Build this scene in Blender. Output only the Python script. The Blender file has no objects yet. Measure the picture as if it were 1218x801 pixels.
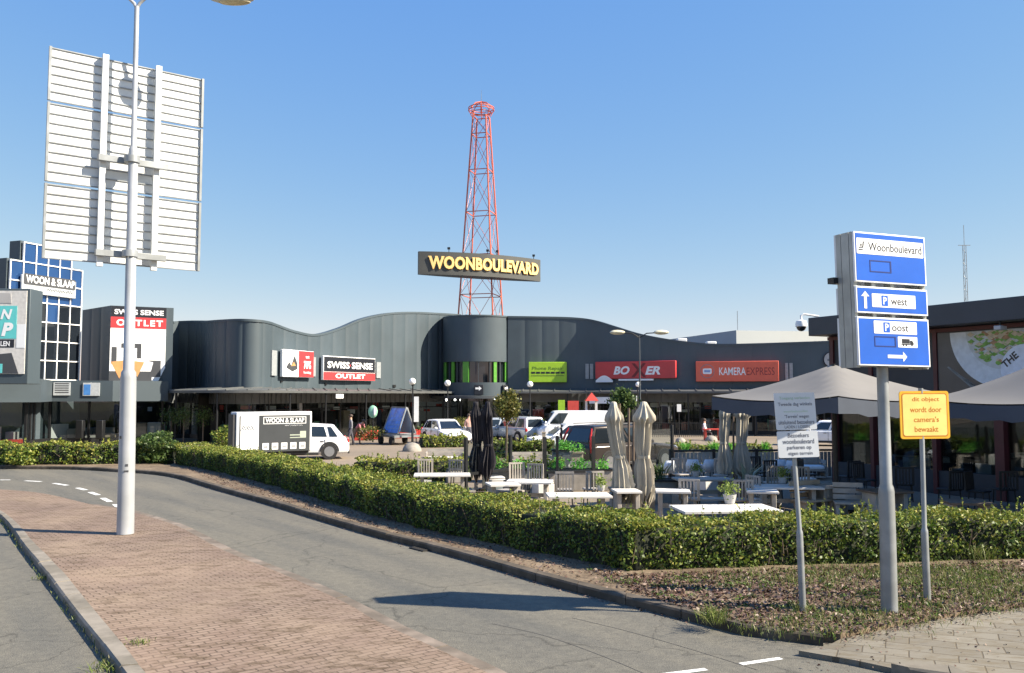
import bpy, bmesh, math, random
import numpy as np
from mathutils import Vector, Matrix
from mathutils.geometry import tessellate_polygon
R_ = math.radians
random.seed(7); rng = np.random.default_rng(7)
C = bpy.context.scene.collection
sc = bpy.context.scene

# ------------------------------------------------------------------ camera
F = 1050.0; HOR = 470.0; CAMZ = 3.0
TH = math.atan((HOR - 400.5) / F)
cd = bpy.data.cameras.new('camera'); cam = bpy.data.objects.new('camera', cd); C.objects.link(cam)
cam.location = (0, 0, CAMZ); cam.rotation_euler = (math.pi / 2 + TH, 0, 0)
cd.sensor_fit = 'HORIZONTAL'; cd.sensor_width = 36.0; cd.lens = 36.0 * F / 1218.0
cd.clip_start = 0.1; cd.clip_end = 3000
sc.camera = cam
# ------------------------------------------------------------------ light
SUN = Vector((0.975, -0.215, 0)).normalized() * math.cos(R_(38)) + Vector((0, 0, math.sin(R_(38))))
w = bpy.data.worlds.new('World'); sc.world = w; w.use_nodes = True
nt = w.node_tree; bg = nt.nodes['Background']
sky = nt.nodes.new('ShaderNodeTexSky'); sky.sky_type = 'NISHITA'; sky.sun_disc = False
sky.sun_elevation = R_(38); sky.sun_rotation = math.atan2(SUN.x, SUN.y)
sky.air_density = 0.85; sky.dust_density = 0.05; sky.ozone_density = 2.2
sep = nt.nodes.new('ShaderNodeSeparateColor'); cmb = nt.nodes.new('ShaderNodeCombineColor'); nt.links.new(sky.outputs[0], sep.inputs[0])
for ch, (gain, power) in enumerate(((0.87, 0.97), (1.42, 0.585), (3.79, 0.068))):      # a clear, evenly blue northern summer sky
    pw = nt.nodes.new('ShaderNodeMath'); pw.operation = 'POWER'; pw.inputs[1].default_value = power; nt.links.new(sep.outputs[ch], pw.inputs[0])
    ml = nt.nodes.new('ShaderNodeMath'); ml.operation = 'MULTIPLY'; ml.inputs[1].default_value = gain; nt.links.new(pw.outputs[0], ml.inputs[0]); nt.links.new(ml.outputs[0], cmb.inputs[ch])
nt.links.new(cmb.outputs[0], bg.inputs[0]); bg.inputs[1].default_value = 0.079
sl = bpy.data.lights.new('sun', 'SUN'); sl.energy = 5.0; sl.angle = R_(0.5); sl.color = (1.0, 0.89, 0.72)
so = bpy.data.objects.new('sun', sl); C.objects.link(so)
so.rotation_euler = (-SUN).to_track_quat('-Z', 'Y').to_euler(); so.location = (40, -10, 40)
sc.view_settings.view_transform = 'Standard'; sc.view_settings.look = 'None'
sc.view_settings.exposure = 1.32; sc.view_settings.gamma = 1.0; sc.view_settings.use_curve_mapping = False

# ------------------------------------------------------------------ projection helpers (pixel of the 1218x801 photo -> place)
def ray(px, py):
    u = (px - 609) / F; v = (400.5 - py) / F
    return Vector((u, math.cos(TH) - v * math.sin(TH), math.sin(TH) + v * math.cos(TH)))
def G(px, py, z=0.0):
    d = ray(px, py); t = (z - CAMZ) / d.z
    return Vector((d.x * t, d.y * t, z))
def D(px, py, Y):
    d = ray(px, py); t = Y / d.y
    return Vector((d.x * t, Y, CAMZ + d.z * t))

# ------------------------------------------------------------------ materials
MATS = {}
def mat(name, rgb, rough=0.6, metal=0.0, var=0.12, scale=6.0, bump=0.0, spec=0.5, emit=None, dirt=0.0):
    if name in MATS: return MATS[name]
    m = bpy.data.materials.new(name); m.use_nodes = True; n = m.node_tree.nodes; l = m.node_tree.links
    b = n['Principled BSDF']; b.inputs['Roughness'].default_value = rough; b.inputs['Metallic'].default_value = metal
    b.inputs['Specular IOR Level'].default_value = spec
    tc = n.new('ShaderNodeTexCoord'); nz = n.new('ShaderNodeTexNoise'); nz.inputs['Scale'].default_value = scale
    nz.inputs['Detail'].default_value = 6; l.new(tc.outputs['Object'], nz.inputs['Vector'])
    rp = n.new('ShaderNodeValToRGB'); rp.color_ramp.elements[0].position = 0.3; rp.color_ramp.elements[1].position = 0.7
    c = Vector(rgb)
    rp.color_ramp.elements[0].color = (*(c * (1 - var)), 1); rp.color_ramp.elements[1].color = (*[min(1, x) for x in c * (1 + var)], 1)
    l.new(nz.outputs['Fac'], rp.inputs['Fac']); out = rp.outputs['Color']
    if dirt:
        n2 = n.new('ShaderNodeTexNoise'); n2.inputs['Scale'].default_value = scale * 0.25; n2.inputs['Detail'].default_value = 8
        l.new(tc.outputs['Object'], n2.inputs['Vector'])
        r2 = n.new('ShaderNodeValToRGB'); r2.color_ramp.elements[0].position = 0.45; r2.color_ramp.elements[1].position = 0.62
        mx = n.new('ShaderNodeMix'); mx.data_type = 'RGBA'; mx.blend_type = 'MULTIPLY'
        l.new(n2.outputs['Fac'], r2.inputs['Fac']); 
        r2.color_ramp.elements[0].color = (1 - dirt, 1 - dirt, 1 - dirt * 1.1, 1); r2.color_ramp.elements[1].color = (1, 1, 1, 1)
        mx.inputs[0].default_value = 1.0; l.new(out, mx.inputs[6]); l.new(r2.outputs['Color'], mx.inputs[7]); out = mx.outputs[2]
    l.new(out, b.inputs['Base Color'])
    if bump:
        bp = n.new('ShaderNodeBump'); bp.inputs['Strength'].default_value = bump; bp.inputs['Distance'].default_value = 0.02
        l.new(nz.outputs['Fac'], bp.inputs['Height']); l.new(bp.outputs['Normal'], b.inputs['Normal'])
    MATS[name] = m; return m

def leaf_mat(name, cols, trans=0.3):
    m = bpy.data.materials.new(name); m.use_nodes = True; n = m.node_tree.nodes; l = m.node_tree.links
    b = n['Principled BSDF']; b.inputs['Roughness'].default_value = 0.5; b.inputs['Specular IOR Level'].default_value = 0.35
    at = n.new('ShaderNodeAttribute'); at.attribute_name = 'tint'
    rp = n.new('ShaderNodeValToRGB'); e = rp.color_ramp.elements
    e[0].color = (*cols[0], 1); e[1].color = (*cols[-1], 1)
    for i, c in enumerate(cols[1:-1]):
        q = e.new((i + 1) / (len(cols) - 1)); q.color = (*c, 1)
    l.new(at.outputs['Fac'], rp.inputs['Fac']); l.new(rp.outputs['Color'], b.inputs['Base Color'])
    tr = n.new('ShaderNodeBsdfTranslucent'); l.new(rp.outputs['Color'], tr.inputs['Color'])
    mx = n.new('ShaderNodeMixShader'); mx.inputs[0].default_value = trans
    l.new(b.outputs[0], mx.inputs[1]); l.new(tr.outputs[0], mx.inputs[2]); l.new(mx.outputs[0], n['Material Output'].inputs[0])
    return m

def glass_mat(name, tint, mix=0.5, rough=0.02):
    m = bpy.data.materials.new(name); m.use_nodes = True; n = m.node_tree.nodes; l = m.node_tree.links
    n.remove(n['Principled BSDF'])
    tr = n.new('ShaderNodeBsdfTransparent'); tr.inputs[0].default_value = (*tint, 1)
    gl = n.new('ShaderNodeBsdfGlossy'); gl.inputs['Roughness'].default_value = rough; gl.inputs[0].default_value = (0.9, 0.95, 1, 1)
    lw_ = n.new('ShaderNodeLayerWeight'); lw_.inputs[0].default_value = 0.5
    fr = n.new('ShaderNodeMath'); fr.operation = 'POWER'; fr.inputs[1].default_value = 4.0; l.new(lw_.outputs['Facing'], fr.inputs[0])
    ad = n.new('ShaderNodeMath'); ad.operation = 'MULTIPLY_ADD'; ad.inputs[1].default_value = 0.85; ad.inputs[2].default_value = mix
    ad.use_clamp = True
    mx = n.new('ShaderNodeMixShader'); l.new(fr.outputs[0], ad.inputs[0]); l.new(ad.outputs[0], mx.inputs[0])
    l.new(tr.outputs[0], mx.inputs[1]); l.new(gl.outputs[0], mx.inputs[2]); l.new(mx.outputs[0], n['Material Output'].inputs[0])
    MATS[name] = m; return m

def ground_mat(name, c0, c1, big=0.35, fine=60.0, bump=0.3, rough=0.85, speck=0.25, streak=None):
    m = bpy.data.materials.new(name); m.use_nodes = True; n = m.node_tree.nodes; l = m.node_tree.links
    b = n['Principled BSDF']; b.inputs['Roughness'].default_value = rough; b.inputs['Specular IOR Level'].default_value = 0.3
    tc = n.new('ShaderNodeTexCoord')
    n1 = n.new('ShaderNodeTexNoise'); n1.inputs['Scale'].default_value = big; n1.inputs['Detail'].default_value = 8; n1.inputs['Roughness'].default_value = 0.6
    mp = n.new('ShaderNodeMapping'); l.new(tc.outputs['Object'], mp.inputs[0])
    if streak:
        mp.vector_type = 'TEXTURE'; mp.inputs['Rotation'].default_value = (0, 0, streak[0]); mp.inputs['Scale'].default_value = (1 / streak[1], 1, 1)
    l.new(mp.outputs[0], n1.inputs['Vector'])
    n2 = n.new('ShaderNodeTexNoise'); n2.inputs['Scale'].default_value = fine; n2.inputs['Detail'].default_value = 5
    l.new(tc.outputs['Object'], n2.inputs['Vector'])
    rp = n.new('ShaderNodeValToRGB'); rp.color_ramp.elements[0].position = 0.35; rp.color_ramp.elements[1].position = 0.65
    rp.color_ramp.elements[0].color = (*c0, 1); rp.color_ramp.elements[1].color = (*c1, 1); l.new(n1.outputs['Fac'], rp.inputs['Fac'])
    r2 = n.new('ShaderNodeValToRGB'); r2.color_ramp.elements[0].position = 0.3; r2.color_ramp.elements[1].position = 0.7
    r2.color_ramp.elements[0].color = (1 - speck,) * 3 + (1,); r2.color_ramp.elements[1].color = (1 + speck,) * 3 + (1,)
    l.new(n2.outputs['Fac'], r2.inputs['Fac'])
    mx = n.new('ShaderNodeMix'); mx.data_type = 'RGBA'; mx.blend_type = 'MULTIPLY'; mx.inputs[0].default_value = 1.0
    l.new(rp.outputs['Color'], mx.inputs[6]); l.new(r2.outputs['Color'], mx.inputs[7]); l.new(mx.outputs[2], b.inputs['Base Color'])
    bp = n.new('ShaderNodeBump'); bp.inputs['Strength'].default_value = bump; bp.inputs['Distance'].default_value = 0.02
    l.new(n2.outputs['Fac'], bp.inputs['Height']); l.new(bp.outputs['Normal'], b.inputs['Normal'])
    if streak:                           # mottling, oil spots and hairline cracks of old asphalt
        last = mx.outputs[2]
        for sc_, lo, hi, dk, dt in ((7.0, .36, .64, .84, 9), (26.0, .34, .66, .82, 6), (0.9, .60, .70, .86, 4)):
            a = n.new('ShaderNodeTexNoise'); a.inputs['Scale'].default_value = sc_; a.inputs['Detail'].default_value = dt; a.inputs['Roughness'].default_value = .7; l.new(tc.outputs['Object'], a.inputs['Vector'])
            r = n.new('ShaderNodeValToRGB'); r.color_ramp.elements[0].position = lo; r.color_ramp.elements[1].position = hi
            c_a, c_b = ((dk,) * 3, (1.12, 1.11, 1.08)) if sc_ > 1 else ((1, 1, 1), (dk,) * 3)
            r.color_ramp.elements[0].color = (*c_a, 1); r.color_ramp.elements[1].color = (*c_b, 1); l.new(a.outputs['Fac'], r.inputs['Fac'])
            q = n.new('ShaderNodeMix'); q.data_type = 'RGBA'; q.blend_type = 'MULTIPLY'; q.inputs[0].default_value = 1; l.new(last, q.inputs[6]); l.new(r.outputs['Color'], q.inputs[7]); last = q.outputs[2]
        wn = n.new('ShaderNodeTexNoise'); wn.inputs['Scale'].default_value = 1.3; wn.inputs['Detail'].default_value = 6; l.new(tc.outputs['Object'], wn.inputs['Vector'])
        va = n.new('ShaderNodeVectorMath'); va.operation = 'MULTIPLY_ADD'; va.inputs[1].default_value = (1.1, 1.1, 0); l.new(wn.outputs['Color'], va.inputs[0]); l.new(tc.outputs['Object'], va.inputs[2])
        vo = n.new('ShaderNodeTexVoronoi'); vo.feature = 'DISTANCE_TO_EDGE'; vo.inputs['Scale'].default_value = 0.33; l.new(va.outputs[0], vo.inputs['Vector'])
        r = n.new('ShaderNodeValToRGB'); r.color_ramp.elements[0].position = 0.0; r.color_ramp.elements[1].position = 0.006; r.color_ramp.elements[0].color = (.62, .62, .62, 1); l.new(vo.outputs['Distance'], r.inputs['Fac'])
        q = n.new('ShaderNodeMix'); q.data_type = 'RGBA'; q.blend_type = 'MULTIPLY'; q.inputs[0].default_value = 1; l.new(last, q.inputs[6]); l.new(r.outputs['Color'], q.inputs[7]); l.new(q.outputs[2], b.inputs['Base Color'])
    MATS[name] = m; return m

def brick_mat(name, c1, c2, mortar, bw, bh, rot, offset=0.5, msize=0.008, dirtcol=(0.2, 0.17, 0.12), dirtamt=0.6, stain=0.55, patchy=False):
    m = bpy.data.materials.new(name); m.use_nodes = True; n = m.node_tree.nodes; l = m.node_tree.links
    b = n['Principled BSDF']; b.inputs['Roughness'].default_value = 0.85; b.inputs['Specular IOR Level'].default_value = 0.25
    tc = n.new('ShaderNodeTexCoord'); mp = n.new('ShaderNodeMapping'); mp.inputs['Rotation'].default_value = (0, 0, rot)
    l.new(tc.outputs['Object'], mp.inputs[0])
    # slight wobble so that courses are not ruler straight
    wn = n.new('ShaderNodeTexNoise'); wn.inputs['Scale'].default_value = 0.9; wn.inputs['Detail'].default_value = 3; l.new(tc.outputs['Object'], wn.inputs['Vector'])
    va = n.new('ShaderNodeVectorMath'); va.operation = 'MULTIPLY_ADD'; va.inputs[1].default_value = (0.09, 0.09, 0)
    l.new(wn.outputs['Color'], va.inputs[0]); l.new(mp.outputs[0], va.inputs[2])
    br = n.new('ShaderNodeTexBrick'); br.inputs['Scale'].default_value = 1.0; br.inputs['Mortar Size'].default_value = msize
    br.inputs['Brick Width'].default_value = bw; br.inputs['Row Height'].default_value = bh; br.offset = offset
    br.inputs['Color1'].default_value = (*c1, 1); br.inputs['Color2'].default_value = (*c2, 1); br.inputs['Mortar'].default_value = (*mortar, 1)
    br.inputs['Mortar Smooth'].default_value = 0.3; br.inputs['Bias'].default_value = 0.0
    l.new(va.outputs[0], br.inputs['Vector'])
    n2 = n.new('ShaderNodeTexNoise'); n2.inputs['Scale'].default_value = 2.6; n2.inputs['Detail'].default_value = 10; n2.inputs['Roughness'].default_value = 0.75
    mp2 = n.new('ShaderNodeMapping'); mp2.inputs['Rotation'].default_value = (0, 0, rot); mp2.inputs['Scale'].default_value = (1.0, 2.2, 1); l.new(tc.outputs['Object'], mp2.inputs[0])
    l.new(mp2.outputs[0], n2.inputs['Vector'])
    r2 = n.new('ShaderNodeValToRGB'); r2.color_ramp.elements[0].position = stain; r2.color_ramp.elements[1].position = stain + 0.14
    r2.color_ramp.elements[0].color = (0, 0, 0, 1); r2.color_ramp.elements[1].color = (dirtamt,) * 3 + (1,)
    l.new(n2.outputs['Fac'], r2.inputs['Fac'])
    mx = n.new('ShaderNodeMix'); mx.data_type = 'RGBA'; l.new(r2.outputs['Color'], mx.inputs[0]); l.new(br.outputs['Color'], mx.inputs[6]); mx.inputs[7].default_value = (*dirtcol, 1)
    if patchy:
        n4 = n.new('ShaderNodeTexNoise'); n4.inputs['Scale'].default_value = 1.1; n4.inputs['Detail'].default_value = 7; l.new(tc.outputs['Object'], n4.inputs['Vector'])
        r4 = n.new('ShaderNodeValToRGB'); r4.color_ramp.elements[0].position = 0.4; r4.color_ramp.elements[1].position = 0.62
        m4 = n.new('ShaderNodeMix'); m4.data_type = 'RGBA'; m4.inputs[6].default_value = (*[x * .5 + y * .5 for x, y in zip(c1, mortar)], 1); m4.inputs[7].default_value = (*[x * .55 for x in mortar], 1)
        l.new(n4.outputs['Fac'], r4.inputs['Fac']); l.new(r4.outputs['Color'], m4.inputs[0]); l.new(m4.outputs[2], br.inputs['Mortar'])
        n5 = n.new('ShaderNodeTexNoise'); n5.inputs['Scale'].default_value = 0.5; n5.inputs['Detail'].default_value = 8; n5.inputs['Roughness'].default_value = .65; l.new(tc.outputs['Object'], n5.inputs['Vector'])
        r5 = n.new('ShaderNodeValToRGB'); r5.color_ramp.elements[0].position = 0.42; r5.color_ramp.elements[1].position = 0.7; r5.color_ramp.elements[1].color = (.55, .55, .55, 1); r5.color_ramp.elements[0].color = (.12, .12, .12, 1)
        m5 = n.new('ShaderNodeMix'); m5.data_type = 'RGBA'; l.new(n5.outputs['Fac'], r5.inputs['Fac']); l.new(r5.outputs['Color'], m5.inputs[0]); l.new(br.outputs['Color'], m5.inputs[6]); m5.inputs[7].default_value = (.27, .213, .155, 1); l.new(m5.outputs[2], mx.inputs[6])
    n3 = n.new('ShaderNodeTexNoise'); n3.inputs['Scale'].default_value = 0.25; n3.inputs['Detail'].default_value = 4; l.new(tc.outputs['Object'], n3.inputs['Vector'])
    r3 = n.new('ShaderNodeValToRGB'); r3.color_ramp.elements[0].position = 0.35; r3.color_ramp.elements[1].position = 0.65
    r3.color_ramp.elements[0].color = (0.82, 0.82, 0.82, 1); r3.color_ramp.elements[1].color = (1.12, 1.1, 1.06, 1); l.new(n3.outputs['Fac'], r3.inputs['Fac'])
    m3 = n.new('ShaderNodeMix'); m3.data_type = 'RGBA'; m3.blend_type = 'MULTIPLY'; m3.inputs[0].default_value = 1
    l.new(mx.outputs[2], m3.inputs[6]); l.new(r3.outputs['Color'], m3.inputs[7])
    l.new(m3.outputs[2], b.inputs['Base Color'])
    bp = n.new('ShaderNodeBump'); bp.inputs['Strength'].default_value = 0.6; bp.inputs['Distance'].default_value = 0.01; bp.invert = True
    l.new(br.outputs['Fac'], bp.inputs['Height']); l.new(bp.outputs['Normal'], b.inputs['Normal'])
    MATS[name] = m; return m

# ------------------------------------------------------------------ object helpers
ORG = {}
def tag(o, label=None, cat=None, group=None, kind=None):
    if label: o['label'] = label
    if cat: o['category'] = cat
    if group: o['group'] = group
    if kind: o['kind'] = kind
    return o
def thing(name, label, cat, loc=(0, 0, 0), group=None, rotz=0.0):
    o = bpy.data.objects.new(name, None); C.objects.link(o); o.location = loc; o.rotation_euler = (0, 0, rotz)
    o.empty_display_size = 0.2
    ORG[o.name] = Vector(loc)
    return tag(o, label, cat, group)
class MB:
    def __init__(s): s.v = []; s.f = []; s.mi = []; s.cur = 0
    def add(s, vs, fs):
        k = len(s.v); s.v += [tuple(p) for p in vs]
        for f in fs: s.f.append([i + k for i in f]); s.mi.append(s.cur)
        return s
    def box(s, c, d, rz=0.0):
        cx, cy, cz = c; hx, hy, hz = d[0] / 2, d[1] / 2, d[2] / 2; ca, sa = math.cos(rz), math.sin(rz)
        vs = [(cx + x * ca - y * sa, cy + x * sa + y * ca, cz + z) for z in (-hz, hz) for x, y in ((-hx, -hy), (hx, -hy), (hx, hy), (-hx, hy))]
        return s.add(vs, [(3, 2, 1, 0), (4, 5, 6, 7), (0, 1, 5, 4), (1, 2, 6, 5), (2, 3, 7, 6), (3, 0, 4, 7)])
    def tube(s, pts, rad, n=8, cap=True):
        pts = [Vector(p) for p in pts]; rs = rad if isinstance(rad, (list, tuple)) else [rad] * len(pts)
        vs = []; prev = None
        for i, p in enumerate(pts):
            a = pts[max(0, i - 1)]; b = pts[min(len(pts) - 1, i + 1)]; t = (b - a)
            if t.length < 1e-9: t = Vector((0, 0, 1))
            t.normalize()
            if prev is None:
                up = Vector((0, 0, 1)) if abs(t.z) < 0.9 else Vector((1, 0, 0)); x = t.cross(up).normalized()
            else:
                x = (prev - t * prev.dot(t)); x = x.normalized() if x.length > 1e-6 else t.orthogonal().normalized()
            prev = x; y = t.cross(x)
            for k in range(n):
                a_ = 2 * math.pi * k / n; vs.append(p + (x * math.cos(a_) + y * math.sin(a_)) * rs[i])
        fs = []
        for i in range(len(pts) - 1):
            for k in range(n):
                k2 = (k + 1) % n; fs.append((i * n + k, i * n + k2, (i + 1) * n + k2, (i + 1) * n + k))
        if cap: fs.append(tuple(range(n))[::-1]); fs.append(tuple((len(pts) - 1) * n + k for k in range(n)))
        return s.add(vs, fs)
    def bar(s, a, b, wd, ht=None):
        a = Vector(a); b = Vector(b); ht = ht or wd; t = (b - a).normalized()
        up = Vector((0, 0, 1)) if abs(t.z) < 0.95 else Vector((0, 1, 0)); x = t.cross(up).normalized(); y = x.cross(t)
        vs = [p + x * i * wd / 2 + y * j * ht / 2 for p in (a, b) for i, j in ((-1, -1), (1, -1), (1, 1), (-1, 1))]
        return s.add(vs, [(3, 2, 1, 0), (4, 5, 6, 7), (0, 1, 5, 4), (1, 2, 6, 5), (2, 3, 7, 6), (3, 0, 4, 7)])
    def lathe(s, prof, c=(0, 0, 0), n=16):
        vs = []; 
        for r, z in prof:
            for k in range(n):
                a = 2 * math.pi * k / n; vs.append((c[0] + r * math.cos(a), c[1] + r * math.sin(a), c[2] + z))
        fs = []
        for i in range(len(prof) - 1):
            for k in range(n):
                k2 = (k + 1) % n; fs.append((i * n + k, i * n + k2, (i + 1) * n + k2, (i + 1) * n + k))
        fs.append(tuple(range(n))[::-1]); fs.append(tuple((len(prof) - 1) * n + k for k in range(n)))
        return s.add(vs, fs)
    def ball(s, c, r, n=12, sc_=(1, 1, 1)):
        m = n // 2; vs = []; fs = []
        for i in range(m + 1):
            t = math.pi * i / m; rr = max(math.sin(t), 1e-4); z = math.cos(t)
            for k in range(n):
                a = 2 * math.pi * k / n; vs.append((c[0] + r * sc_[0] * rr * math.cos(a), c[1] + r * sc_[1] * rr * math.sin(a), c[2] + r * sc_[2] * z))
        for i in range(m):
            for k in range(n):
                k2 = (k + 1) % n; fs.append((i * n + k, (i + 1) * n + k, (i + 1) * n + k2, i * n + k2))
        return s.add(vs, fs)
    def prism(s, poly, z0, z1):          # polygon in xy, extruded in z (sheet with sides)
        n = len(poly); vs = [(p[0], p[1], z0) for p in poly] + [(p[0], p[1], z1) for p in poly]
        fs = [(i, (i + 1) % n, n + (i + 1) % n, n + i) for i in range(n)]
        tr = tessellate_polygon([[Vector((p[0], p[1], 0)) for p in poly]])
        for t in tr: fs.append(tuple(n + i for i in t))
        return s.add(vs, fs)
    def build(s, name, m, parent=None, sharp=35, bevel=0.0, local=False):
        me = bpy.data.meshes.new(name); vs = s.v
        if parent is not None and not local:
            o_ = ORG.get(parent.name)
            if o_ is None: o_ = Vector((0, 0, 0))
            vs = [(p[0] - o_.x, p[1] - o_.y, p[2] - o_.z) for p in vs]
        me.from_pydata(vs, [], s.f); me.update()
        ms = m if isinstance(m, (list, tuple)) else [m]
        for q in ms: me.materials.append(q)
        if len(ms) > 1: me.polygons.foreach_set('material_index', s.mi)
        bm = bmesh.new(); bm.from_mesh(me); bmesh.ops.recalc_face_normals(bm, faces=bm.faces); bm.to_mesh(me); bm.free()
        me.shade_smooth(); me.set_sharp_from_angle(angle=R_(sharp))
        o = bpy.data.objects.new(name, me); C.objects.link(o)
        if parent is not None:
            o.parent = parent; ORG[o.name] = ORG.get(parent.name, Vector((0, 0, 0))) if not local else Vector((0, 0, 0))
        else: ORG[o.name] = Vector((0, 0, 0))
        if bevel:
            md = o.modifiers.new('bevel', 'BEVEL'); md.width = bevel; md.segments = 2; md.limit_method = 'ANGLE'; md.angle_limit = R_(30)
        return o
class Fr:                                # a vertical plane in the world: u along, v = height, n towards the viewer
    def __init__(s, A, B, lean=None):
        s.O = Vector((A[0], A[1], 0)); r = Vector((B[0] - A[0], B[1] - A[1], 0)); s.L = r.length; s.R = r.normalized(); s.U = Vector((0, 0, 1))
        s.N = s.R.cross(s.U).normalized()
    def pt(s, u, v, n=0.0): return s.O + s.R * u + s.U * v + s.N * n
    def uv(s, px, py):
        d = ray(px, py); o = Vector((0, 0, CAMZ)); t = (s.O - o).dot(s.N) / d.dot(s.N); p = o + d * t - s.O
        return p.dot(s.R), p.dot(s.U)
    def rect(s, x0, y0, x1, y1):
        xm, ym = (x0 + x1) / 2, (y0 + y1) / 2
        return s.uv(x0, ym)[0], s.uv(xm, y1)[1], s.uv(x1, ym)[0], s.uv(xm, y0)[1]   # u0 v0 u1 v1
def fbox(mb, fr, u0, v0, u1, v1, n0, n1):
    vs = [fr.pt(u, v, n) for n in (n0, n1) for u, v in ((u0, v0), (u1, v0), (u1, v1), (u0, v1))]
    return mb.add(vs, [(3, 2, 1, 0), (4, 5, 6, 7), (0, 1, 5, 4), (1, 2, 6, 5), (2, 3, 7, 6), (3, 0, 4, 7)])
def fpoly(mb, fr, pts, n0, n1):
    n = len(pts); vs = [fr.pt(u, v, n0) for u, v in pts] + [fr.pt(u, v, n1) for u, v in pts]
    fs = [(i, (i + 1) % n, n + (i + 1) % n, n + i) for i in range(n)]
    for t in tessellate_polygon([[Vector((p[0], p[1], 0)) for p in pts]]):
        fs.append(tuple(n + i for i in t)); fs.append(tuple(reversed(t)))
    return mb.add(vs, fs)
def fdisc(mb, fr, u, v, r, n0, n1, seg=28, ry=None):
    ry = ry or r
    return fpoly(mb, fr, [(u + r * math.cos(2 * math.pi * k / seg), v + ry * math.sin(2 * math.pi * k / seg)) for k in range(seg)], n0, n1)
def frbox(mb, fr, u0, v0, u1, v1, rad, n0, n1):
    pts = []
    for cx, cy, a0 in ((u1 - rad, v1 - rad, 0), (u0 + rad, v1 - rad, 90), (u0 + rad, v0 + rad, 180), (u1 - rad, v0 + rad, 270)):
        for k in range(5): a = R_(a0 + 22.5 * k); pts.append((cx + rad * math.cos(a), cy + rad * math.sin(a)))
    return fpoly(mb, fr, pts, n0, n1)
def text_geo(body, bold=0.0, shear=0.0, spacing=1.0):
    cu = bpy.data.curves.new('lettering', 'FONT'); cu.body = body; cu.offset = bold; cu.shear = shear; cu.space_character = spacing
    cu.resolution_u = 3; cu.fill_mode = 'FRONT'
    o = bpy.data.objects.new('lettering', cu); C.objects.link(o)
    dg = bpy.context.evaluated_depsgraph_get(); me = bpy.data.meshes.new_from_object(o.evaluated_get(dg))
    vs = [tuple(v.co) for v in me.vertices]; fs = [tuple(p.vertices) for p in me.polygons]
    bpy.data.objects.remove(o); bpy.data.curves.remove(cu); bpy.data.meshes.remove(me)
    return vs, fs
def ftext(mb, body, fr, u0, v0, u1, v1, n, bold=0.0, shear=0.0, spacing=1.0):
    vs, fs = text_geo(body, bold, shear, spacing)
    xs = [p[0] for p in vs]; ys = [p[1] for p in vs]; x0, x1, y0, y1 = min(xs), max(xs), min(ys), max(ys)
    return mb.add([fr.pt(u0 + (x - x0) / (x1 - x0) * (u1 - u0), v0 + (y - y0) / max(y1 - y0, 1e-6) * (v1 - v0), n) for x, y, z in vs], fs)
def txt(name, body, fr, x0, y0, x1, y1, n, m, parent, bold=0.0, shear=0.0, spacing=1.0):
    u0, v0, u1, v1 = fr.rect(x0, y0, x1, y1); mb = MB(); ftext(mb, body, fr, u0, v0, u1, v1, n, bold, shear, spacing)
    return mb.build(name, m, parent)
def pxbox(name, fr, x0, y0, x1, y1, n0, n1, m, parent, bevel=0):
    mb = MB(); fbox(mb, fr, *fr.rect(x0, y0, x1, y1), n0, n1); return mb.build(name, m, parent, bevel=bevel)
def squiggle(mb, fr, u0, u1, v, h, n, seed=0):
    r = random.Random(seed); k = int((u1 - u0) / (h * 0.35)); pts = []
    for i in range(k + 1):
        pts.append(fr.pt(u0 + (u1 - u0) * i / k, v + (h * 0.5 if i % 2 else -h * 0.25) * r.uniform(0.4, 1.0), n))
    mb.tube(pts, h * 0.09, n=4)
def copy_tree(o, parent=None):
    c = o.copy(); C.objects.link(c); c.parent = parent
    for ch in list(o.children): copy_tree(ch, c)
    return c

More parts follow.
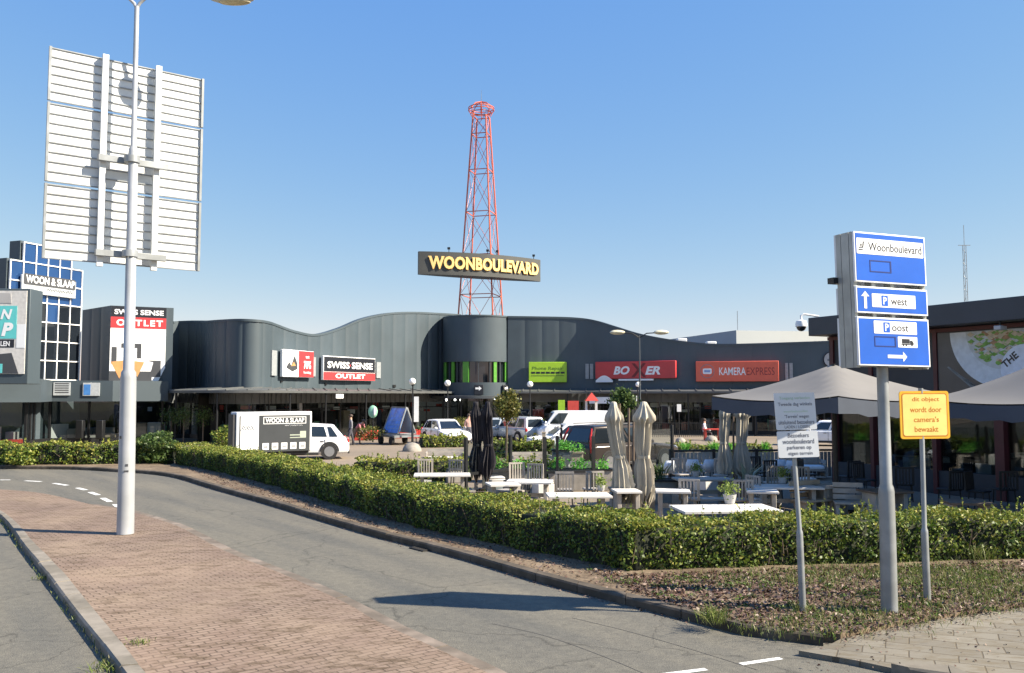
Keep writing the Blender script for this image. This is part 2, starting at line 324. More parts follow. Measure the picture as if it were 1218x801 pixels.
def leaves(centers, size, normals=None, aspect=0.6, sj=0.4):
    """mesh arrays of small leaf quads"""
    n = len(centers); nr = rng.normal(size=(n, 3))
    if normals is not None: nr = nr * 0.75 + normals
    nr /= np.linalg.norm(nr, axis=1, keepdims=True) + 1e-9
    t = rng.normal(size=(n, 3)); t -= nr * np.sum(t * nr, axis=1, keepdims=True); t /= np.linalg.norm(t, axis=1, keepdims=True) + 1e-9
    b = np.cross(nr, t); s = (size * (1 + sj * rng.uniform(-1, 1, n)))[:, None]
    p0 = centers - t * s * 0.5; p2 = centers + t * s * 0.5
    p1 = centers + b * s * aspect * 0.5 - t * s * 0.08 + nr * s * 0.12; p3 = centers - b * s * aspect * 0.5 - t * s * 0.08 + nr * s * 0.12
    return np.stack([p0, p1, p2, p3], axis=1).reshape(-1, 3)
def leaf_object(name, V, m, parent=None, tint=None, core=None, corem=None):
    nq = len(V) // 4; off = np.zeros(3)
    if parent is not None:
        o_ = ORG[parent.name]; off = np.array([o_.x, o_.y, o_.z])
    cv, cf = ([], []) if core is None else (core.v, core.f)
    nv = len(V) + len(cv)
    co = np.concatenate([V, np.array(cv).reshape(-1, 3)]) - off
    me = bpy.data.meshes.new(name); me.vertices.add(nv); me.vertices.foreach_set('co', co.astype(np.float32).ravel())
    loops = list(np.arange(len(V))); starts = list(range(0, len(V), 4)); 
    cur = len(V)
    for f in cf:
        starts.append(cur); loops += [i + len(V) for i in f]; cur += len(f)
    me.loops.add(len(loops)); me.loops.foreach_set('vertex_index', np.array(loops, dtype=np.int32))
    me.polygons.add(len(starts)); me.polygons.foreach_set('loop_start', np.array(starts, dtype=np.int32))
    me.materials.append(m)
    if corem: me.materials.append(corem); me.polygons.foreach_set('material_index', np.array([0] * nq + [1] * len(cf), dtype=np.int32))
    me.update(calc_edges=True); me.validate()
    if tint is None: tint = rng.uniform(0, 1, nq)
    a = me.attributes.new('tint', 'FLOAT', 'FACE'); a.data.foreach_set('value', np.concatenate([tint, np.zeros(len(cf))]).astype(np.float32))
    o = bpy.data.objects.new(name, me); C.objects.link(o)
    if parent is not None: o.parent = parent
    return o

M = lambda k: MATS[k]
mat('galvanised', (0.32, 0.34, 0.36), 0.45, 0.35, 0.1, 4, dirt=0.25)
mat('pole_paint', (0.42, 0.44, 0.47), 0.42, 0.15, 0.06, 2, dirt=0.18)
mat('sign_back', (0.74, 0.76, 0.77), 0.5, 0.1, 0.06, 2.5, dirt=0.1)
mat('black_metal', (0.015, 0.016, 0.018), 0.45, 0.2, 0.2)
mat('cladding', (0.066, 0.09, 0.108), 0.55, 0.1, 0.07, 0.5, dirt=0.12)
mat('cladding_dark', (0.06, 0.07, 0.08), 0.5, 0.0, 0.1, 0.7)
mat('canopy_grey', (0.10, 0.105, 0.105), 0.5, 0.1, 0.15, 1.5)
mat('band', (0.11, 0.12, 0.125), 0.55, 0.0, 0.15, 2)
mat('white_paint', (0.8, 0.8, 0.79), 0.4, 0.0, 0.03, 3)
mat('sign_white', (0.82, 0.83, 0.84), 0.4, 0.0, 0.03, 3)
mat('sign_blue', (0.012, 0.11, 0.54), 0.35, 0.0, 0.05, 3, dirt=0.1)
mat('sign_darkblue', (0.012, 0.03, 0.16), 0.4, 0.0, 0.04, 3)
mat('sign_black', (0.016, 0.018, 0.025), 0.4, 0.0, 0.1, 3)
mat('sign_red', (0.52, 0.045, 0.05), 0.4, 0.0, 0.05, 3)
mat('sign_orange_red', (0.72, 0.13, 0.075), 0.4, 0.0, 0.05, 3)
mat('lime', (0.34, 0.56, 0.03), 0.4, 0.0, 0.05, 3)
mat('teal', (0.12, 0.55, 0.55), 0.4, 0.0, 0.05, 3)
mat('poster_grey', (0.42, 0.41, 0.4), 0.5, 0.0, 0.08, 1)
mat('poster_dark', (0.055, 0.058, 0.065), 0.5, 0.0, 0.1, 1)
mat('tan_throw', (0.55, 0.27, 0.1), 0.7, 0.0, 0.12, 3)
mat('gold', (0.85, 0.58, 0.16), 0.4, 0.0, 0.06, 2)
mat('cream_letter', (0.88, 0.62, 0.24), 0.4, 0.0, 0.06, 2)
mat('mast_red', (0.55, 0.115, 0.06), 0.5, 0.0, 0.18, 1)
mat('yellow_sign', (0.74, 0.41, 0.03), 0.35, 0.0, 0.05, 6)
mat('yellow_pale', (0.84, 0.64, 0.2), 0.3, 0.0, 0.08, 5)
mat('orange_print', (0.5, 0.17, 0.015), 0.4, 0.0, 0.05, 6)
mat('concrete', (0.3, 0.275, 0.24), 0.85, 0.0, 0.14, 6, bump=0.3, dirt=0.2)
mat('kerb_stone', (0.22, 0.195, 0.16), 0.85, 0.0, 0.14, 5, bump=0.3, dirt=0.3)
mat('kerb_dark', (0.1, 0.08, 0.06), 0.9, 0.0, 0.25, 5, bump=0.4, dirt=0.4)
mat('wood_weathered', (0.348, 0.318, 0.281), 0.75, 0.0, 0.2, 4, bump=0.2)
mat('wood_light', (0.385, 0.311, 0.229), 0.7, 0.0, 0.18, 4)
mat('wood_dark', (0.12, 0.085, 0.06), 0.7, 0.0, 0.25, 4)
mat('table_top', (0.58, 0.56, 0.53), 0.6, 0.0, 0.08, 3)
mat('fabric_black', (0.014, 0.012, 0.017), 0.8, 0.0, 0.25, 3)
mat('fabric_beige', (0.46, 0.42, 0.345), 0.85, 0.0, 0.1, 3, dirt=0.15)
mat('fabric_grey', (0.175, 0.168, 0.158), 0.85, 0.0, 0.06, 1)
mat('valance', (0.055, 0.068, 0.095), 0.8, 0.0, 0.1, 2)
mat('tyre', (0.018, 0.018, 0.019), 0.8, 0.0, 0.2, 8)
mat('rim', (0.45, 0.46, 0.48), 0.3, 0.8, 0.05)
mat('car_white', (0.80, 0.81, 0.82), 0.2, 0.0, 0.02, 2)
mat('car_silver', (0.48, 0.52, 0.56), 0.25, 0.5, 0.03, 2)
mat('car_dark', (0.06, 0.05, 0.045), 0.2, 0.3, 0.05, 2)
mat('car_glass', (0.012, 0.016, 0.02), 0.04, 0.0, 0.1, 2, spec=1.0)
mat('trim_black', (0.02, 0.02, 0.021), 0.6, 0.0, 0.1)
mat('tail_red', (0.4, 0.02, 0.02), 0.2, 0.0, 0.1)
mat('headlamp', (0.7, 0.73, 0.76), 0.1, 0.3, 0.1)
mat('plate_yellow', (0.75, 0.55, 0.05), 0.5, 0.0, 0.03)
mat('globe', (0.85, 0.85, 0.82), 0.25, 0.0, 0.02)
mat('bark', (0.12, 0.09, 0.065), 0.9, 0.0, 0.3, 8, bump=0.4)
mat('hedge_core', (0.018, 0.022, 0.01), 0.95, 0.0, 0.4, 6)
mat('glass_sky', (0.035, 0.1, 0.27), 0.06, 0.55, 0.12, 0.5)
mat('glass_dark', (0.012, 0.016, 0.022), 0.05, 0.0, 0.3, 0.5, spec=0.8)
mat('maroon', (0.085, 0.016, 0.018), 0.5, 0.0, 0.2, 2)
mat('navy_fascia', (0.035, 0.042, 0.055), 0.5, 0.0, 0.1, 1)
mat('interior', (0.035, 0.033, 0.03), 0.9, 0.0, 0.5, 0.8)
mat('floor_inside', (0.13, 0.12, 0.11), 0.6, 0.0, 0.2, 0.8)
mat('warehouse_shaded_grey', (0.30, 0.33, 0.36), 0.6, 0.0, 0.04, 0.3)
mat('warehouse_lit_grey', (0.5, 0.52, 0.5), 0.6, 0.0, 0.04, 0.3)
mat('skin', (0.5, 0.3, 0.21), 0.6, 0.0, 0.05)
mat('hair', (0.06, 0.04, 0.03), 0.7, 0.0, 0.2)
mat('cloth_pink', (0.6, 0.2, 0.22), 0.8); mat('cloth_white', (0.75, 0.75, 0.75), 0.8); mat('cloth_navy', (0.03, 0.04, 0.08), 0.8)
mat('cloth_grey', (0.2, 0.2, 0.2), 0.8); mat('board_blue', (0.06, 0.27, 0.78), 0.4, 0, 0.35, 2.5)
mat('plastic_green', (0.2, 0.5, 0.3), 0.5); mat('plastic_red', (0.6, 0.07, 0.05), 0.5, 0, 0.1)
glass_mat('shop_glass', (0.55, 0.6, 0.6), 0.06); glass_mat('screen_glass', (0.86, 0.9, 0.9), 0.03)
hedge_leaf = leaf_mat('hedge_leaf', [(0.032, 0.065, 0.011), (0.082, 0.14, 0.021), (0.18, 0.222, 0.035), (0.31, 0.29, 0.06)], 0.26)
bush_leaf = leaf_mat('bush_leaf', [(0.03, 0.06, 0.015), (0.07, 0.12, 0.03), (0.12, 0.17, 0.05)], 0.3)
tree_leaf = leaf_mat('tree_leaf', [(0.05, 0.075, 0.015), (0.12, 0.13, 0.03), (0.23, 0.19, 0.05)], 0.35)
bright_leaf = leaf_mat('bright_leaf', [(0.05, 0.22, 0.02), (0.12, 0.4, 0.05), (0.25, 0.5, 0.1)], 0.35)
grass_leaf = leaf_mat('grass_leaf', [(0.06, 0.1, 0.02), (0.12, 0.17, 0.03), (0.25, 0.23, 0.1)], 0.3)
litter_leaf = leaf_mat('litter_leaf', [(0.03, 0.016, 0.01), (0.085, 0.045, 0.03), (0.14, 0.083, 0.06), (0.24, 0.175, 0.14)], 0.05)
ground_mat('asphalt', (0.107, 0.105, 0.094), (0.156, 0.146, 0.120), 1.0, 70, 0.4, 0.8, 0.28, streak=(-0.92, 0.14))
ground_mat('plaza_paving', (0.185, 0.152, 0.115), (0.235, 0.19, 0.143), 0.2, 12, 0.2, 0.85, 0.12)
ground_mat('dirt', (0.105, 0.076, 0.05), (0.195, 0.148, 0.1), 0.9, 14, 0.8, 0.95, 0.35)
ground_mat('far_ground', (0.16, 0.16, 0.1), (0.24, 0.22, 0.15), 0.05, 8, 0.2, 0.95, 0.2)
brick_mat('island_brick', (0.19, 0.135, 0.107), (0.232, 0.172, 0.138), (0.085, 0.06, 0.045), 0.21, 0.105, R_(-38), msize=0.011, dirtcol=(0.085, 0.06, 0.036), dirtamt=0.9, stain=0.505, patchy=True)
brick_mat('sidewalk_tile', (0.155, 0.142, 0.117), (0.205, 0.19, 0.158), (0.1, 0.085, 0.064), 0.5, 0.3, R_(24), msize=0.01, dirtcol=(0.13, 0.106, 0.068), dirtamt=0.6, stain=0.47)

# ================================================================== SETTING: ground
def struct(name, mb, m): return tag(mb.build(name, m), kind='structure')
mb = MB(); mb.add([(-900, -300, -0.03), (900, -300, -0.03), (900, 1500, -0.03), (-900, 1500, -0.03)], [(0, 1, 2, 3)]); struct('ground', mb, M('far_ground'))
mb = MB(); mb.add([(-140, -60, 0), (70, -60, 0), (70, 48, 0), (-140, 48, 0)], [(0, 1, 2, 3)]); struct('road', mb, M('asphalt'))
isl_out = [(-420, 588), (-200, 594), (-80, 600), (-25, 604), (0, 612), (14, 627), (26, 645), (53, 678), (88, 724), (123, 767), (146, 797), (215, 890), (330, 1050)]
isl_in = [(-420, 586.5), (-200, 592), (-80, 598), (-18, 602), (5, 610), (21, 623), (38, 643), (72, 677), (107, 719), (142, 761), (172, 799), (255, 890), (390, 1050)]
isl_r = [(1100, 1050), (760, 892), (640, 832), (579, 799), (516, 769), (446, 737), (410, 716), (333, 681), (263, 653), (210, 625), (165, 611), (137, 604), (105, 599), (53, 587), (0, 582), (-100, 578), (-420, 574)]
KZ = 0.12
def smooth(pts, n=5):                    # Catmull-Rom through 2D/3D points
    P = [Vector(p) for p in pts]; out = []
    for i in range(len(P) - 1):
        p0, p1, p2, p3 = P[max(i - 1, 0)], P[i], P[i + 1], P[min(i + 2, len(P) - 1)]
        for k in range(n):
            t = k / n; out.append(0.5 * ((2 * p1) + (p2 - p0) * t + (2 * p0 - 5 * p1 + 4 * p2 - p3) * t * t + (3 * p1 - p0 - 3 * p2 + p3) * t ** 3))
    out.append(P[-1]); return out
o_ = smooth([G(x, y, KZ) for x, y in isl_out], 4); i_ = smooth([G(x, y, KZ) for x, y in isl_in], 4); r_ = smooth([G(x, y, KZ) for x, y in isl_r], 4)
mb = MB(); mb.prism([p.xy for p in i_ + r_], -0.01, KZ - 0.008); struct('island_pavement', mb, M('island_brick'))
def kerb_run(name, outer, inner, ztop, m, seg=1.0, gap=0.012):
    """kerb stones with small joints between, as one strip along the road edge"""
    mb = MB(); acc = 0.0; start = 0
    # resample both sides by the same parameter
    def samp(pl, k): 
        L = [0]; 
        for a, b in zip(pl[:-1], pl[1:]): L.append(L[-1] + (b - a).length)
        out = []
        for i in range(k + 1):
            s = L[-1] * i / k; j = max(0, min(len(pl) - 2, next((q for q in range(len(L) - 1) if L[q + 1] >= s), len(pl) - 2)))
            t = (s - L[j]) / max(L[j + 1] - L[j], 1e-9); out.append(pl[j].lerp(pl[j + 1], t))
        return out
    Lo = sum((b - a).length for a, b in zip(outer[:-1], outer[1:])); k = max(2, int(Lo / seg))
    A = samp(outer, k); B = samp(inner, k)
    for i in range(k):
        t = (A[i + 1] - A[i]).normalized() * gap * 0.5; dz = random.uniform(-0.006, 0.006); z = ztop + dz
        a0, a1, b0, b1 = A[i] + t, A[i + 1] - t, B[i] + t, B[i + 1] - t
        c0 = a0.lerp(b0, 0.12); c1 = a1.lerp(b1, 0.12)
        vs = [(a0.x, a0.y, -0.02), (a1.x, a1.y, -0.02), (a0.x, a0.y, z - 0.025), (a1.x, a1.y, z - 0.025), (c0.x, c0.y, z), (c1.x, c1.y, z), (b0.x, b0.y, z), (b1.x, b1.y, z), (b0.x, b0.y, -0.02), (b1.x, b1.y, -0.02)]
        mb.add(vs, [(0, 1, 3, 2), (2, 3, 5, 4), (4, 5, 7, 6), (6, 7, 9, 8), (0, 2, 4, 6, 8), (1, 9, 7, 5, 3)])
    return struct(name, mb, m)
kerb_run('island_kerb', o_, i_, KZ, M('kerb_stone'))
# flush concrete edge on the road side of the island
rr = [p.copy() for p in r_]
def offset_line(pts, d):
    out = []
    for i, p in enumerate(pts):
        a = pts[max(0, i - 1)]; b = pts[min(len(pts) - 1, i + 1)]; t = (b - a).xy.normalized(); out.append(Vector((p.x - t.y * d, p.y + t.x * d, p.z)))
    return out
near = [p for p in rr if p.y < 24]
kerb_run('island_edge', offset_line(near, -0.26), near, 0.085, mat('edge_stone', (0.2, 0.162, 0.13), .85, 0, .2, 4, bump=.3, dirt=.35), 1.0)
# right kerb
kb = [(-420, 552), (-150, 555), (0, 558), (88, 559), (140, 562), (175, 564), (210, 569), (246, 580), (281, 590), (320, 601), (375, 618), (446, 639), (498, 652), (551, 666), (620, 687), (658, 698), (727, 716), (796, 733), (865, 752), (905, 760), (945, 768), (980, 769)]
kw = [G(x, y, 0) for x, y in kb]; ks = smooth(kw, 4)
kin = offset_line(ks, 0.2)
kerb_run('verge_kerb', ks, kin, 0.13, M('kerb_dark'))
# hedge lines (front base)
hl = [(205, 551), (250, 560), (305, 573), (410, 604), (480, 624), (551, 640), (620, 654), (690, 668), (752, 680)]
HL = smooth([G(x, y, 0.12) for x, y in hl], 6)
hr = [(749, 680.2), (830, 676.3), (940, 673), (1080, 669), (1218, 665), (1420, 660), (1729, 654.4)]
HRr = smooth([G(x, y, 0.12) for x, y in hr], 6)
lh = [(-420, 550), (-200, 551), (0, 553), (100, 552.5), (204, 551)]
LH = smooth([G(x, y, 0.12) for x, y in lh], 6)
vedge = [(1000, 760), (1091, 740), (1218, 722), (1420, 692), (1828, 669)]
VE = [G(x, y, 0.06) for x, y in vedge]
back = [p for p in reversed(offset_line(HRr, 0.9)[8:])] + [p for p in reversed(offset_line(HL, 0.9)[6:-8])] + [p for p in reversed(offset_line(LH, 0.9)[:-3])]
poly = [p.xy for p in kin] + [p.xy for p in VE] + [p.xy for p in back]
mb = MB(); mb.prism(poly, -0.01, 0.115); struct('verge', mb, M('dirt'))
# tiled pavement bottom right
pe = [(950, 774), (985, 768)] + vedge + [(1950, 830), (1420, 900), (1300, 860), (1090, 801), (1015, 785)]
mb = MB(); mb.prism([G(x, y, 0.06).xy for x, y in pe], -0.01, 0.06); struct('pavement', mb, M('sidewalk_tile'))
kq = smooth([G(x, y, 0.06) for x, y in [(1082, 801), (1092, 797), (1110, 800), (1160, 822), (1250, 860)]], 4)
kerb_run('pavement_kerb', kq, offset_line(kq, 0.2), 0.12, M('kerb_stone'), 0.5)
# plaza / car park behind the hedges
pl = [p.xy for p in offset_line(LH, 0.8)[:-3]] + [p.xy for p in offset_line(HL, 0.8)[6:-8]] + [p.xy for p in offset_line(HRr, 0.8)[8:]] + [Vector((60, 14)), Vector((150, 14)), Vector((150, 140)), Vector((-160, 140)), Vector((-160, 37.5))]
mb = MB(); mb.prism(pl, -0.02, 0.06); struct('car_park', mb, M('plaza_paving'))
dq = G(505, 653, 0.0); dr = MB(); dr.box((dq.x - .02, dq.y - .05, .012), (.5, .34, .024), R_(-52)); [dr.box((dq.x - .02 + k * .07 * math.cos(R_(-52)), dq.y - .05 + k * .07 * math.sin(R_(-52)), .026), (.02, .28, .012), R_(-52)) for k in range(-3, 4)]
tag(dr.build('drain_grate', mat('cast_iron', (.03, .028, .026), .6, .3, .3, 9)), 'dark iron drain grate in the gutter at the kerb below the long hedge', 'drain')
# road markings
mk = MB()
def dash(a, b, wd):
    A = G(*a, 0.004); B = G(*b, 0.004); t = (B - A).normalized(); n_ = Vector((-t.y, t.x, 0)) * wd / 2
    mk.add([A - n_, B - n_, B + n_, A + n_], [(0, 1, 2, 3)])
for a, b in (((0, 571), (12, 571)), ((30, 572), (49, 573)), ((64, 575), (80, 577.5)), ((92, 580.5), (102, 583)), ((107, 585.5), (117, 589)), ((122, 592.5), (131, 597)), ((137, 600), (142, 604))): dash(a, b, 0.16)
dash((881, 790), (929, 783), 0.085); dash((785, 803), (840, 796), 0.085)
wm = ground_mat('road_paint', (0.52, 0.52, 0.5), (0.78, 0.78, 0.75), 6, 60, 0.1, 0.7, 0.2); struct('road_marking', mk, wm)
# sealed joints in the asphalt
jm = MB()
for pts in ([(585, 742), (650, 757), (720, 782), (790, 812)], [(680, 735), (750, 752), (830, 775), (900, 797)]):
    Pn = smooth([G(x, y, 0.003) for x, y in pts], 5)
    Q = offset_line(Pn, 0.012)
    for i in range(len(Pn) - 1): jm.add([Pn[i], Pn[i + 1], Q[i + 1], Q[i]], [(0, 1, 2, 3)])
struct('road_joint', jm, mat('bitumen', (0.075, 0.072, 0.066), 0.8))

# ================================================================== hedges and plants
def make_hedge(name, label, line, depth, h, dens, size, group='clipped hedges', z0=0.1, sprigs=60, m=None, tint_bias=0.0, ragged=0.05):
    c0 = line[len(line) // 2]; root = thing(name, label, 'hedge', (c0.x, c0.y, z0), group)
    L = [0]
    for a, b in zip(line[:-1], line[1:]): L.append(L[-1] + (b - a).length)
    tot = L[-1]; per = h + depth + h; n = int(tot * per * dens)
    P = np.array([(p.x, p.y) for p in line]); Ls = np.array(L)
    s = rng.uniform(0, tot, n); j = np.clip(np.searchsorted(Ls, s) - 1, 0, len(line) - 2)
    t = ((s - Ls[j]) / (Ls[j + 1] - Ls[j]))[:, None]; base = P[j] * (1 - t) + P[j + 1] * t
    tg = P[j + 1] - P[j]; tg /= np.linalg.norm(tg, axis=1, keepdims=True); nrm = np.stack([-tg[:, 1], tg[:, 0]], axis=1)   # inwards
    q = rng.uniform(0, per, n)
    front = q < h; top = (q >= h) & (q < h + depth); bk = q >= h + depth
    w_ = np.where(front, 0.0, np.where(top, q - h, depth)); z = np.where(front, q, np.where(top, h, per - q))
    wob = ragged * (np.sin(s * 2.1 + 1.3) + np.sin(s * 5.3 + 0.4) * 0.7 + np.sin(s * 11 + z * 9) * 0.4)
    dep = np.abs(rng.normal(0, 0.05, n)) - 0.02
    # rounded shoulders
    rnd = 0.13; ex = np.clip(rnd - w_, 0, rnd); ex2 = np.clip(rnd - (depth - w_), 0, rnd)
    ztop = h + wob * 0.8 - (ex + ex2) ** 2 * 3.0
    zz = np.where(top, ztop - dep, z * (ztop / h)); ww = np.where(front, wob * 0.6 + dep + 0.05 * (z < 0.12), np.where(bk, depth - wob * 0.6 - dep, w_))
    gap = np.sin(s * 3.1 + q * 4.0) + np.sin(s * 7.3 - q * 6.1 + 1.0) + np.sin(s * 1.13 + q * 11 + 2.0) + rng.normal(0, .45, n)
    dep = np.where(gap > 1.25, dep + .09, dep); zz = np.where(top & (gap > 1.25), zz - .06, zz); ww = np.where(front & (gap > 1.25), ww + .07, ww)
    ctr = np.concatenate([base + nrm * ww[:, None], (zz + z0)[:, None]], axis=1)
    outn = np.zeros((n, 3)); outn[:, :2] = np.where(front[:, None], -nrm, np.where(bk[:, None], nrm, 0)); outn[:, 2] = np.where(top, 1.0, 0.25)
    V = leaves(ctr, size, outn * 0.65)
    clump = 0.5 + 0.25 * np.sin(s * 1.7) * np.sin(s * 0.61 + 2) + 0.12 * np.sin(w_ * 5 + s * 3)
    tint = np.clip(rng.normal(0.38 + tint_bias, 0.24, n) + (clump - 0.5) * 0.5 + np.where(top, 0.27, 0), 0, 1)  # top leaves paler: yellowish new growth, with sunlight on the top tinted in
    # shoots standing out of the top
    sv = []; st = []
    for k in range(sprigs):
        ss = rng.uniform(0, tot); jj = int(np.clip(np.searchsorted(Ls, ss) - 1, 0, len(line) - 2)); tt = (ss - L[jj]) / (L[jj + 1] - L[jj])
        b_ = P[jj] * (1 - tt) + P[jj + 1] * tt; d_ = P[jj + 1] - P[jj]; d_ /= np.linalg.norm(d_); nn = np.array([-d_[1], d_[0]])
        pos = b_ + nn * rng.uniform(0.1, depth - 0.1); hh = rng.uniform(0.06, 0.26); ln = rng.normal(0, 0.12, 2)
        for q_ in range(int(hh / 0.035) + 1):
            f_ = q_ * 0.035; sv.append([pos[0] + ln[0] * f_ + rng.normal(0, 0.012), pos[1] + ln[1] * f_ + rng.normal(0, 0.012), z0 + h + f_]); st.append(rng.uniform(0.4, 0.95))
    if sv:
        V = np.concatenate([V, leaves(np.array(sv), size * 0.95)]); tint = np.concatenate([tint, st])
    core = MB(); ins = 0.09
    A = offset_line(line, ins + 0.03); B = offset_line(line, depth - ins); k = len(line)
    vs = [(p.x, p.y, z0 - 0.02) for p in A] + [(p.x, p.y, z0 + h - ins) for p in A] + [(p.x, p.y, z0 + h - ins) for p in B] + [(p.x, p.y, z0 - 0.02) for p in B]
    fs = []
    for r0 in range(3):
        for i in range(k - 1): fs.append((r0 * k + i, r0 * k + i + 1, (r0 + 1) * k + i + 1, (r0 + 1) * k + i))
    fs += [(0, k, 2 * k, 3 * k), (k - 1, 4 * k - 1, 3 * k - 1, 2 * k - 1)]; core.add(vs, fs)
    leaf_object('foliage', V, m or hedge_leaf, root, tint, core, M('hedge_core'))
    nt_ = int(tot * 16); tw = MB()
    for k in range(nt_):
        ss = rng.uniform(0, tot); jj = int(np.clip(np.searchsorted(Ls, ss) - 1, 0, len(line) - 2)); tt = (ss - L[jj]) / (L[jj + 1] - L[jj]); b_ = P[jj] * (1 - tt) + P[jj + 1] * tt; d_ = P[jj + 1] - P[jj]; d_ /= np.linalg.norm(d_); nn = np.array([-d_[1], d_[0]])
        if k % 2: w0, z_ = rng.uniform(.02, .12), rng.uniform(0, h * .5); a = b_ + nn * w0; tw.tube([(a[0], a[1], z0 + z_), (a[0] + rng.normal(0, .08), a[1] + rng.normal(0, .08), z0 + z_ + rng.uniform(.15, .35))], [.008, .005], 4, False)
        else: w0 = rng.uniform(.1, depth - .1); a = b_ + nn * w0; tw.tube([(a[0], a[1], z0 + h - .1), (a[0] + rng.normal(0, .05), a[1] + rng.normal(0, .05), z0 + h + rng.uniform(.02, .14))], [.006, .003], 4, False)
    tag(tw.build('twigs', M('bark'), root), kind='stuff')
    return root
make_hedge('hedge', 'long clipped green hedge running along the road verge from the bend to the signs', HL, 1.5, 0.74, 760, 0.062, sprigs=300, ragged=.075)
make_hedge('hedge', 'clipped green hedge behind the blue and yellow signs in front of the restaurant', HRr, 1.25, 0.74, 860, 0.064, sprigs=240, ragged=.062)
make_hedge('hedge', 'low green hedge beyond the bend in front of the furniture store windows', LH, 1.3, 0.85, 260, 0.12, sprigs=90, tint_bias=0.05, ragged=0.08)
def hedge_px(label, x0, y0, x1, y1, depth, h, size=0.14, dens=170, m=None, tb=0.0):
    a = G(x0, y0, 0.06); b = G(x1, y1, 0.06); ln = [a.lerp(b, t / 6) for t in range(7)]
    return make_hedge('hedge', label, ln, depth, h, dens, size, z0=0.05, sprigs=25, m=m, tint_bias=tb)
hedge_px('short hedge strip in the car park in front of the white hatchback', 503, 533, 556, 532, 1.0, 0.62, tb=0.12)
hedge_px('dark hedge strip in the car park behind the black parasols and lollipop tree', 575, 545, 660, 545, 1.3, 0.75, tb=-0.1)
hedge_px('low ragged hedge behind the left end of the terrace tables', 420, 573, 560, 573, 1.2, 0.72, size=0.11, tb=0.1)
hedge_px('low hedge along the terrace between the dark estate and the wooden fence panels', 798, 551, 920, 549, 0.9, 0.75, size=0.12, tb=0.05)
hedge_px('low dark hedge behind the long planter between the glass screens', 575, 575, 672, 575, 1.0, 0.7, size=0.11, tb=-0.08)

def make_bush(name, label, loc, r, h, n, size, m=None, cat='bush', group=None, trunk=False):
    root = thing(name, label, cat, loc, group)
    u = rng.normal(size=(n, 3)); u /= np.linalg.norm(u, axis=1, keepdims=True); rad = rng.uniform(0.55, 1.05, n)[:, None]
    c = u * rad * np.array([r, r, h / 2]) + np.array([loc[0], loc[1], loc[2] + h / 2]); c[:, :2] += 0.18 * r * np.sin(c[:, 2:3] * 9 + np.array([[0.3, 1.7]]))
    c = c[c[:, 2] > loc[2]]
    leaf_object('foliage', leaves(c, size), m or bush_leaf, root)
    st = MB()
    for k in range(4): st.tube([Vector(loc), Vector(loc) + Vector((random.uniform(-.5, .5) * r, random.uniform(-.5, .5) * r, h * 0.7))], [0.025, 0.01], 5)
    st.build('stem', M('bark'), root); return root
p = G(183, 552, 0.1); make_bush('bush', 'feathery green bush standing out of the hedge at the bend behind the tall lamp post', (p.x, p.y + .4, 0.1), 0.85, 1.35, 2600, 0.12)
p = G(26, 554, 0.1); make_bush('bush', 'brownish green bush against the left part of the far hedge', (p.x, p.y - .1, 0.1), 0.6, 0.75, 1200, 0.12, hedge_leaf)
p = G(250, 545, 0.1); make_bush('bush', 'light green bush beside the end of the advertising trailer', (p.x, p.y + 2.2, 0.06), 0.7, 1.45, 1600, 0.12, hedge_leaf)

def make_tree(label, px, ybase, ytop_c, rpx, hpx, n=2600, size=0.13, m=None, trunkr=0.06):
    p = G(px, ybase, 0.06); k = p.y / F; root = thing('ball_tree', label, 'tree', p, 'small trees in the car park')
    zc = D(px, ytop_c, p.y).z; r = rpx * k; hz = hpx * k
    tr = MB(); tr.tube([p, p + Vector((0.03, 0, zc * 0.5)), Vector((p.x, p.y, zc))], [trunkr, trunkr * 0.8, trunkr * 0.5], 7)
    for q in range(9):
        a = q * 2.4; tr.tube([Vector((p.x, p.y, zc - hz * 0.6)), Vector((p.x + math.cos(a) * r * 0.75, p.y + math.sin(a) * r * 0.75, zc + hz * random.uniform(-.4, .7)))], [trunkr * .4, 0.008], 5)
    tr.build('trunk', M('bark'), root)
    cl = []; 
    for q in range(26):
        u = rng.normal(size=3); u /= np.linalg.norm(u); u *= rng.uniform(0.35, 0.88); cc = np.array([p.x, p.y, zc]) + u * np.array([r, r, hz])
        cl.append(cc + rng.normal(0, 1, (n // 26, 3)) * np.array([r, r, hz]) * 0.19)
    leaf_object('crown', leaves(np.concatenate(cl), size), m or tree_leaf, root); return root
make_tree('small yellow green round headed tree right of the black parasols', 602, 546, 481, 17, 17, n=3600)
make_tree('small olive headed tree rising behind the pair of near beige parasols', 741, 556, 477, 16, 17, n=2600, m=bush_leaf, size=0.12)

# leaf litter, weeds and grass on the verge
def scatter_poly(poly, n):
    xs = [p[0] for p in poly]; ys = [p[1] for p in poly]; out = []
    while len(out) < n:
        x = random.uniform(min(xs), max(xs)); y = random.uniform(min(ys), max(ys)); c = False; j = len(poly) - 1
        for i in range(len(poly)):
            if (poly[i][1] > y) != (poly[j][1] > y) and x < (poly[j][0] - poly[i][0]) * (y - poly[i][1]) / (poly[j][1] - poly[i][1]) + poly[i][0]: c = not c
            j = i
        if c: out.append((x, y))
    return out
lp = [G(x, y, 0.12).xy for x, y in [(700, 678), (752, 684), (940, 677), (1218, 669), (1330, 668), (1300, 705), (1218, 720), (1091, 738), (1000, 755), (930, 752), (865, 738), (780, 715), (735, 695)]]
pts = scatter_poly(lp, 11000)
c = np.array([(x, y, 0.125 + abs(random.gauss(0, 0.012))) for x, y in pts]); up = np.tile(np.array([[0, 0, 1.6]]), (len(c), 1))
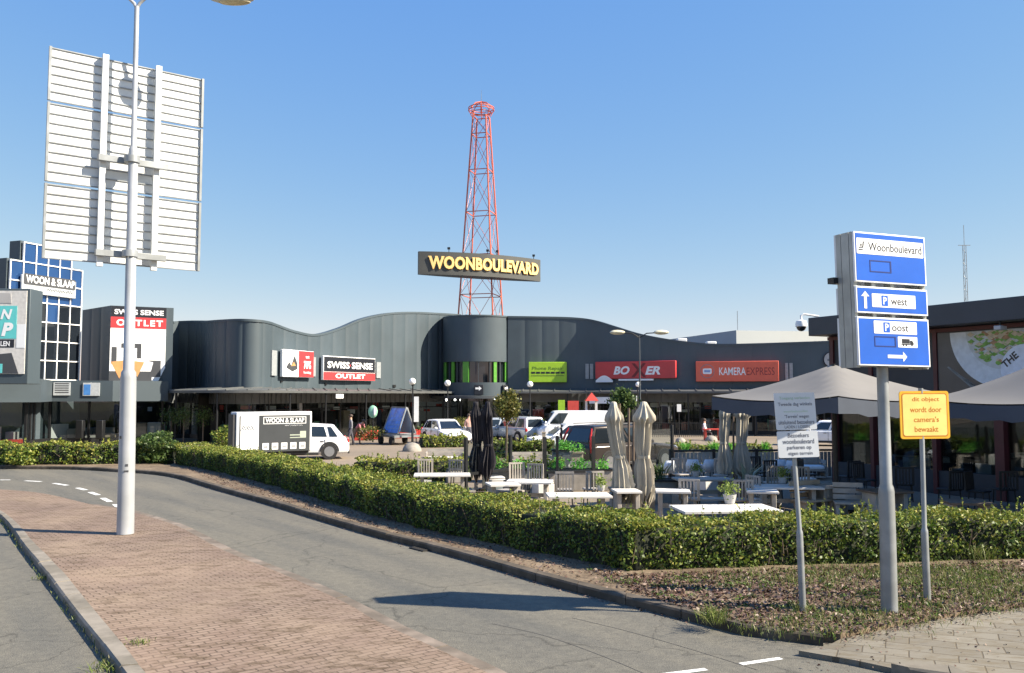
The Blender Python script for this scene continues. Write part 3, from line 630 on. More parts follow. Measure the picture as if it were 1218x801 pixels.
tag(leaf_object('leaf_litter', leaves(c, 0.06, up, 0.6), litter_leaf), 'dry brown fallen leaves covering the bare verge under the signs', 'leaf litter', kind='stuff')
lp2 = [p.xy for p in kin[30:84]] + [p.xy for p in reversed(HL)]
pts = scatter_poly(lp2, 2600)
c = np.array([(x, y, 0.122 + abs(random.gauss(0, 0.008))) for x, y in pts]); up = np.tile(np.array([[0, 0, 1.8]]), (len(c), 1))
tag(leaf_object('leaf_litter', leaves(c, 0.05, up, 0.6), litter_leaf), 'sparse dry leaves on the sandy strip between the kerb and the long hedge', 'leaf litter', kind='stuff')
def blades(pts, hmin, hmax, wid, z0=0.115, lean=0.4):
    n = len(pts); P = np.array([(x, y, z0) for x, y in pts]); a = rng.uniform(0, 2 * np.pi, n); h = rng.uniform(hmin, hmax, n)
    d = np.stack([np.cos(a), np.sin(a), np.zeros(n)], 1) * (wid / 2); l = rng.normal(0, lean, (n, 2)) * h[:, None]
    tip = P + np.concatenate([l, h[:, None]], 1); mid = P + np.concatenate([l * .35, h[:, None] * .6], 1)
    return np.stack([P - d, mid - d * .7, tip, mid + d * .7], 1).reshape(-1, 3)
gp = []
for cx, cy, s_, k in ((950, 690, .5, 260), (1010, 682, .7, 420), (1060, 684, .6, 380), (1140, 682, .6, 560), (1170, 690, .5, 380), (1205, 700, .5, 380), (1120, 705, .6, 260), (1080, 722, .5, 260), (1000, 738, .5, 240), (940, 748, .35, 160), (1180, 712, .5, 300), (880, 690, .6, 200), (1040, 732, .4, 160)):
    q = G(cx, cy, 0.12)
    gp += [(q.x + random.gauss(0, s_ * 1.2), q.y + random.gauss(0, s_ * .8)) for _ in range(int(k * 2.2))]
ok = set(); 
V1 = blades(gp, 0.03, 0.12, 0.014)
tag(leaf_object('grass', V1, grass_leaf), 'thin patchy grass and weeds growing on the verge under the signs', 'grass', kind='stuff')
def weed(label, px, py, n, h, spread, z=0.0, m=None):
    q = G(px, py, z); V = blades([(q.x + random.gauss(0, spread), q.y + random.gauss(0, spread)) for _ in range(n)], h * .4, h, 0.018, z, 0.7)
    o = leaf_object('weed', V, m or bright_leaf); tag(o, label, 'weed', 'weeds along the kerbs'); return o
weed('bright green weed growing at the kerb below the verge', 848, 741, 160, 0.26, 0.1, 0.1, grass_leaf)
weed('grass tuft around the foot of the white sign post', 955, 727, 110, 0.16, 0.07, 0.11, grass_leaf)
weed('small weed in the gutter of the left island kerb', 49, 690, 50, 0.1, 0.06, 0.0, grass_leaf)
weed('low weed on the brick island near its left kerb', 166, 766, 70, 0.06, 0.07, 0.11, grass_leaf)
weed('tuft at the lower end of the left gutter', 125, 797, 90, 0.12, 0.1, 0.0, grass_leaf)
weed('leafy weed rising on the right verge before the hedge', 1165, 668, 120, 0.35, 0.12, 0.11, grass_leaf)
wl = []
for _ in range(150):
    x, y = random.choice(scatter_poly(lp, 1)); g_ = random.choice([18, 30, 45]); sp_ = random.uniform(.03, .11)
    wl += [(x + random.gauss(0, sp_), y + random.gauss(0, sp_), .125 + abs(random.gauss(0, .022))) for _ in range(g_)]
tag(leaf_object('ground_weeds', leaves(np.array(wl), 0.04, np.tile(np.array([[0, 0, .8]]), (len(wl), 1)), .55), leaf_mat('weed_leaf', [(.03, .06, .012), (.07, .12, .02), (.14, .2, .035)], .25)), 'low leafy green weeds creeping over the bare verge', 'weeds', kind='stuff')
sp_l = []
for a, b in zip(VE[:-1], VE[1:]):
    for _ in range(260): q = a.lerp(b, random.random()); sp_l.append((q.x + random.gauss(0, .1), q.y - abs(random.gauss(0, .16)) + .06, .068 + random.random() * .012))
for a, b in zip(ks[24:70], ks[25:71]):
    for _ in range(9): q = a.lerp(b, random.random()); sp_l.append((q.x - abs(random.gauss(0, .06)) - .01, q.y - abs(random.gauss(0, .05)), .006 + random.random() * .012))
for _ in range(120): q = G(random.uniform(960, 1240), random.uniform(735, 800), .06); sp_l.append((q.x, q.y, .066))
tag(leaf_object('leaf_litter', leaves(np.array(sp_l), 0.035, np.tile(np.array([[0, 0, 2.0]]), (len(sp_l), 1)), .6), litter_leaf), 'small dry leaves and dirt spilled along the pavement edge and gutter', 'leaf litter', kind='stuff')
# grass seam along the left gutter
gut = []
for a, b in zip(o_[12:-8], o_[13:-7]):
    for _ in range(26):
        if random.random() < .55: q = a.lerp(b, random.random()); gut.append((q.x - .02 - abs(random.gauss(0, .04)), q.y + random.gauss(0, .02)))
tag(leaf_object('gutter_grass', blades(gut, .02, .1, .016, 0.0), grass_leaf), 'moss and grass growing in the gutter along the island kerb', 'grass', kind='stuff')

# ================================================================== shopping centre
def along(pts, off):                     # offset a plan polyline towards the viewer
    out = []
    for i, p in enumerate(pts):
        a = pts[max(0, i - 1)]; b = pts[min(len(pts) - 1, i + 1)]; t = Vector((b[0] - a[0], b[1] - a[1])).normalized()
        out.append((p[0] + t.y * off, p[1] - t.x * off) + tuple(p[2:]))
    return out
def resample(pts, step):
    L = [0]
    for a, b in zip(pts[:-1], pts[1:]): L.append(L[-1] + math.hypot(b[0] - a[0], b[1] - a[1]))
    n = max(2, int(L[-1] / step)); out = []; j = 0
    for i in range(n + 1):
        s = L[-1] * i / n
        while j < len(L) - 2 and L[j + 1] < s: j += 1
        t = (s - L[j]) / max(L[j + 1] - L[j], 1e-9); out.append(tuple(a + (b - a) * t for a, b in zip(pts[j], pts[j + 1])))
    return out
def plan(spec): 
    return [tuple(p) for p in smooth([Vector((D(px, 470, Y).x, Y, D(px, yt, Y).z)) for px, Y, yt in spec], 8)]
def ribbon(mb, pts, zb, zt=None, groove=0.0):
    """vertical strip along pts; zt None -> third coordinate is the height"""
    P = []
    if groove:
        rs = resample(pts, 0.45)
        for i, p in enumerate(rs):
            if i % 3 and i < len(rs) - 1: P.append(p)
            elif 0 < i < len(rs) - 1:
                a, b = rs[i - 1], rs[i + 1]; t = Vector((b[0] - a[0], b[1] - a[1])).normalized()
                P += [(p[0] - t.x * .03, p[1] - t.y * .03, p[2]), (p[0] - t.y * groove, p[1] + t.x * groove, p[2]), (p[0] + t.x * .03, p[1] + t.y * .03, p[2])]
            else: P.append(p)
    else: P = pts
    n = len(P); vs = [(p[0], p[1], zb) for p in P] + [(p[0], p[1], zt if zt is not None else p[2]) for p in P]
    mb.add(vs, [(i, i + 1, n + i + 1, n + i) for i in range(n - 1)])
def parapet(mb, pts, d=0.35):
    B = along(pts, -d); F_ = along(pts, 0.04); n = len(pts)
    vs = [(p[0], p[1], p[2] - .12) for p in F_] + [(p[0], p[1], p[2] + .03) for p in F_] + [(p[0], p[1], p[2] + .03) for p in B] + [(p[0], p[1], p[2] - 2.5) for p in B]
    fs = []
    for r in range(3): fs += [(r * n + i, r * n + i + 1, (r + 1) * n + i + 1, (r + 1) * n + i) for i in range(n - 1)]
    mb.add(vs, fs)
mall = thing('shopping_centre', 'long dark grey curved shopping centre with wavy roofline and canopies along its shopfronts', 'building', (0, 70, 0.06))
segL = plan([(204, 60.5, 383), (212, 60.8, 382.5), (226, 60, 382), (238, 58.2, 382), (246, 56, 382), (260, 54.2, 381), (283, 53.2, 380), (305, 53.4, 381), (318, 54.4, 383), (327, 55.6, 386), (350, 57.6, 394), (375, 59.8, 398), (402, 62, 391), (430, 64.2, 379.5), (460, 66.8, 373), (490, 69.2, 371.5), (525, 72, 373), (548, 74, 374.5)])
segR = plan([(604, 70.2, 376.5), (640, 70.1, 377), (680, 70.0, 378), (706, 69.7, 381), (730, 68.8, 388), (760, 67.8, 397), (790, 67.0, 403), (815, 66.6, 406.5), (850, 66, 409.5), (900, 65.3, 409), (990, 64, 406), (1060, 63, 404)])
CYX, CYY, CYR = D(569, 470, 72).x, 72.0, 2.9
mb = MB(); ribbon(mb, segL, 3.2, None, 0.02); mb.build('facade_wall', M('cladding'), mall, sharp=60)
mb = MB(); ribbon(mb, segR, 3.2, None, 0.007); mb.build('facade_wall', M('cladding'), mall, sharp=60)
mb = MB(); parapet(mb, segL); mb.build('parapet', M('cladding'), mall, sharp=50)
mb = MB(); parapet(mb, segR); mb.build('parapet', M('cladding'), mall, sharp=50)
ztopc = D(569, 374.5, CYY - CYR).z
mb = MB(); mb.lathe([(CYR - .2, 5.62), (CYR, 5.62), (CYR, ztopc - .12), (CYR + .05, ztopc - .12), (CYR + .05, ztopc), (CYR - .3, ztopc), (CYR - .3, ztopc - 1)], (CYX, CYY, 0), 64)
mb.lathe([(CYR - .2, 2.95), (CYR, 2.95), (CYR, 3.98), (CYR - .2, 3.98)], (CYX, CYY, 0), 64); mb.build('drum_tower', M('cladding'), mall, sharp=40)
mb = MB(); mb.lathe([(CYR - .22, 3.9), (CYR - .22, 5.7)], (CYX, CYY, 0), 40); wb = mb.build('window_band', M('glass_dark'), mall)
mb = MB(); mb2 = MB()
for k in range(40):
    a = -math.pi + k * math.pi / 39 * 1.0; rr_ = CYR - .12; c_, s_ = math.cos(a), math.sin(a)
    wide = k in (3, 4, 10, 15, 16, 26, 31, 35, 36)
    mb = MB() if wide else mb2
    mb.box((CYX + rr_ * c_, CYY + rr_ * s_, 4.8), (0.14, .26 if wide else .05, 1.62), a) if (wide or k % 4 == 0) else None
    if wide: mb.build('green_fin', mat('fin_green', (0.1, 0.33, 0.04), 0.4), wb)
mb2.build('mullion', M('cladding_dark'), wb)
mb = MB(); mb.lathe([(CYR - .1, 2.7), (CYR + 1.0, 2.72), (CYR + 1.0, 2.92), (CYR - .1, 2.95)], (CYX, CYY, 0), 48); mb.build('canopy', M('cladding_dark'), mall)
# band, glazing, canopies
def shopfront(pts, name_i, canopy_depth=2.3, zc=3.22, posts=True, light=False):
    ins = along(pts, -0.3)
    mb = MB(); b0 = along(pts, -0.12); ribbon(mb, b0, 2.45, 3.2)
    rs = resample(b0, 0.55)
    for i, p in enumerate(rs[:-1]):
        q = rs[i + 1]; a = math.atan2(q[1] - p[1], q[0] - p[0]); n_ = (math.sin(a), -math.cos(a)); mb.box((p[0] + n_[0] * .03, p[1] + n_[1] * .03, 2.82), (.09, .06, .72), a)
    mb.build('fascia_band', M('band'), mall)
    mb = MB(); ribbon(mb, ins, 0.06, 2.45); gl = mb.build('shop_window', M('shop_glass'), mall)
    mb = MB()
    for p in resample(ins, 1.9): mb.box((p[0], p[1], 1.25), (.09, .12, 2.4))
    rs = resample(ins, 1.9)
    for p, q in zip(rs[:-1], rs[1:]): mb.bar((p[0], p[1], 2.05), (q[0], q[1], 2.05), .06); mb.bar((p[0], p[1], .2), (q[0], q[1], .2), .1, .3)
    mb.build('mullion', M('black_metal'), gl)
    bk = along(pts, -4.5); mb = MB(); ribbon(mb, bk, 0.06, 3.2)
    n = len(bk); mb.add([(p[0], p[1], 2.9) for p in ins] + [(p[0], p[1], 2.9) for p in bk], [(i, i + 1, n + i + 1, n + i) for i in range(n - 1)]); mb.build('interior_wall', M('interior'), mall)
    fr_ = along(pts, canopy_depth); mb = MB(); n = len(fr_)
    P0 = along(pts, 0.02)
    vs = [(p[0], p[1], zc + .22) for p in P0] + [(p[0], p[1], zc + .05) for p in fr_] + [(p[0], p[1], zc - .1) for p in fr_] + [(p[0], p[1], zc + .02) for p in P0]
    fs = []
    for r in range(3): fs += [(r * n + i, r * n + i + 1, (r + 1) * n + i + 1, (r + 1) * n + i) for i in range(n - 1)]
    fs += [(0, n, 2 * n, 3 * n), (n - 1, 4 * n - 1, 3 * n - 1, 2 * n - 1)]
    mb.add(vs, fs)
    ri = resample(P0, 1.2); ro = resample(fr_, 1.2); k = min(len(ri), len(ro)); 
    for i in range(k):
        a = resample(P0, 1.2)[i]; t = i / (k - 1); b = ro[min(len(ro) - 1, round(t * (len(ro) - 1)))]
        mb.bar((a[0], a[1], zc + .25), (b[0], b[1], zc + .08), .07, .06)
    cp = mb.build('canopy', M('canopy_grey'), mall, sharp=25)
    rs = resample(along(pts, canopy_depth - .2), 4.2)
    for p in rs[1:-1]:
        mb = MB(); mb.tube([(p[0], p[1], .06), (p[0], p[1], zc)], .06, 8); mb.build('post', M('black_metal'), cp)
    # goods inside and in front
    g = MB(); cols = [M('interior'), M('white_paint'), M('plastic_red'), M('wood_light'), M('plastic_green'), M('cloth_navy'), M('poster_grey')]
    r = random.Random(name_i)
    for p, q in zip(resample(along(pts, -1.6), .8), resample(along(pts, -3.4), .8)):
        for base in (p, q):
            if r.random() < .75:
                h = r.choice([.5, .8, 1.1, 1.8]); g.cur = r.choice([0, 0, 0, 1, 2, 3, 3, 4, 5, 6]); g.box((base[0], base[1], .06 + h / 2), (r.uniform(.3, .9), r.uniform(.3, .7), h), r.uniform(0, 1.5))
            if r.random() < .35: g.cur = r.choice([1, 1, 6, 2]); g.box((base[0], base[1], r.uniform(1.7, 2.3)), (r.uniform(.15, .7), .05, r.uniform(.1, .4)), r.uniform(-.3, .3))
    tag(g.build('display_goods', cols, mall), kind='stuff')
shopfront(segL, 3); shopfront(segR, 8, 2.0)
cyl = [(CYX + (CYR - .35) * math.cos(a), CYY + (CYR - .35) * math.sin(a)) for a in [math.pi + i * math.pi / 24 for i in range(25)]]
mb = MB(); ribbon(mb, cyl, .06, 2.75); gl = mb.build('shop_window', M('shop_glass'), mall)
mb = MB(); [mb.box((p[0], p[1], 1.4), (.1, .1, 2.7)) for p in cyl[::4]]; mb.build('mullion', M('black_metal'), gl)
mb = MB(); mb.lathe([(1.6, .06), (1.6, 2.8)], (CYX, CYY + .2, 0), 24); mb.build('interior_wall', M('interior'), mall)
lm = bpy.data.materials.new('lit_lamp'); lm.use_nodes = True; lm.node_tree.nodes['Principled BSDF'].inputs['Emission Color'].default_value = (1, .95, .88, 1); lm.node_tree.nodes['Principled BSDF'].inputs['Emission Strength'].default_value = 3.0
for px, py, Y in ((531, 486, 70), (541, 484, 72), (548, 488, 71), (556, 485, 73), (588, 486, 71), (596, 489, 72), (607, 485, 71), (620, 483, 71.5), (640, 486, 71.5), (655, 484, 71.2), (790, 484, 69), (823, 486, 68.5), (398, 486, 64), (412, 484, 65), (450, 484, 67.8), (505, 486, 72)):
    p = D(px, py, Y); mb = MB(); mb.ball((p.x, p.y, 2.6), .09, 10); mb.tube([(p.x, p.y, 2.66), (p.x, p.y, 2.89)], .05, 6); mb.build('lit_lamp', lm, mall)
# bulk of the building behind
mb = MB(); mb.add([(x, y, z) for z in (0.06, 6.4) for x, y in ((-22.6, 62), (-8, 76.5), (1, 76.5), (27, 68.5), (30, 110), (-30, 110))], [(6, 7, 8, 9, 10, 11), (0, 1, 7, 6), (1, 2, 8, 7), (2, 3, 9, 8), (3, 4, 10, 9), (4, 5, 11, 10), (5, 0, 6, 11)]); mb.build('roof_block', M('cladding_dark'), mall)
# rooflights
frB = Fr(D(706, 470, 69.2), D(990, 470, 64.0))
for x0, x1, y0, y1 in ((805, 816, 403, 408.5), (841, 850, 406.5, 412)):
    pp = D((x0 + x1) / 2, y0, 70); mb = MB(); mb.box((pp.x, pp.y, pp.z - .15), (.75, .7, .3)); mb.build('roof_vent', M('white_paint'), mall, bevel=.06)
# ---- left store block and glass tower
store = thing('furniture_store', 'dark grey furniture store on the left with stepped glass entrance tower', 'building', D(60, 470, 53).xy.to_3d())
tA = D(9, 400, 50); tB = D(95, 400, 54.6); frT = Fr(tA, tB); TL = frT.L
rows = [3.9 + 1.135 * i for i in range(8)]     # 3.9 .. 11.85
cols_ = [TL * i / 6 for i in range(7)]
mb = MB(); mu = MB(); dkg = MB()
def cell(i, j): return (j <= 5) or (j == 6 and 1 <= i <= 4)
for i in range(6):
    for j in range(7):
        if cell(i, j): fbox(dkg if j <= 3 - (i == 3) and not (j == 3 and i < 2) else mb, frT, cols_[i] + .02, rows[j] + .02, cols_[i + 1] - .02, rows[j + 1] - .02, -.12, 0)  # lower panes darker: reflection of a dark building put into their colour
gt = mb.build('tower_glazing', M('glass_sky'), store); dkg.build('dark_reflection_glazing', M('glass_dark'), store)
for i in range(7):
    top_ = rows[7] if 1 <= i <= 5 else rows[6]; fbox(mu, frT, cols_[i] - .032, rows[0], cols_[i] + .032, top_, -.05, .06)
for j in range(8):
    a, b = (0, 6) if j <= 6 else (1, 5); fbox(mu, frT, cols_[a] - .045, rows[j] - .032, cols_[b] + .032, rows[j] + .032, -.05, .063)
mu.build('mullion', M('white_paint'), gt)
mb = MB(); fbox(mb, frT, -.2, .06, TL + .2, rows[0], -2.5, -.06)
fbox(mb, frT, -.12, rows[0], TL + .1, rows[6] + .1, -1.0, -.14); fbox(mb, frT, cols_[1] - .12, rows[6] + .1, cols_[5] + .12, rows[7] + .1, -1.0, -.14)
mb.build('tower_frame', M('cladding'), store)
# blocks
q0 = D(95, 470, 57); q1 = D(129, 470, 54); q2 = D(204, 470, 55.6); q3 = (q2.x * 62 / q2.y - .15, 62.0)
zt = D(150, 364.5, 54.5).z
mb = MB(); ln = [(q0.x, q0.y, zt), (q1.x, q1.y, zt), (q2.x, q2.y, zt), (q3[0], q3[1], zt)]
for a, b in zip(ln[:-1], ln[1:]): ribbon(mb, [a, b], 2.55, None, 0.015)
mb.add([(q0.x, q0.y, zt), (q1.x, q1.y, zt), (q2.x, q2.y, zt), (q3[0], q3[1], zt), (q0.x, 66, zt)], [(0, 1, 2, 3, 4)]); mb.build('poster_block', M('cladding'), store, sharp=60)
# low fascia in front and shop windows under it
f0 = D(-140, 470, 43); f1 = D(48, 470, 46.5); f2 = D(62, 470, 52); f3 = D(134, 470, 52.6); f4 = D(200, 470, 54.6)
fl = [(f0.x, f0.y), (f1.x, f1.y), (f2.x, f2.y), (f3.x, f3.y), (f4.x, f4.y)]
mb = MB(); 
for a, b in zip(fl[:-1], fl[1:]): ribbon(mb, [a, b], 2.62, 3.85)
bk_ = along(fl, -1.6); n = len(fl)
mb.add([(p[0], p[1], 3.85) for p in fl] + [(p[0], p[1], 3.85) for p in bk_], [(i, i + 1, n + i + 1, n + i) for i in range(n - 1)])
mb.add([(p[0], p[1], 2.62) for p in fl] + [(p[0], p[1], 2.62) for p in bk_], [(i, i + 1, n + i + 1, n + i) for i in range(n - 1)])
mb.build('fascia', M('cladding'), store, sharp=20)
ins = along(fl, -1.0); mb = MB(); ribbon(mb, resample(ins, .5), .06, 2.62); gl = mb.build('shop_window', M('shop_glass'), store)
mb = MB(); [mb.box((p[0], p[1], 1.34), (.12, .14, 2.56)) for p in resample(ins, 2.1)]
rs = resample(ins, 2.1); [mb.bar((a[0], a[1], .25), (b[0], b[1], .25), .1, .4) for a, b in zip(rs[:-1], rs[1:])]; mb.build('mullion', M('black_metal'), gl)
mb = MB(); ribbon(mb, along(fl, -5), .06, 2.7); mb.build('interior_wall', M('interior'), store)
g = MB(); r = random.Random(5); cols = [M('interior'), M('white_paint'), M('plastic_red'), M('wood_light'), M('plastic_green'), M('cloth_navy'), M('poster_grey')]
for p in resample(along(fl, -2.2), .9) + resample(along(fl, -3.6), .9):
    g.cur = r.choice([0, 0, 1, 2, 3, 5, 6, 6]); h = r.choice([.5, .9, 1.2]); g.box((p[0], p[1], .06 + h / 2), (r.uniform(.4, 1.2), r.uniform(.3, .8), h), r.uniform(0, 1.5))
tag(g.build('display_goods', cols, store), kind='stuff')
mb = MB(); mb.add([(x, y, z) for z in (3.8, zt - .3) for x, y in ((f0.x, f0.y + 1.6), (-24.2, 51.5), (q0.x + .2, 58), (-22.3, 62.5), (-23, 90), (-75, 90), (-75, 50))], [(7, 8, 9, 10, 11, 12, 13)] + [(i, (i + 1) % 7, 7 + (i + 1) % 7, 7 + i) for i in range(7)])
# ---- signs on the facades
def board(name, label, cat, fr, x0, y0, x1, y1, n, thick, m, group='shop signs on the shopping centre', bevel=.03):
    u0, v0, u1, v1 = fr.rect(x0, y0, x1, y1); p = fr.pt((u0 + u1) / 2, v0, n); root = thing(name, label, cat, p, group)
    mb = MB(); fbox(mb, fr, u0, v0, u1, v1, n, n + thick); b = mb.build('panel', m, root, bevel=bevel); return root, n + thick + .006
def wall_fr(px0, px1, pts):              # tangent frame of a facade between two picture columns
    def at(px):
        best = None
        for a, b in zip(pts[:-1], pts[1:]):
            xa = 609 + F * a[0] / a[1] * 1.0022; xb = 609 + F * b[0] / b[1] * 1.0022
            if xa <= px <= xb: t = (px - xa) / (xb - xa); return Vector((a[0] + (b[0] - a[0]) * t, a[1] + (b[1] - a[1]) * t, 0))
        return Vector((pts[-1][0], pts[-1][1], 0))
    return Fr(at(px0), at(px1))
fr = wall_fr(380, 442, segL)
t, n = board('shop_sign', 'wide black and red wall sign reading SWISS SENSE OUTLET', 'sign', fr, 380, 425, 442, 453, .12, .22, M('white_paint'))
u0, v0, u1, v1 = fr.rect(380, 425, 442, 453); H = v1 - v0
mb = MB(); fbox(mb, fr, u0 + .06, v0 + H * .36, u1 - .06, v1 - .06, n - .006, n + .01); mb.build('name_field', M('sign_black'), t)
mb = MB(); fbox(mb, fr, u0 + .03, v0 + .03, u1 - .03, v0 + H * .34, n - .006, n + .01); mb.build('outlet_field', M('sign_red'), t)
mb = MB(); ftext(mb, 'SWISS SENSE', fr, u0 + .4, v0 + H * .5, u1 - .35, v0 + H * .78, n + .016, .03); mb.build('lettering', M('sign_white'), t)
mb = MB(); ftext(mb, 'OUTLET', fr, u0 + 1.25, v0 + H * .09, u1 - 1.2, v0 + H * .28, n + .016, .03); mb.build('lettering', M('sign_white'), t)
mb = MB(); fdisc(mb, fr, (u0 + u1) / 2 - .04, v0 + H * .64, .07, n + .01, n + .017, 10); mb.build('dot', M('sign_red'), t)
fr = wall_fr(329, 370, segL)
t, n = board('shop_sign', 'white and red 70% sale sign with bed picture on the curved wall', 'sign', fr, 331, 417, 368, 449, .12, .22, M('sign_white'))
u0, v0, u1, v1 = fr.rect(331, 417, 368, 449); W_ = u1 - u0; H = v1 - v0
mb = MB(); fbox(mb, fr, u0 + W_ * .5, v0 + .03, u1 - .03, v1 - .03, n - .006, n + .01); mb.build('red_field', M('sign_red'), t)
mb = MB(); ftext(mb, '70%', fr, u0 + W_ * .66, v0 + H * .32, u1 - W_ * .1, v0 + H * .62, n + .016, .05); ftext(mb, 'korting', fr, u0 + W_ * .66, v0 + H * .12, u1 - W_ * .1, v0 + H * .24, n + .016, .03); ftext(mb, 'tot', fr, u0 + W_ * .72, v0 + H * .72, u1 - W_ * .16, v0 + H * .82, n + .016, .03); mb.build('lettering', M('sign_white'), t)
mb = MB(); fpoly(mb, fr, [(u0 + W_ * .1, v0 + H * .35), (u0 + W_ * .2, v0 + H * .55), (u0 + W_ * .26, v0 + H * .42), (u0 + W_ * .36, v0 + H * .8), (u0 + W_ * .46, v0 + H * .5), (u0 + W_ * .46, v0 + H * .3), (u0 + W_ * .3, v0 + H * .2)], n - .006, n + .01); mb.build('picture', M('poster_dark'), t)
mb = MB(); fpoly(mb, fr, [(u0 + W_ * .25, v0 + H * .4), (u0 + W_ * .34, v0 + H * .56), (u0 + W_ * .4, v0 + H * .42)], n, n + .016); mb.build('picture_detail', M('tan_throw'), t)
fr = wall_fr(629, 674, segR)
t, n = board('shop_sign', 'lime green sign on the wall right of the drum reading Phone Repair', 'sign', fr, 629, 431, 674, 455, .1, .3, M('lime'))
txt('lettering', 'Phone Repair', fr, 633, 436.5, 670, 441.5, n, mat('olive_print', (.1, .2, .02), .5), t, .01)
mb = MB()
for k in range(7): fbox(mb, fr, *fr.rect(632 + k * 5.8, 442.6, 636.6 + k * 5.8, 444.8), n - .006, n + .004)
fbox(mb, fr, *fr.rect(632, 447, 671, 447.5), n - .006, n + .004); mb.build('printed_bar', M('sign_black'), t)
fr = wall_fr(710, 806, segR)
t, n = board('shop_sign', 'long dark red shop sign reading BOXXER', 'sign', fr, 710.5, 430, 805.5, 450.5, .1, .35, M('sign_red'))
txt('lettering', 'BO', fr, 732, 436, 751, 446, n, M('sign_white'), t, .04, .25); txt('lettering', 'ER', fr, 769.5, 436, 787.5, 446, n, M('sign_white'), t, .04, .25)
txt('cross_letter', 'X', fr, 753, 432.5, 771, 449, n, mat('dark_red', (.16, .015, .02), .5), t, .02)
u, v, u_, v_ = fr.rect(711, 447, 731, 455); mb = MB(); fpoly(mb, fr, [(u + (u_ - u) * k / 10, v + (v_ - v) * (.25 + .75 * math.sin(math.pi * k / 10))) for k in range(11)] + [(u_, v), (u, v)], n - .1, n + .01); mb.build('badge', M('sign_white'), t)
pxbox('sub_panel', fr, 738, 451, 779, 453, n - .2, n, M('sign_white'), t)
fr = wall_fr(828, 927, segR)
t, n = board('shop_sign', 'long orange red shop sign reading KAMERA EXPRESS with a round emblem', 'sign', fr, 828, 430, 926, 454, .1, .35, M('sign_orange_red'))
txt('lettering', 'KAMERA', fr, 855.5, 437.5, 887, 446.5, n, M('sign_white'), t, .01); txt('lettering', 'EXPRESS', fr, 888, 437.5, 921, 446.5, n, mat('wine', (.25, .03, .03), .5), t, -.004)
u, v, u_, v_ = fr.rect(833, 434, 850, 450); mb = MB(); fdisc(mb, fr, (u + u_) / 2, (v + v_) / 2, .52, n - .006, n + .006); eb = mb.build('emblem', mat('emblem_grey', (.35, .2, .2), .5), t)
mb = MB(); fdisc(mb, fr, (u + u_) / 2, (v + v_) / 2, .46, n, n + .012); mb.build('emblem_field', M('sign_orange_red'), eb)
mb = MB(); frbox(mb, fr, u + .2, v + .3, u_ - .2, v_ - .3, .1, n, n + .02); mb.build('emblem_camera', M('sign_white'), eb)
mb = MB(); fbox(mb, fr, u + .3, v + .42, u_ - .3, v_ - .42, n, n + .026); mb.build('emblem_band', mat('pale_blue', (.25, .35, .6), .5), eb)
# vents, little panels on the wall
def wallbits(pts, lst, m, name):
    for x0, y0, x1, y1 in lst:
        fr = wall_fr(x0 - 3, x1 + 3, pts); pxbox(name, fr, x0, y0, x1, y1, -.02, .08, m, mall)
wallbits(segR, [(696.5, 433, 700.5, 451), (702, 433, 706, 451), (934, 432, 937.5, 453), (939, 432, 943, 453)], mat('louvre', (.28, .3, .31), .5), 'louvre')
wallbits(segL, [(322, 417, 328, 447), (370.5, 425, 374.5, 448), (447, 431, 452, 450)], M('louvre'), 'louvre')
wallbits(segL, [(333, 453, 335, 455), (386, 456, 388, 458.5), (467, 458, 470, 461)], M('black_metal'), 'wall_lamp')
fr = wall_fr(970, 995, segR); t, n = board('hanging_sign', 'round pale wall sign on the dark wall beside the blue sign post', 'sign', fr, 985, 427, 986, 428, .05, .05, M('sign_black'), bevel=0)
u, v = fr.uv(989, 428); mb = MB(); fdisc(mb, fr, u, v, .52, .1, .2); mb.build('disc', M('poster_grey'), t); mb = MB(); fdisc(mb, fr, u, v, .6, .08, .15); mb.build('rim', M('sign_black'), t)
mb = MB(); fbox(mb, fr, u - .3, v - .1, u + .3, v + .05, .2, .21); fbox(mb, fr, u - .15, v - .3, u + .1, v + .25, .2, .212); mb.build('mark', mat('mark_grey', (.15, .16, .17), .5), t)
# arrow signs on the drum
for x0, lab in ((564, 'black arrow panel on the drum wall, the left one of the two'), (597, 'black panel with white mark under the right end of the drum window band')):
    p = D(x0 + 5, 463, CYY - CYR); a = math.asin((p.x - CYX) / CYR); y = CYY - CYR * math.cos(a); fr = Fr((p.x - .3 * math.cos(a), y - .3 * math.sin(a) * 1), (p.x + .3 * math.cos(a), y + .3 * math.sin(a)))
    t, n = board('arrow_sign', lab, 'sign', fr, x0, 458, x0 + 11 if x0 < 580 else x0 + 7, 470, .03, .12, M('sign_black'))
    u0, v0, u1, v1 = fr.rect(x0 + 1.5, 459.5, x0 + 9 if x0 < 580 else x0 + 6, 465); mb = MB(); hm = (v0 + v1) / 2
    fpoly(mb, fr, [(u0, hm - .07), (u0 + (u1 - u0) * .55, hm - .07), (u0 + (u1 - u0) * .55, v0), (u1, hm), (u0 + (u1 - u0) * .55, v1), (u0 + (u1 - u0) * .55, hm + .07), (u0, hm + .07)], n - .006, n + .006); mb.build('arrow', M('sign_white'), t)
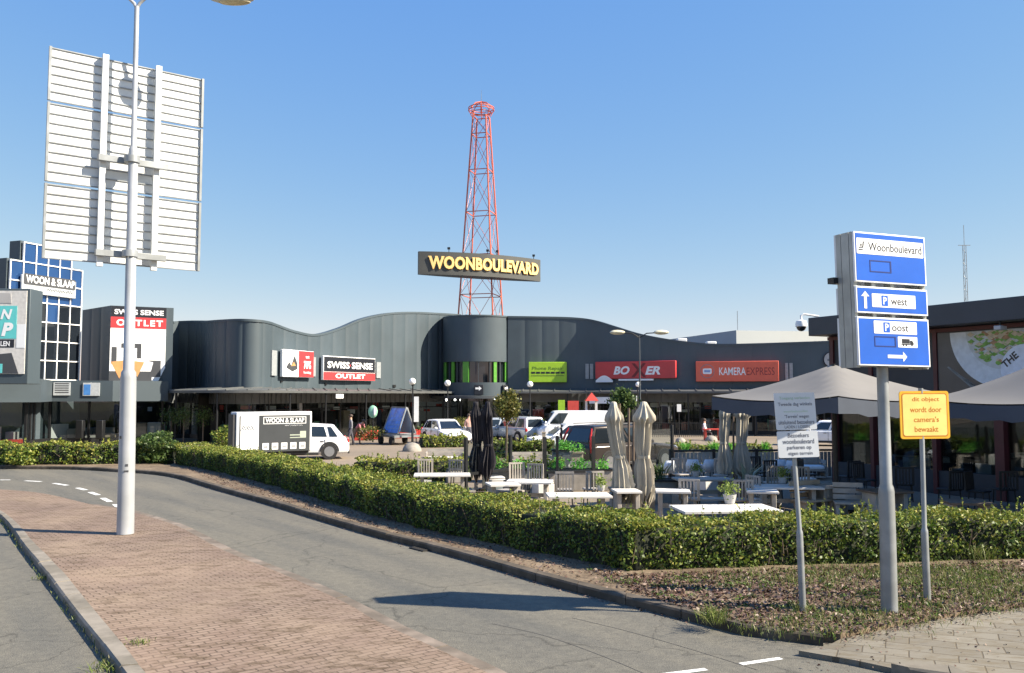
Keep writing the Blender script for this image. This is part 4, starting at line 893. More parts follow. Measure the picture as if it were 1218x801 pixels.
# store signs
t, n = board('store_sign', 'grey sign board on the glass tower reading WOON & SLAAP', 'sign', frT, 22, 331, 87, 352, .1, .15, mat('board_grey', (.42, .45, .47), .5), 'store signs on the left block')
txt('lettering', 'WOON & SLAAP', frT, 27, 331, 85, 340, n + .02, M('sign_white'), t, .025); u0, v0, u1, v1 = frT.rect(24.5, 329.5, 86, 342)
mb = MB(); frbox(mb, frT, u0, v0, u1, v1, .08, n - .006, n + .012); mb.build('name_field', M('poster_dark'), t)
mb = MB(); u0, v0, u1, v1 = frT.rect(52, 345, 83, 350); squiggle(mb, frT, u0, u1, (v0 + v1) / 2, .25, n, 3); mb.build('script_line', M('poster_dark'), t)
frP = Fr((q1.x, q1.y), (q2.x, q2.y))
u0, v0, u1, v1 = frP.rect(130.5, 365.5, 196.5, 475); t = thing('poster', 'tall white poster with bed photo and red OUTLET band on the grey block', 'poster', frP.pt(u0, v0, 0), 'store signs on the left block')
cu_ = u0 + (u1 - u0) * .72; cv = v0 + (v1 - v0) * .34
mb = MB(); fpoly(mb, frP, [(u0, v0), (cu_, v0), (u1, cv), (u1, v1), (u0, v1)], .04, .14); mb.build('sheet', M('sign_white'), t)
W_ = u1 - u0; H = v1 - v0; B_ = lambda a, b, c, d, m, nm, z=0: (lambda mb: (fbox(mb, frP, u0 + W_ * a, v0 + H * b, u0 + W_ * c, v0 + H * d, .14, .15 + z), mb.build(nm, m, t)))(MB())
B_(0, .885, 1, 1, M('sign_black'), 'name_field'); B_(0, .765, 1, .885, M('sign_red'), 'outlet_field')
mb = MB(); ftext(mb, 'SWISS SENSE', frP, u0 + W_ * .06, v0 + H * .912, u0 + W_ * .95, v0 + H * .968, .156, .03); mb.build('lettering', M('sign_white'), t)
mb = MB(); ftext(mb, 'OUTLET', frP, u0 + W_ * .1, v0 + H * .79, u0 + W_ * .94, v0 + H * .86, .156, .04, 0, 1.3); mb.build('lettering', M('sign_white'), t)
mb = MB(); fpoly(mb, frP, [(u0, v0 + H * .08), (u0 + W_ * .76, v0 + H * .08), (u0 + W_ * .76, v0 + H * .3), (u0, v0 + H * .3)], .14, .148); fbox(mb, frP, u0 + W_ * .03, v0 + H * .4, u0 + W_ * .12, v0 + H * .56, .14, .15); fbox(mb, frP, u0 + W_ * .2, v0 + H * .44, u0 + W_ * .56, v0 + H * .6, .14, .15); fbox(mb, frP, u0 + W_ * .7, v0 + H * .24, u0 + W_ * .92, v0 + H * .42, .14, .15); mb.build('bed_picture', M('poster_dark'), t)
mb = MB(); fbox(mb, frP, u0 + W_ * .13, v0 + H * .38, u0 + W_ * .48, v0 + H * .55, .14, .154); fpoly(mb, frP, [(u0 + W_ * .06, v0 + H * .3), (u0 + W_ * .74, v0 + H * .3), (u0 + W_ * .78, v0 + H * .4), (u0 + W_ * .3, v0 + H * .46), (u0 + W_ * .04, v0 + H * .38)], .14, .156); mb.build('bedding', M('sign_white'), t)
mb = MB(); fpoly(mb, frP, [(u0 + W_ * .02, v0 + H * .4), (u0 + W_ * .3, v0 + H * .42), (u0 + W_ * .62, v0 + H * .4), (u0 + W_ * .5, v0 + H * .24), (u0 + W_ * .3, v0 + H * .38), (u0 + W_ * .18, v0 + H * .22)], .14, .16); mb.build('throw', M('tan_throw'), t)
fr0 = Fr((fl[2][0], fl[2][1]), (fl[3][0], fl[3][1]))
t, n = board('shop_plate', 'small pale grey plate on the dark fascia under the glass tower', 'sign', fr0, 71, 455, 72, 456, .01, .02, M('board_grey'), 'store signs on the left block', 0)
u0, v0, u1, v1 = fr0.rect(64, 455, 84, 470.5)
mb = MB(); fbox(mb, fr0, u0, v0, u1, v1, .02, .08); mb.build('plate', M('board_grey'), t); mb = MB(); [fbox(mb, fr0, u0 + .08, v0 + .14 + .13 * k, u1 - .08, v0 + .2 + .13 * k, .08, .085) for k in range(5)]; mb.build('print', M('poster_dark'), t)
t, n = board('shop_plate', 'small blue and white plate on the fascia left of the bed poster', 'sign', fr0, 108, 455, 109, 456, .01, .02, M('board_grey'), 'store signs on the left block', 0)
u0, v0, u1, v1 = fr0.rect(99, 455.5, 119, 471)
mb = MB(); fbox(mb, fr0, u0, v0, u1, v1, .02, .08); mb.build('plate', M('board_grey'), t); mb = MB(); fbox(mb, fr0, u0 + .05, v0 + .05, u0 + .42, v1 - .1, .08, .09); mb.build('blue_field', mat('mid_blue', (.06, .2, .5), .4), t)
# big picture box at the left edge
frL = Fr(D(-90, 470, 41.9), D(33, 470, 42)); u0, v0, u1, v1 = frL.rect(-90, 344.5, 33, 447)
t = thing('billboard', 'large billboard box with teal and grey picture at the left edge', 'billboard', frL.pt(u1, v0 - .4, 0), 'store signs on the left block')
mb = MB(); fbox(mb, frL, u0, v0 - .4, u1 + .05, v1 + .05, -1.2, -.03); mb.build('box', M('cladding'), t, bevel=.03)
def LQ(x0, y0, x1, y1, m, nm, k):
    mb = MB(); fbox(mb, frL, *frL.rect(x0, y0, x1, y1), -.03, .01 * k); return mb.build(nm, m, t)
LQ(-90, 346, 30.5, 445, mat('poster_light', (.62, .6, .57), .5), 'sheet', 1)
LQ(-90, 364, 20, 403, M('teal'), 'teal_field', 2); LQ(-90, 404, 17, 413.5, M('sign_black'), 'black_band', 2); LQ(20, 386, 30, 414, M('sign_white'), 'white_field', 2)
mb = MB(); P_ = lambda pts: [frL.uv(x, y) for x, y in pts]
fpoly(mb, frL, P_([(-90, 430), (14, 420), (22, 444.5), (-90, 444.5)]), -.03, .025); mb.build('dark_field', M('poster_dark'), t)
mb = MB(); fpoly(mb, frL, P_([(-90, 346), (13, 349), (14, 361), (-90, 358)]), -.03, .024); mb.build('stripe', M('poster_grey'), t)
txt('lettering', 'N', frL, 1, 368, 15, 380, .03, M('sign_white'), t, .04, .25); txt('lettering', 'P', frL, 2, 384, 16, 400, .03, M('sign_white'), t, .05, .2); txt('lettering', 'LEN', frL, 1, 406, 12, 412, .03, M('sign_white'), t, .03)
pxbox('teal_chip', frL, -20, 433, 3, 444, -.03, .035, M('teal'), t)

# ---- lattice mast and the big name board
TX, TY = D(571.7, 470, 76).x, 76.0
mast = thing('lattice_mast', 'red steel lattice tower with a ring crown rising behind the WOONBOULEVARD board', 'tower', (TX, TY, 6.4))
zT = D(572, 139, TY).z; z0m = 6.4
def leg(a, z): 
    f_ = (zT - z) / (zT - z0m); r = 0.82 + (2.42 - .82) * f_; return Vector((TX + r * math.cos(a), TY + r * math.sin(a), z))
angs = [R_(29.7 + 90 * k) for k in range(4)]
levels = [z0m] + [D(572, y, TY).z for y in (352, 305, 254, 204, 161)] + [zT]
for a in angs: mb = MB(); mb.tube([leg(a, z) for z in levels], .066, 8); mb.build('leg', M('mast_red'), mast)
mb = MB(); m2 = MB()
for z in levels[1:]:
    mb = MB()
    for k in range(4): mb.bar(leg(angs[k], z), leg(angs[(k + 1) % 4], z), .065)
    mb.build('ring_beam', M('mast_red'), mast)
for za, zb in zip(levels[:-1], levels[1:]):
    for k in range(4):
        a, b = angs[k], angs[(k + 1) % 4]; m2.tube([leg(a, za), leg(b, zb)], .021, 5); m2.tube([leg(b, za), leg(a, zb)], .021, 5)
m2.build('cross_brace', M('mast_red'), mast)
mb = MB()
for k in range(24):
    a, b = 2 * math.pi * k / 24, 2 * math.pi * (k + 1) / 24
    for r_0, z_ in ((1.12, zT + .55), (1.12, zT + .75), (.85, zT + .35)): mb.bar((TX + r_0 * math.cos(a), TY + r_0 * math.sin(a), z_), (TX + r_0 * math.cos(b), TY + r_0 * math.sin(b), z_), .06)
for k in range(8):
    a = math.pi * k / 4; mb.tube([(TX + .8 * math.cos(a), TY + .8 * math.sin(a), zT), (TX + 1.12 * math.cos(a), TY + 1.12 * math.sin(a), zT + .6), (TX + .7 * math.cos(a), TY + .7 * math.sin(a), zT + 1.1), (TX, TY, zT + 1.35)], .04, 5)
mb.build('crown', M('mast_red'), mast); mb = MB(); mb.tube([(TX, TY, zT + 1.3), (TX, TY, zT + 2.4)], [.03, .01], 5); mb.build('aerial', M('galvanised'), mast)
bA = D(497, 470, 71); bB = D(643, 470, 75.6); frW = Fr(bA, bB); zb0, zb1 = 12.75, 14.63; LW = frW.L
def bulge(u): s_ = (u / LW - .5) * 2; return 1.0 * (1 - s_ * s_)
nb = thing('name_board', 'big dark lens shaped board on the red mast with golden letters WOONBOULEVARD', 'sign', frW.pt(LW / 2, zb0, .5))
N_ = 40; mb = MB(); vs = []
for i in range(N_ + 1):
    u = LW * i / N_; vs += [frW.pt(u, zb0, bulge(u) + .02), frW.pt(u, zb1, bulge(u) + .02), frW.pt(u, zb1, -bulge(u) * .45 - .25), frW.pt(u, zb0, -bulge(u) * .45 - .25)]
fs = [(0, 1, 2, 3), tuple(4 * N_ + k for k in (3, 2, 1, 0))]
for i in range(N_):
    for k in range(4): fs.append((4 * i + k, 4 * i + (k + 1) % 4, 4 * i + 4 + (k + 1) % 4, 4 * i + 4 + k))
mb.add(vs, fs); mb.build('board', mat('board_charcoal', (.075, .078, .075), .5, 0, .1, .8, dirt=.2), nb, sharp=30)
def curved_text(body, ua, ub, va, vb, m, nm, lift, bold):
    vs, fs = text_geo(body, bold, 0, 1.05); xs = [p[0] for p in vs]; ys = [p[1] for p in vs]; x0, x1, y0, y1 = min(xs), max(xs), min(ys), max(ys)
    mb = MB(); out = []
    for x, y, z in vs:
        u = ua + (x - x0) / (x1 - x0) * (ub - ua); out.append(frW.pt(u, va + (y - y0) / (y1 - y0) * (vb - va), bulge(u) + .02 + lift))
    mb.add(out, fs); return mb.build(nm, m, nb)
hz_ = zb1 - zb0
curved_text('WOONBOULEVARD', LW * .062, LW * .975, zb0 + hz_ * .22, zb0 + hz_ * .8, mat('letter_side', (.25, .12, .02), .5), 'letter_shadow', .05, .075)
curved_text('WOONBOULEVARD', LW * .062, LW * .975, zb0 + hz_ * .24, zb0 + hz_ * .81, M('gold'), 'letter_body', .1, .06)
curved_text('WOONBOULEVARD', LW * .065, LW * .972, zb0 + hz_ * .25, zb0 + hz_ * .8, M('cream_letter'), 'lettering', .13, .035)
for k in (.22, .52, .6, .94):
    mb = MB(); p = frW.pt(LW * k, zb1, bulge(LW * k) - .2); mb.tube([p, p + Vector((0, -.1, .25))], .03, 6); mb.box(p + Vector((0, -.2, .3)), (.22, .25, .16)); mb.build('floodlight', M('black_metal'), nb)
mb = MB(); [mb.bar(leg(a, z), frW.pt(LW * .5 + dx, z, -.3), .12) for a, dx in ((angs[2], -1.5), (angs[3], 1.2)) for z in (zb0 + .3, zb1 - .3)]; mb.build('bracket', M('mast_red'), nb)

# ---- grey warehouse and far radio mast
wh = thing('warehouse', 'plain pale grey warehouse showing above the roof of the shopping centre', 'building', D(877, 470, 85).xy.to_3d())
a = D(877, 470, 85); b = D(790, 470, 100.5); c_ = D(1010, 470, 87); zt2 = D(877, 393, 85).z
mb = MB(); ribbon(mb, [(b.x, b.y), (a.x, a.y)], 0, zt2); ribbon(mb, [(b.x, b.y), (c_.x + 2, 120)], 0, zt2 - .5); mb.build('shaded_wall', M('warehouse_shaded_grey'), wh)  # left wall's shade put into its grey, sunlit front gets a lighter copy
mb = MB(); ribbon(mb, [(a.x, a.y), (c_.x, c_.y)], 0, zt2 - .02); mb.build('lit_wall', M('warehouse_lit_grey'), wh)
mb = MB(); mb.add([(a.x, a.y, zt2 - .3), (b.x, b.y, zt2 - .3), (c_.x + 2, 120, zt2 - .3), (c_.x, c_.y, zt2 - .3)], [(0, 1, 2, 3)]); mb.build('roof', M('warehouse_shaded_grey'), wh)
mb = MB(); pf = D(877, 370, 86); mb.tube([(pf.x, 86, zt2 - .3), (pf.x, 86, pf.z)], .03, 5); mb.build('aerial', M('galvanised'), wh)
rm = thing('radio_mast', 'thin pale radio mast far behind the restaurant roof', 'mast', D(1153, 470, 160).xy.to_3d())
mb = MB(); zz = [0, 10, 20, 26, 32.5]; bx = D(1153, 470, 160)
for k in range(3):
    a = 2.1 * k; mb.tube([(bx.x + .35 * math.cos(a), 160 + .35 * math.sin(a), 0), (bx.x + .3 * math.cos(a), 160 + .3 * math.sin(a), D(1152, 292, 160).z)], .06, 5)
zm = D(1152, 292, 160).z; k = 0; z = 0
while z < zm - 1: a, b = 2.1 * (k % 3), 2.1 * ((k + 1) % 3); mb.tube([(bx.x + .33 * math.cos(a), 160 + .33 * math.sin(a), z), (bx.x + .33 * math.cos(b), 160 + .33 * math.sin(b), z + .8)], .035, 4); z += .8; k += 1
mb.build('lattice', M('galvanised'), rm); mb = MB(); mb.tube([(bx.x, 160, zm), (bx.x, 160, D(1152, 268, 160).z)], .05, 5); mb.box((bx.x, 160, zm), (2.2, .1, .1)); mb.build('aerial', M('galvanised'), rm)

# ================================================================== restaurant on the right
rA = Vector((10.45, 31.0, 0)); rB = Vector((15.6, 20.7, 0)); frR = Fr(rA, rB); RL = frR.L
rest = thing('restaurant', 'dark flat roofed restaurant with maroon window frames and food pictures on the right', 'building', rA)
ZR = 5.62
mb = MB(); fbox(mb, frR, .72, ZR - .62, RL + 6, ZR, -.6, .75); fbox(mb, frR, .78, ZR - .6, RL + 6, ZR - .02, -12, -.6); mb.build('roof_fascia', M('navy_fascia'), rest, bevel=.02)
mb = MB(); fbox(mb, frR, .9, 2.6, RL + 6, ZR - .63, -.25, 0); fbox(mb, frR, .9, .06, RL + 6, .75, -.25, 0)
fbox(mb, frR, .9, .06, 1.2, ZR - .63, -12, -.26); mb.build('wall', mat('rest_wall', (.035, .036, .042), .6, 0, .15, 1), rest)
gl = MB(); fbox(gl, frR, 1.0, .75, RL + 6, 2.6, -.16, -.12); g_ = gl.build('shop_window', M('shop_glass'), rest)
mb = MB()
for u in (1.0, 2.6, 4.9, 6.9, 8.2, 9.0, 11.3, 14): fbox(mb, frR, u, .06, u + (.28 if u in (6.9, 8.2) else .14), ZR - .64 if u < 4 else 2.52, -.2, .07)
fbox(mb, frR, .9, 2.5, RL + 6, 2.66, -.2, .064); fbox(mb, frR, .9, 4.86, RL + 6, 4.97, -.2, .064); mb.build('window_frame', M('maroon'), rest)
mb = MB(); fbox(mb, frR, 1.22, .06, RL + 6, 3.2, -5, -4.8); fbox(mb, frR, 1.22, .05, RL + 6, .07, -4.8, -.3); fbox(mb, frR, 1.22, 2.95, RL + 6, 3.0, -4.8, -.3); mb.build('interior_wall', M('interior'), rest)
g = MB(); r = random.Random(9); cols = [M('wood_dark'), M('white_paint'), M('maroon'), M('wood_light'), M('cloth_navy')]
for k in range(34): g.cur = r.choice([0, 0, 0, 1, 2, 3, 4]); h = r.choice([.75, .9, 1.1]); p = frR.pt(r.uniform(1, RL + 4), 0, -r.uniform(.8, 4)); g.box((p.x, p.y, .06 + h / 2), (r.uniform(.3, .9), r.uniform(.3, .7), h), r.uniform(0, 1.5))
tag(g.build('display_goods', cols, rest), kind='stuff')
# food picture
u0, v0, u1, v1 = frR.rect(1115, 394, 1240, 448)
fp = thing('food_poster', 'wide dark food picture with a white plate of salad above the restaurant windows', 'poster', frR.pt((u0 + u1) / 2, 2.8, 0))
ua = frR.uv(1116, 420)[0]; ub = RL + 2; fm_ = MB(); fbox(fm_, frR, ua - .14, 2.66, ua - .01, ZR - .64, -.2, .07); fm_.build('frame', M('maroon'), fp); va, vb = 2.72, 4.84
mb = MB(); fbox(mb, frR, ua, va, ub, vb, .005, .03); mb.build('sheet', mat('poster_slate', (.05, .055, .06), .3, 0, .3, 1.2), fp)
cu_, cv = frR.uv(1192, 388); rp = abs(frR.uv(1138, 395)[0] - cu_)
def half_disc(mb, u, v, r, n0, n1, vmax):
    pts = []
    for k in range(49):
        a = math.pi + math.pi * k / 48 * 1.0; pts.append((u + r * math.cos(a), min(vmax, v + r * 1.0 * math.sin(a))))
    fpoly(mb, frR, pts, n0, n1)
mb = MB(); half_disc(mb, cu_, vb - .02, 1.62, .03, .035, vb - .02); mb.build('plate', mat('plate_white', (.6, .64, .68), .4), fp)
mb = MB(); half_disc(mb, cu_, vb - .02, 1.1, .035, .038, vb - .02); mb.build('plate_well', mat('plate_inner', (.5, .53, .54), .4), fp)
sal = MB(); cols = [mat('salad_green', (.18, .36, .06), .5, 0, .3, 8), mat('salad_brown', (.35, .2, .1), .5, 0, .3, 8), mat('salad_pale', (.55, .46, .32), .5, 0, .2, 8)]
r = random.Random(2)
for k in range(190):
    a = r.uniform(math.pi, 2 * math.pi); rr2 = r.uniform(0, .95); uu, vv = cu_ + rr2 * math.cos(a) * 1.05, vb - .06 + rr2 * math.sin(a) * .95; s_ = r.uniform(.035, .12)
    sal.cur = r.choice([0, 0, 0, 1, 2, 2]) if rr2 > .45 else r.choice([2, 2, 1, 0]); ph = r.uniform(0, 3)
    fpoly(sal, frR, [(uu + s_ * (1 + .35 * math.sin(3 * q + ph)) * math.cos(q * math.pi / 4), min(vb - .02, vv + s_ * (1 + .3 * math.cos(2 * q + ph)) * .6 * math.sin(q * math.pi / 4))) for q in range(8)], .038, .04 + k * .00015)
sal.build('salad', cols, fp)
mb = MB()
for k in range(9): a = .55 + k * .1; fpoly(mb, frR, [(ua + .3 + k * .13, va + 1.1 - k * .09), (ua + 1.3 + k * .13, va + .3 - k * .04), (ua + 1.34 + k * .13, va + .33 - k * .04), (ua + .36 + k * .13, va + 1.12 - k * .09)], .03, .034)
mb.build('cutlery', mat('cutlery', (.16, .18, .19), .4), fp)
ru, rv = frR.uv(1222, 440); rs_ = thing('round_sign', 'round white restaurant emblem lettered THE at the right edge above the awning', 'sign', frR.pt(ru, rv - .9, 0))
mb = MB(); fdisc(mb, frR, ru, rv, .7, .05, .1, 40); mb.build('disc', mat('disc_white', (.66, .7, .78), .4), rs_)
vs, fs = text_geo('THE', .03); mb = MB(); th = R_(38)
mb.add([frR.pt(ru - .56 + (x * math.cos(th) - y * math.sin(th)) * .28, rv + .05 + (x * math.sin(th) + y * math.cos(th)) * .28, .106) for x, y, z in vs], fs); mb.build('lettering', M('sign_black'), rs_)
# lamp under the roof fascia, dome camera at the corner
lw = thing('wall_floodlight', 'small pale floodlight hanging under the restaurant roof edge', 'lamp', frR.pt(frR.uv(1206, 378)[0], ZR - .7, .5))
u = frR.uv(1206, 378)[0]; mb = MB(); p = frR.pt(u, ZR - .62, .6); mb.tube([p, p - Vector((0, 0, .12))], .03); mb.build('stem', M('black_metal'), lw); mb = MB(); mb.box(p - Vector((0, 0, .18)), (.3, .2, .12), .5); mb.build('head', M('poster_grey'), lw, bevel=.02)
pc = D(953, 386, 30.9); dc = thing('dome_camera', 'white dome camera on an arm at the left corner of the restaurant roof', 'camera', pc)
mb = MB(); mb.tube([(pc.x, pc.y, pc.z + .12), (pc.x, pc.y, pc.z + .3), (pc.x + .1, pc.y, pc.z + .36), (pc.x + .62, pc.y, pc.z + .28)], .04, 6); mb.build('arm', M('white_paint'), dc)
mb = MB(); mb.lathe([(.05, .16), (.17, .12), (.2, .02), (.2, -.08)], tuple(pc), 16); mb.build('housing', M('white_paint'), dc); mb = MB(); mb.ball((pc.x, pc.y, pc.z - .08), .17, 14); mb.build('dome', M('car_glass'), dc)
# big awnings
def awning(label, px, Y, half, zed, zap, sag=.25):
    cx = D(px, 470, Y).x; root = thing('square_awning', label, 'awning', (cx, Y, .06), 'big grey square awnings over the terrace')
    a = frR.R; b = frR.N * -1; cen = Vector((cx, Y, 0)); n = 14; vs = []; fs = []
    for i in range(n + 1):
        for j in range(n + 1):
            s_, t_ = i / n * 2 - 1, j / n * 2 - 1; d_ = max(abs(s_), abs(t_)); e = min(abs(s_), abs(t_))
            z = zap - (zap - zed) * (1 - (1 - d_) ** 1.35) + (.12 * (e / max(d_, .01)) ** 2 * d_ if d_ > 0 else 0) - .06
            vs.append(cen + a * s_ * half + b * t_ * half + Vector((0, 0, z)))
    for i in range(n):
        for j in range(n): fs.append((i * (n + 1) + j, (i + 1) * (n + 1) + j, (i + 1) * (n + 1) + j + 1, i * (n + 1) + j + 1))
    mb = MB(); mb.add(vs, fs); mb.build('canopy', M('fabric_grey'), root, sharp=80)
    rim = [i * (n + 1) for i in range(n + 1)] + [n * (n + 1) + j for j in range(1, n + 1)] + [i * (n + 1) + n for i in range(n - 1, -1, -1)] + [j for j in range(n - 1, 0, -1)]
    mb = MB(); P = [vs[i] for i in rim]; k = len(P); c3 = cen
    up = [p + (p - Vector((cx, Y, p.z))).normalized() * .01 + Vector((0, 0, -.03)) for p in P]; lo = [p + Vector((0, 0, -.34 + .03 * math.sin(i * 2.1))) for i, p in enumerate(up)]
    mb.add(up + lo, [(i, (i + 1) % k, k + (i + 1) % k, k + i) for i in range(k)]); mb.build('valance', M('valance'), root, sharp=80)
    mb = MB(); mb.tube([(cx, Y, .06), (cx, Y, zap - .05)], .06, 10); mb.build('post', M('black_metal'), root)
    mb = MB()
    for s_, t_ in ((1, 1), (1, -1), (-1, 1), (-1, -1), (1, 0), (-1, 0), (0, 1), (0, -1)): mb.bar((cx, Y, zap - .45), cen + a * s_ * half * .97 + b * t_ * half * .97 + Vector((0, 0, zed - .16)), .035)
    mb.build('rib', M('black_metal'), root); mb = MB(); mb.box((cx, Y, .11), (.8, .8, .1)); mb.build('base', M('black_metal'), root, bevel=.01)
    return root
awning('grey peaked awning with navy valance behind the blue sign post', 992, 22.5, 2.15, 2.92, 3.84)
awning('grey peaked awning with navy valance at the right edge behind the yellow sign', 1255, 20.0, 1.95, 2.86, 3.95)

# ================================================================== lamp posts and traffic signs
pb = G(149, 635, KZ); kx = pb.y / F
lamp = thing('street_lamp', 'tall stepped grey street lamp standing on the brick island', 'street lamp', pb, 'street lamps')
def PZ(px, py): return D(px, py, pb.y)
tp = [PZ(149, 635), PZ(150.6, 560), PZ(152.8, 450), PZ(152.9, 443), PZ(153, 440), PZ(158.5, 182), PZ(158.6, 177), PZ(158.7, 174), PZ(162.8, 8)]
mb = MB(); mb.tube([Vector((p.x, p.y, p.z)) for p in tp], [.172, .165, .158, .148, .112, .1, .088, .058, .05], 20); mb.build('pole', M('pole_paint'), lamp, sharp=60)
for dx_, py_, w_, h_ in ((.07, 553, .05, .05), (.06, 560, .09, .035), (-.06, 520, .04, .06)):
    q_ = PZ(150.5, py_); mb = MB(); a_ = math.asin(dx_ / .166); mb.box((q_.x + .167 * math.sin(a_), q_.y - .167 * math.cos(a_), q_.z), (w_, .006, h_), a_); mb.build('sticker', M('poster_dark'), lamp)
tpz = tp[-1]; mb = MB()
for s_, ex in ((1, 1), (-1, 1)):
    base = tpz + Vector((0, 0, -.05)); mb.tube([base, base + Vector((s_ * .06, 0, .12)), base + Vector((s_ * .25, 0, .3)), base + Vector((s_ * .9, -.05, .42 if s_ > 0 else .66)), base + Vector((s_ * 1.75, -.1, .25 if s_ > 0 else .74))], .035, 8)
mb.build('arm', M('pole_paint'), lamp)
for s_ in (1, -1):
    q = tpz + Vector((s_ * 2.1, -.12, .1 if s_ > 0 else .62)); mb = MB(); mb.ball(q + Vector((0, 0, .03)), .5, 16, (1, .34, .22)); l1 = mb.build('lantern', mat('lantern', (.45, .45, .43), .5), lamp)
    mb = MB(); mb.ball(q + Vector((s_ * .05, 0, -.05)), .36, 14, (1, .34, .2)); mb.build('lens', mat('lens', (.5, .42, .25), .3), l1)
# back of the big direction sign
sA = D(54, 190, pb.y - .6); sB = D(240, 205, (pb.y - .6) * 1.108); frS = Fr(sA, sB); SL = frS.L
ds = thing('direction_sign', 'large white traffic sign seen from behind with three ribbed panels clamped to the lamp post', 'traffic sign', frS.pt(SL / 2, 5.88, .0))
zS = lambda y: D(56, y, sA.y).z
zsp = [(zS(55), zS(118.5), 6), (zS(121), zS(215), 8), (zS(217.5), zS(307), 8)]
for zt_, zb_, nr in zsp:
    mb = MB(); fbox(mb, frS, 0, zb_, SL, zt_, -.06, -.03); pn = mb.build('panel', M('sign_back'), ds)
    mb = MB(); fbox(mb, frS, 0, zb_, .05, zt_, -.03, .03); fbox(mb, frS, SL - .05, zb_, SL, zt_, -.03, .03)
    for k in range(nr + 1):
        z = zb_ + (zt_ - zb_ - .03) * k / nr; fbox(mb, frS, .05, z, SL - .05, z + .022, -.03, -.004)
    mb.build('rib', M('galvanised'), pn)
    mb = MB(); fbox(mb, frS, .02, zb_ + .02, SL - .02, zt_ - .02, -.07, -.061); mb.build('face', M('sign_blue'), pn)
rails = [frS.uv(121, 180)[0], frS.uv(184.5, 190)[0]]
for u in rails: mb = MB(); fbox(mb, frS, u - .06, zS(312), u + .06, zS(53), .05, .15); mb.build('rail', M('sign_back'), ds)
for zc in (PZ(155, 190).z, PZ(155, 302).z):
    mb = MB(); fbox(mb, frS, rails[0] - .12, zc - .07, rails[1] + .22, zc + .07, .18, .28); mb.build('bracket', M('galvanised'), ds, bevel=.01)
    pp = PZ(157 if zc > 7 else 154.5, 190 if zc > 7 else 302); mb = MB(); mb.lathe([(.16, -.07), (.16, .07)], (pp.x, pp.y, zc), 16); mb.bar((pp.x, pp.y, zc), frS.pt((rails[0] + rails[1]) / 2, zc, .23), .16, .1); mb.build('clamp', M('galvanised'), ds)
# blue sign post
bb = G(1058, 728, 0.12); sp = thing('sign_post', 'blue and white parking direction sign on a thick grey post reading Woonboulevard, west and oost', 'traffic sign', bb)
kb_ = bb.y / F
T_ = lambda px, py: D(px, py, bb.y)
mb = MB(); mb.tube([T_(1058, 729), T_(1056, 640), T_(1054.3, 585), T_(1054.1, 580), T_(1053.9, 576), T_(1049.5, 440), T_(1048.5, 400)], [.108, .104, .102, .095, .078, .074, .072], 20); mb.build('pole', M('galvanised'), sp, sharp=60)
pA = D(1018.5, 400, bb.y - .43); pB = D(1103.5, 400, bb.y + .0); frU = Fr(pA, pB)
tilt = 0.022
class Tilt(Fr):
    def pt(s, u, v, n=0.0): 
        p = s.O + s.R * (u - (v - 3.4) * tilt + .035) + s.U * (v + (u) * -0.008) + s.N * n; return p
frV = Tilt(pA, pB); UL = frV.L; UD = .34
# cabinet posts between the front and rear panels
mb = MB()
for n0, n1 in ((-UD, -UD + .09), (-UD + .1, -UD + .17), (-.17, -.1), (-.09, -.035)): fbox(mb, frV, -.002, 3.36, .05, 5.16, n0, n1); fbox(mb, frV, UL - .05, 3.36, UL + .002, 5.16, n0, n1)
fbox(mb, frV, .012, 3.37, .04, 5.15, -UD + .02, -.05); fbox(mb, frV, UL - .04, 3.37, UL - .012, 5.15, -UD + .02, -.05)
for u in (.3, .62): fbox(mb, frV, u, 3.4, u + .06, 5.1, -.16, -.036)
mb.build('cabinet', mat('cabinet', (.36, .38, .37), .45, .3, .1, 5, dirt=.15), sp)
mb = MB(); fbox(mb, frV, -.08, 4.5, .1, 4.58, -UD - .1, -UD + .02); mb.build('bracket', M('black_metal'), sp)
PN = {}
for nm, (z1, z0_) in (('top', (5.16, 4.49)), ('mid', (4.435, 4.08)), ('low', (4.03, 3.385))):
    mb = MB(); fbox(mb, frV, 0, z0_, UL, z1, -.035, 0); pn = mb.build('panel', M('sign_white'), sp, bevel=.006)
    mb = MB(); fbox(mb, frV, .022, z0_ + .022, UL - .022, z1 - .022, 0, .003); mb.build('blue_field', M('sign_blue'), pn); PN[nm] = (pn, z0_, z1)
    mb = MB(); fbox(mb, frV, 0, z0_, UL, z1, -UD - .035, -UD); mb.build('rear_panel', M('sign_back'), sp)
def VB(par, nm, m, u0, v0, u1, v1, n0, n1, rad=0):
    mb = MB(); (frbox(mb, frV, u0 * UL, v0, u1 * UL, v1, rad, n0, n1) if rad else fbox(mb, frV, u0 * UL, v0, u1 * UL, v1, n0, n1)); return mb.build(nm, m, par)
def VT(par, body, m, u0, v0, u1, v1, n, bold=0):
    mb = MB(); ftext(mb, body, frV, u0 * UL, v0, u1 * UL, v1, n, bold); return mb.build('lettering', m, par)
tp_, z0_, z1 = PN['top']; dk = M('sign_black')
VB(tp_, 'name_field', M('sign_white'), .03, 4.865, .965, 5.075, .003, .006, .015); VT(tp_, 'Woonboulevard', dk, .19, 4.915, .94, 5.025, .0075, .006)
mb = MB()
ic = [(.055, 4.91), (.115, 4.91), (.115, 4.925), (.055, 4.925)]; fpoly(mb, frV, [(u * UL, v) for u, v in ic], .006, .0075)
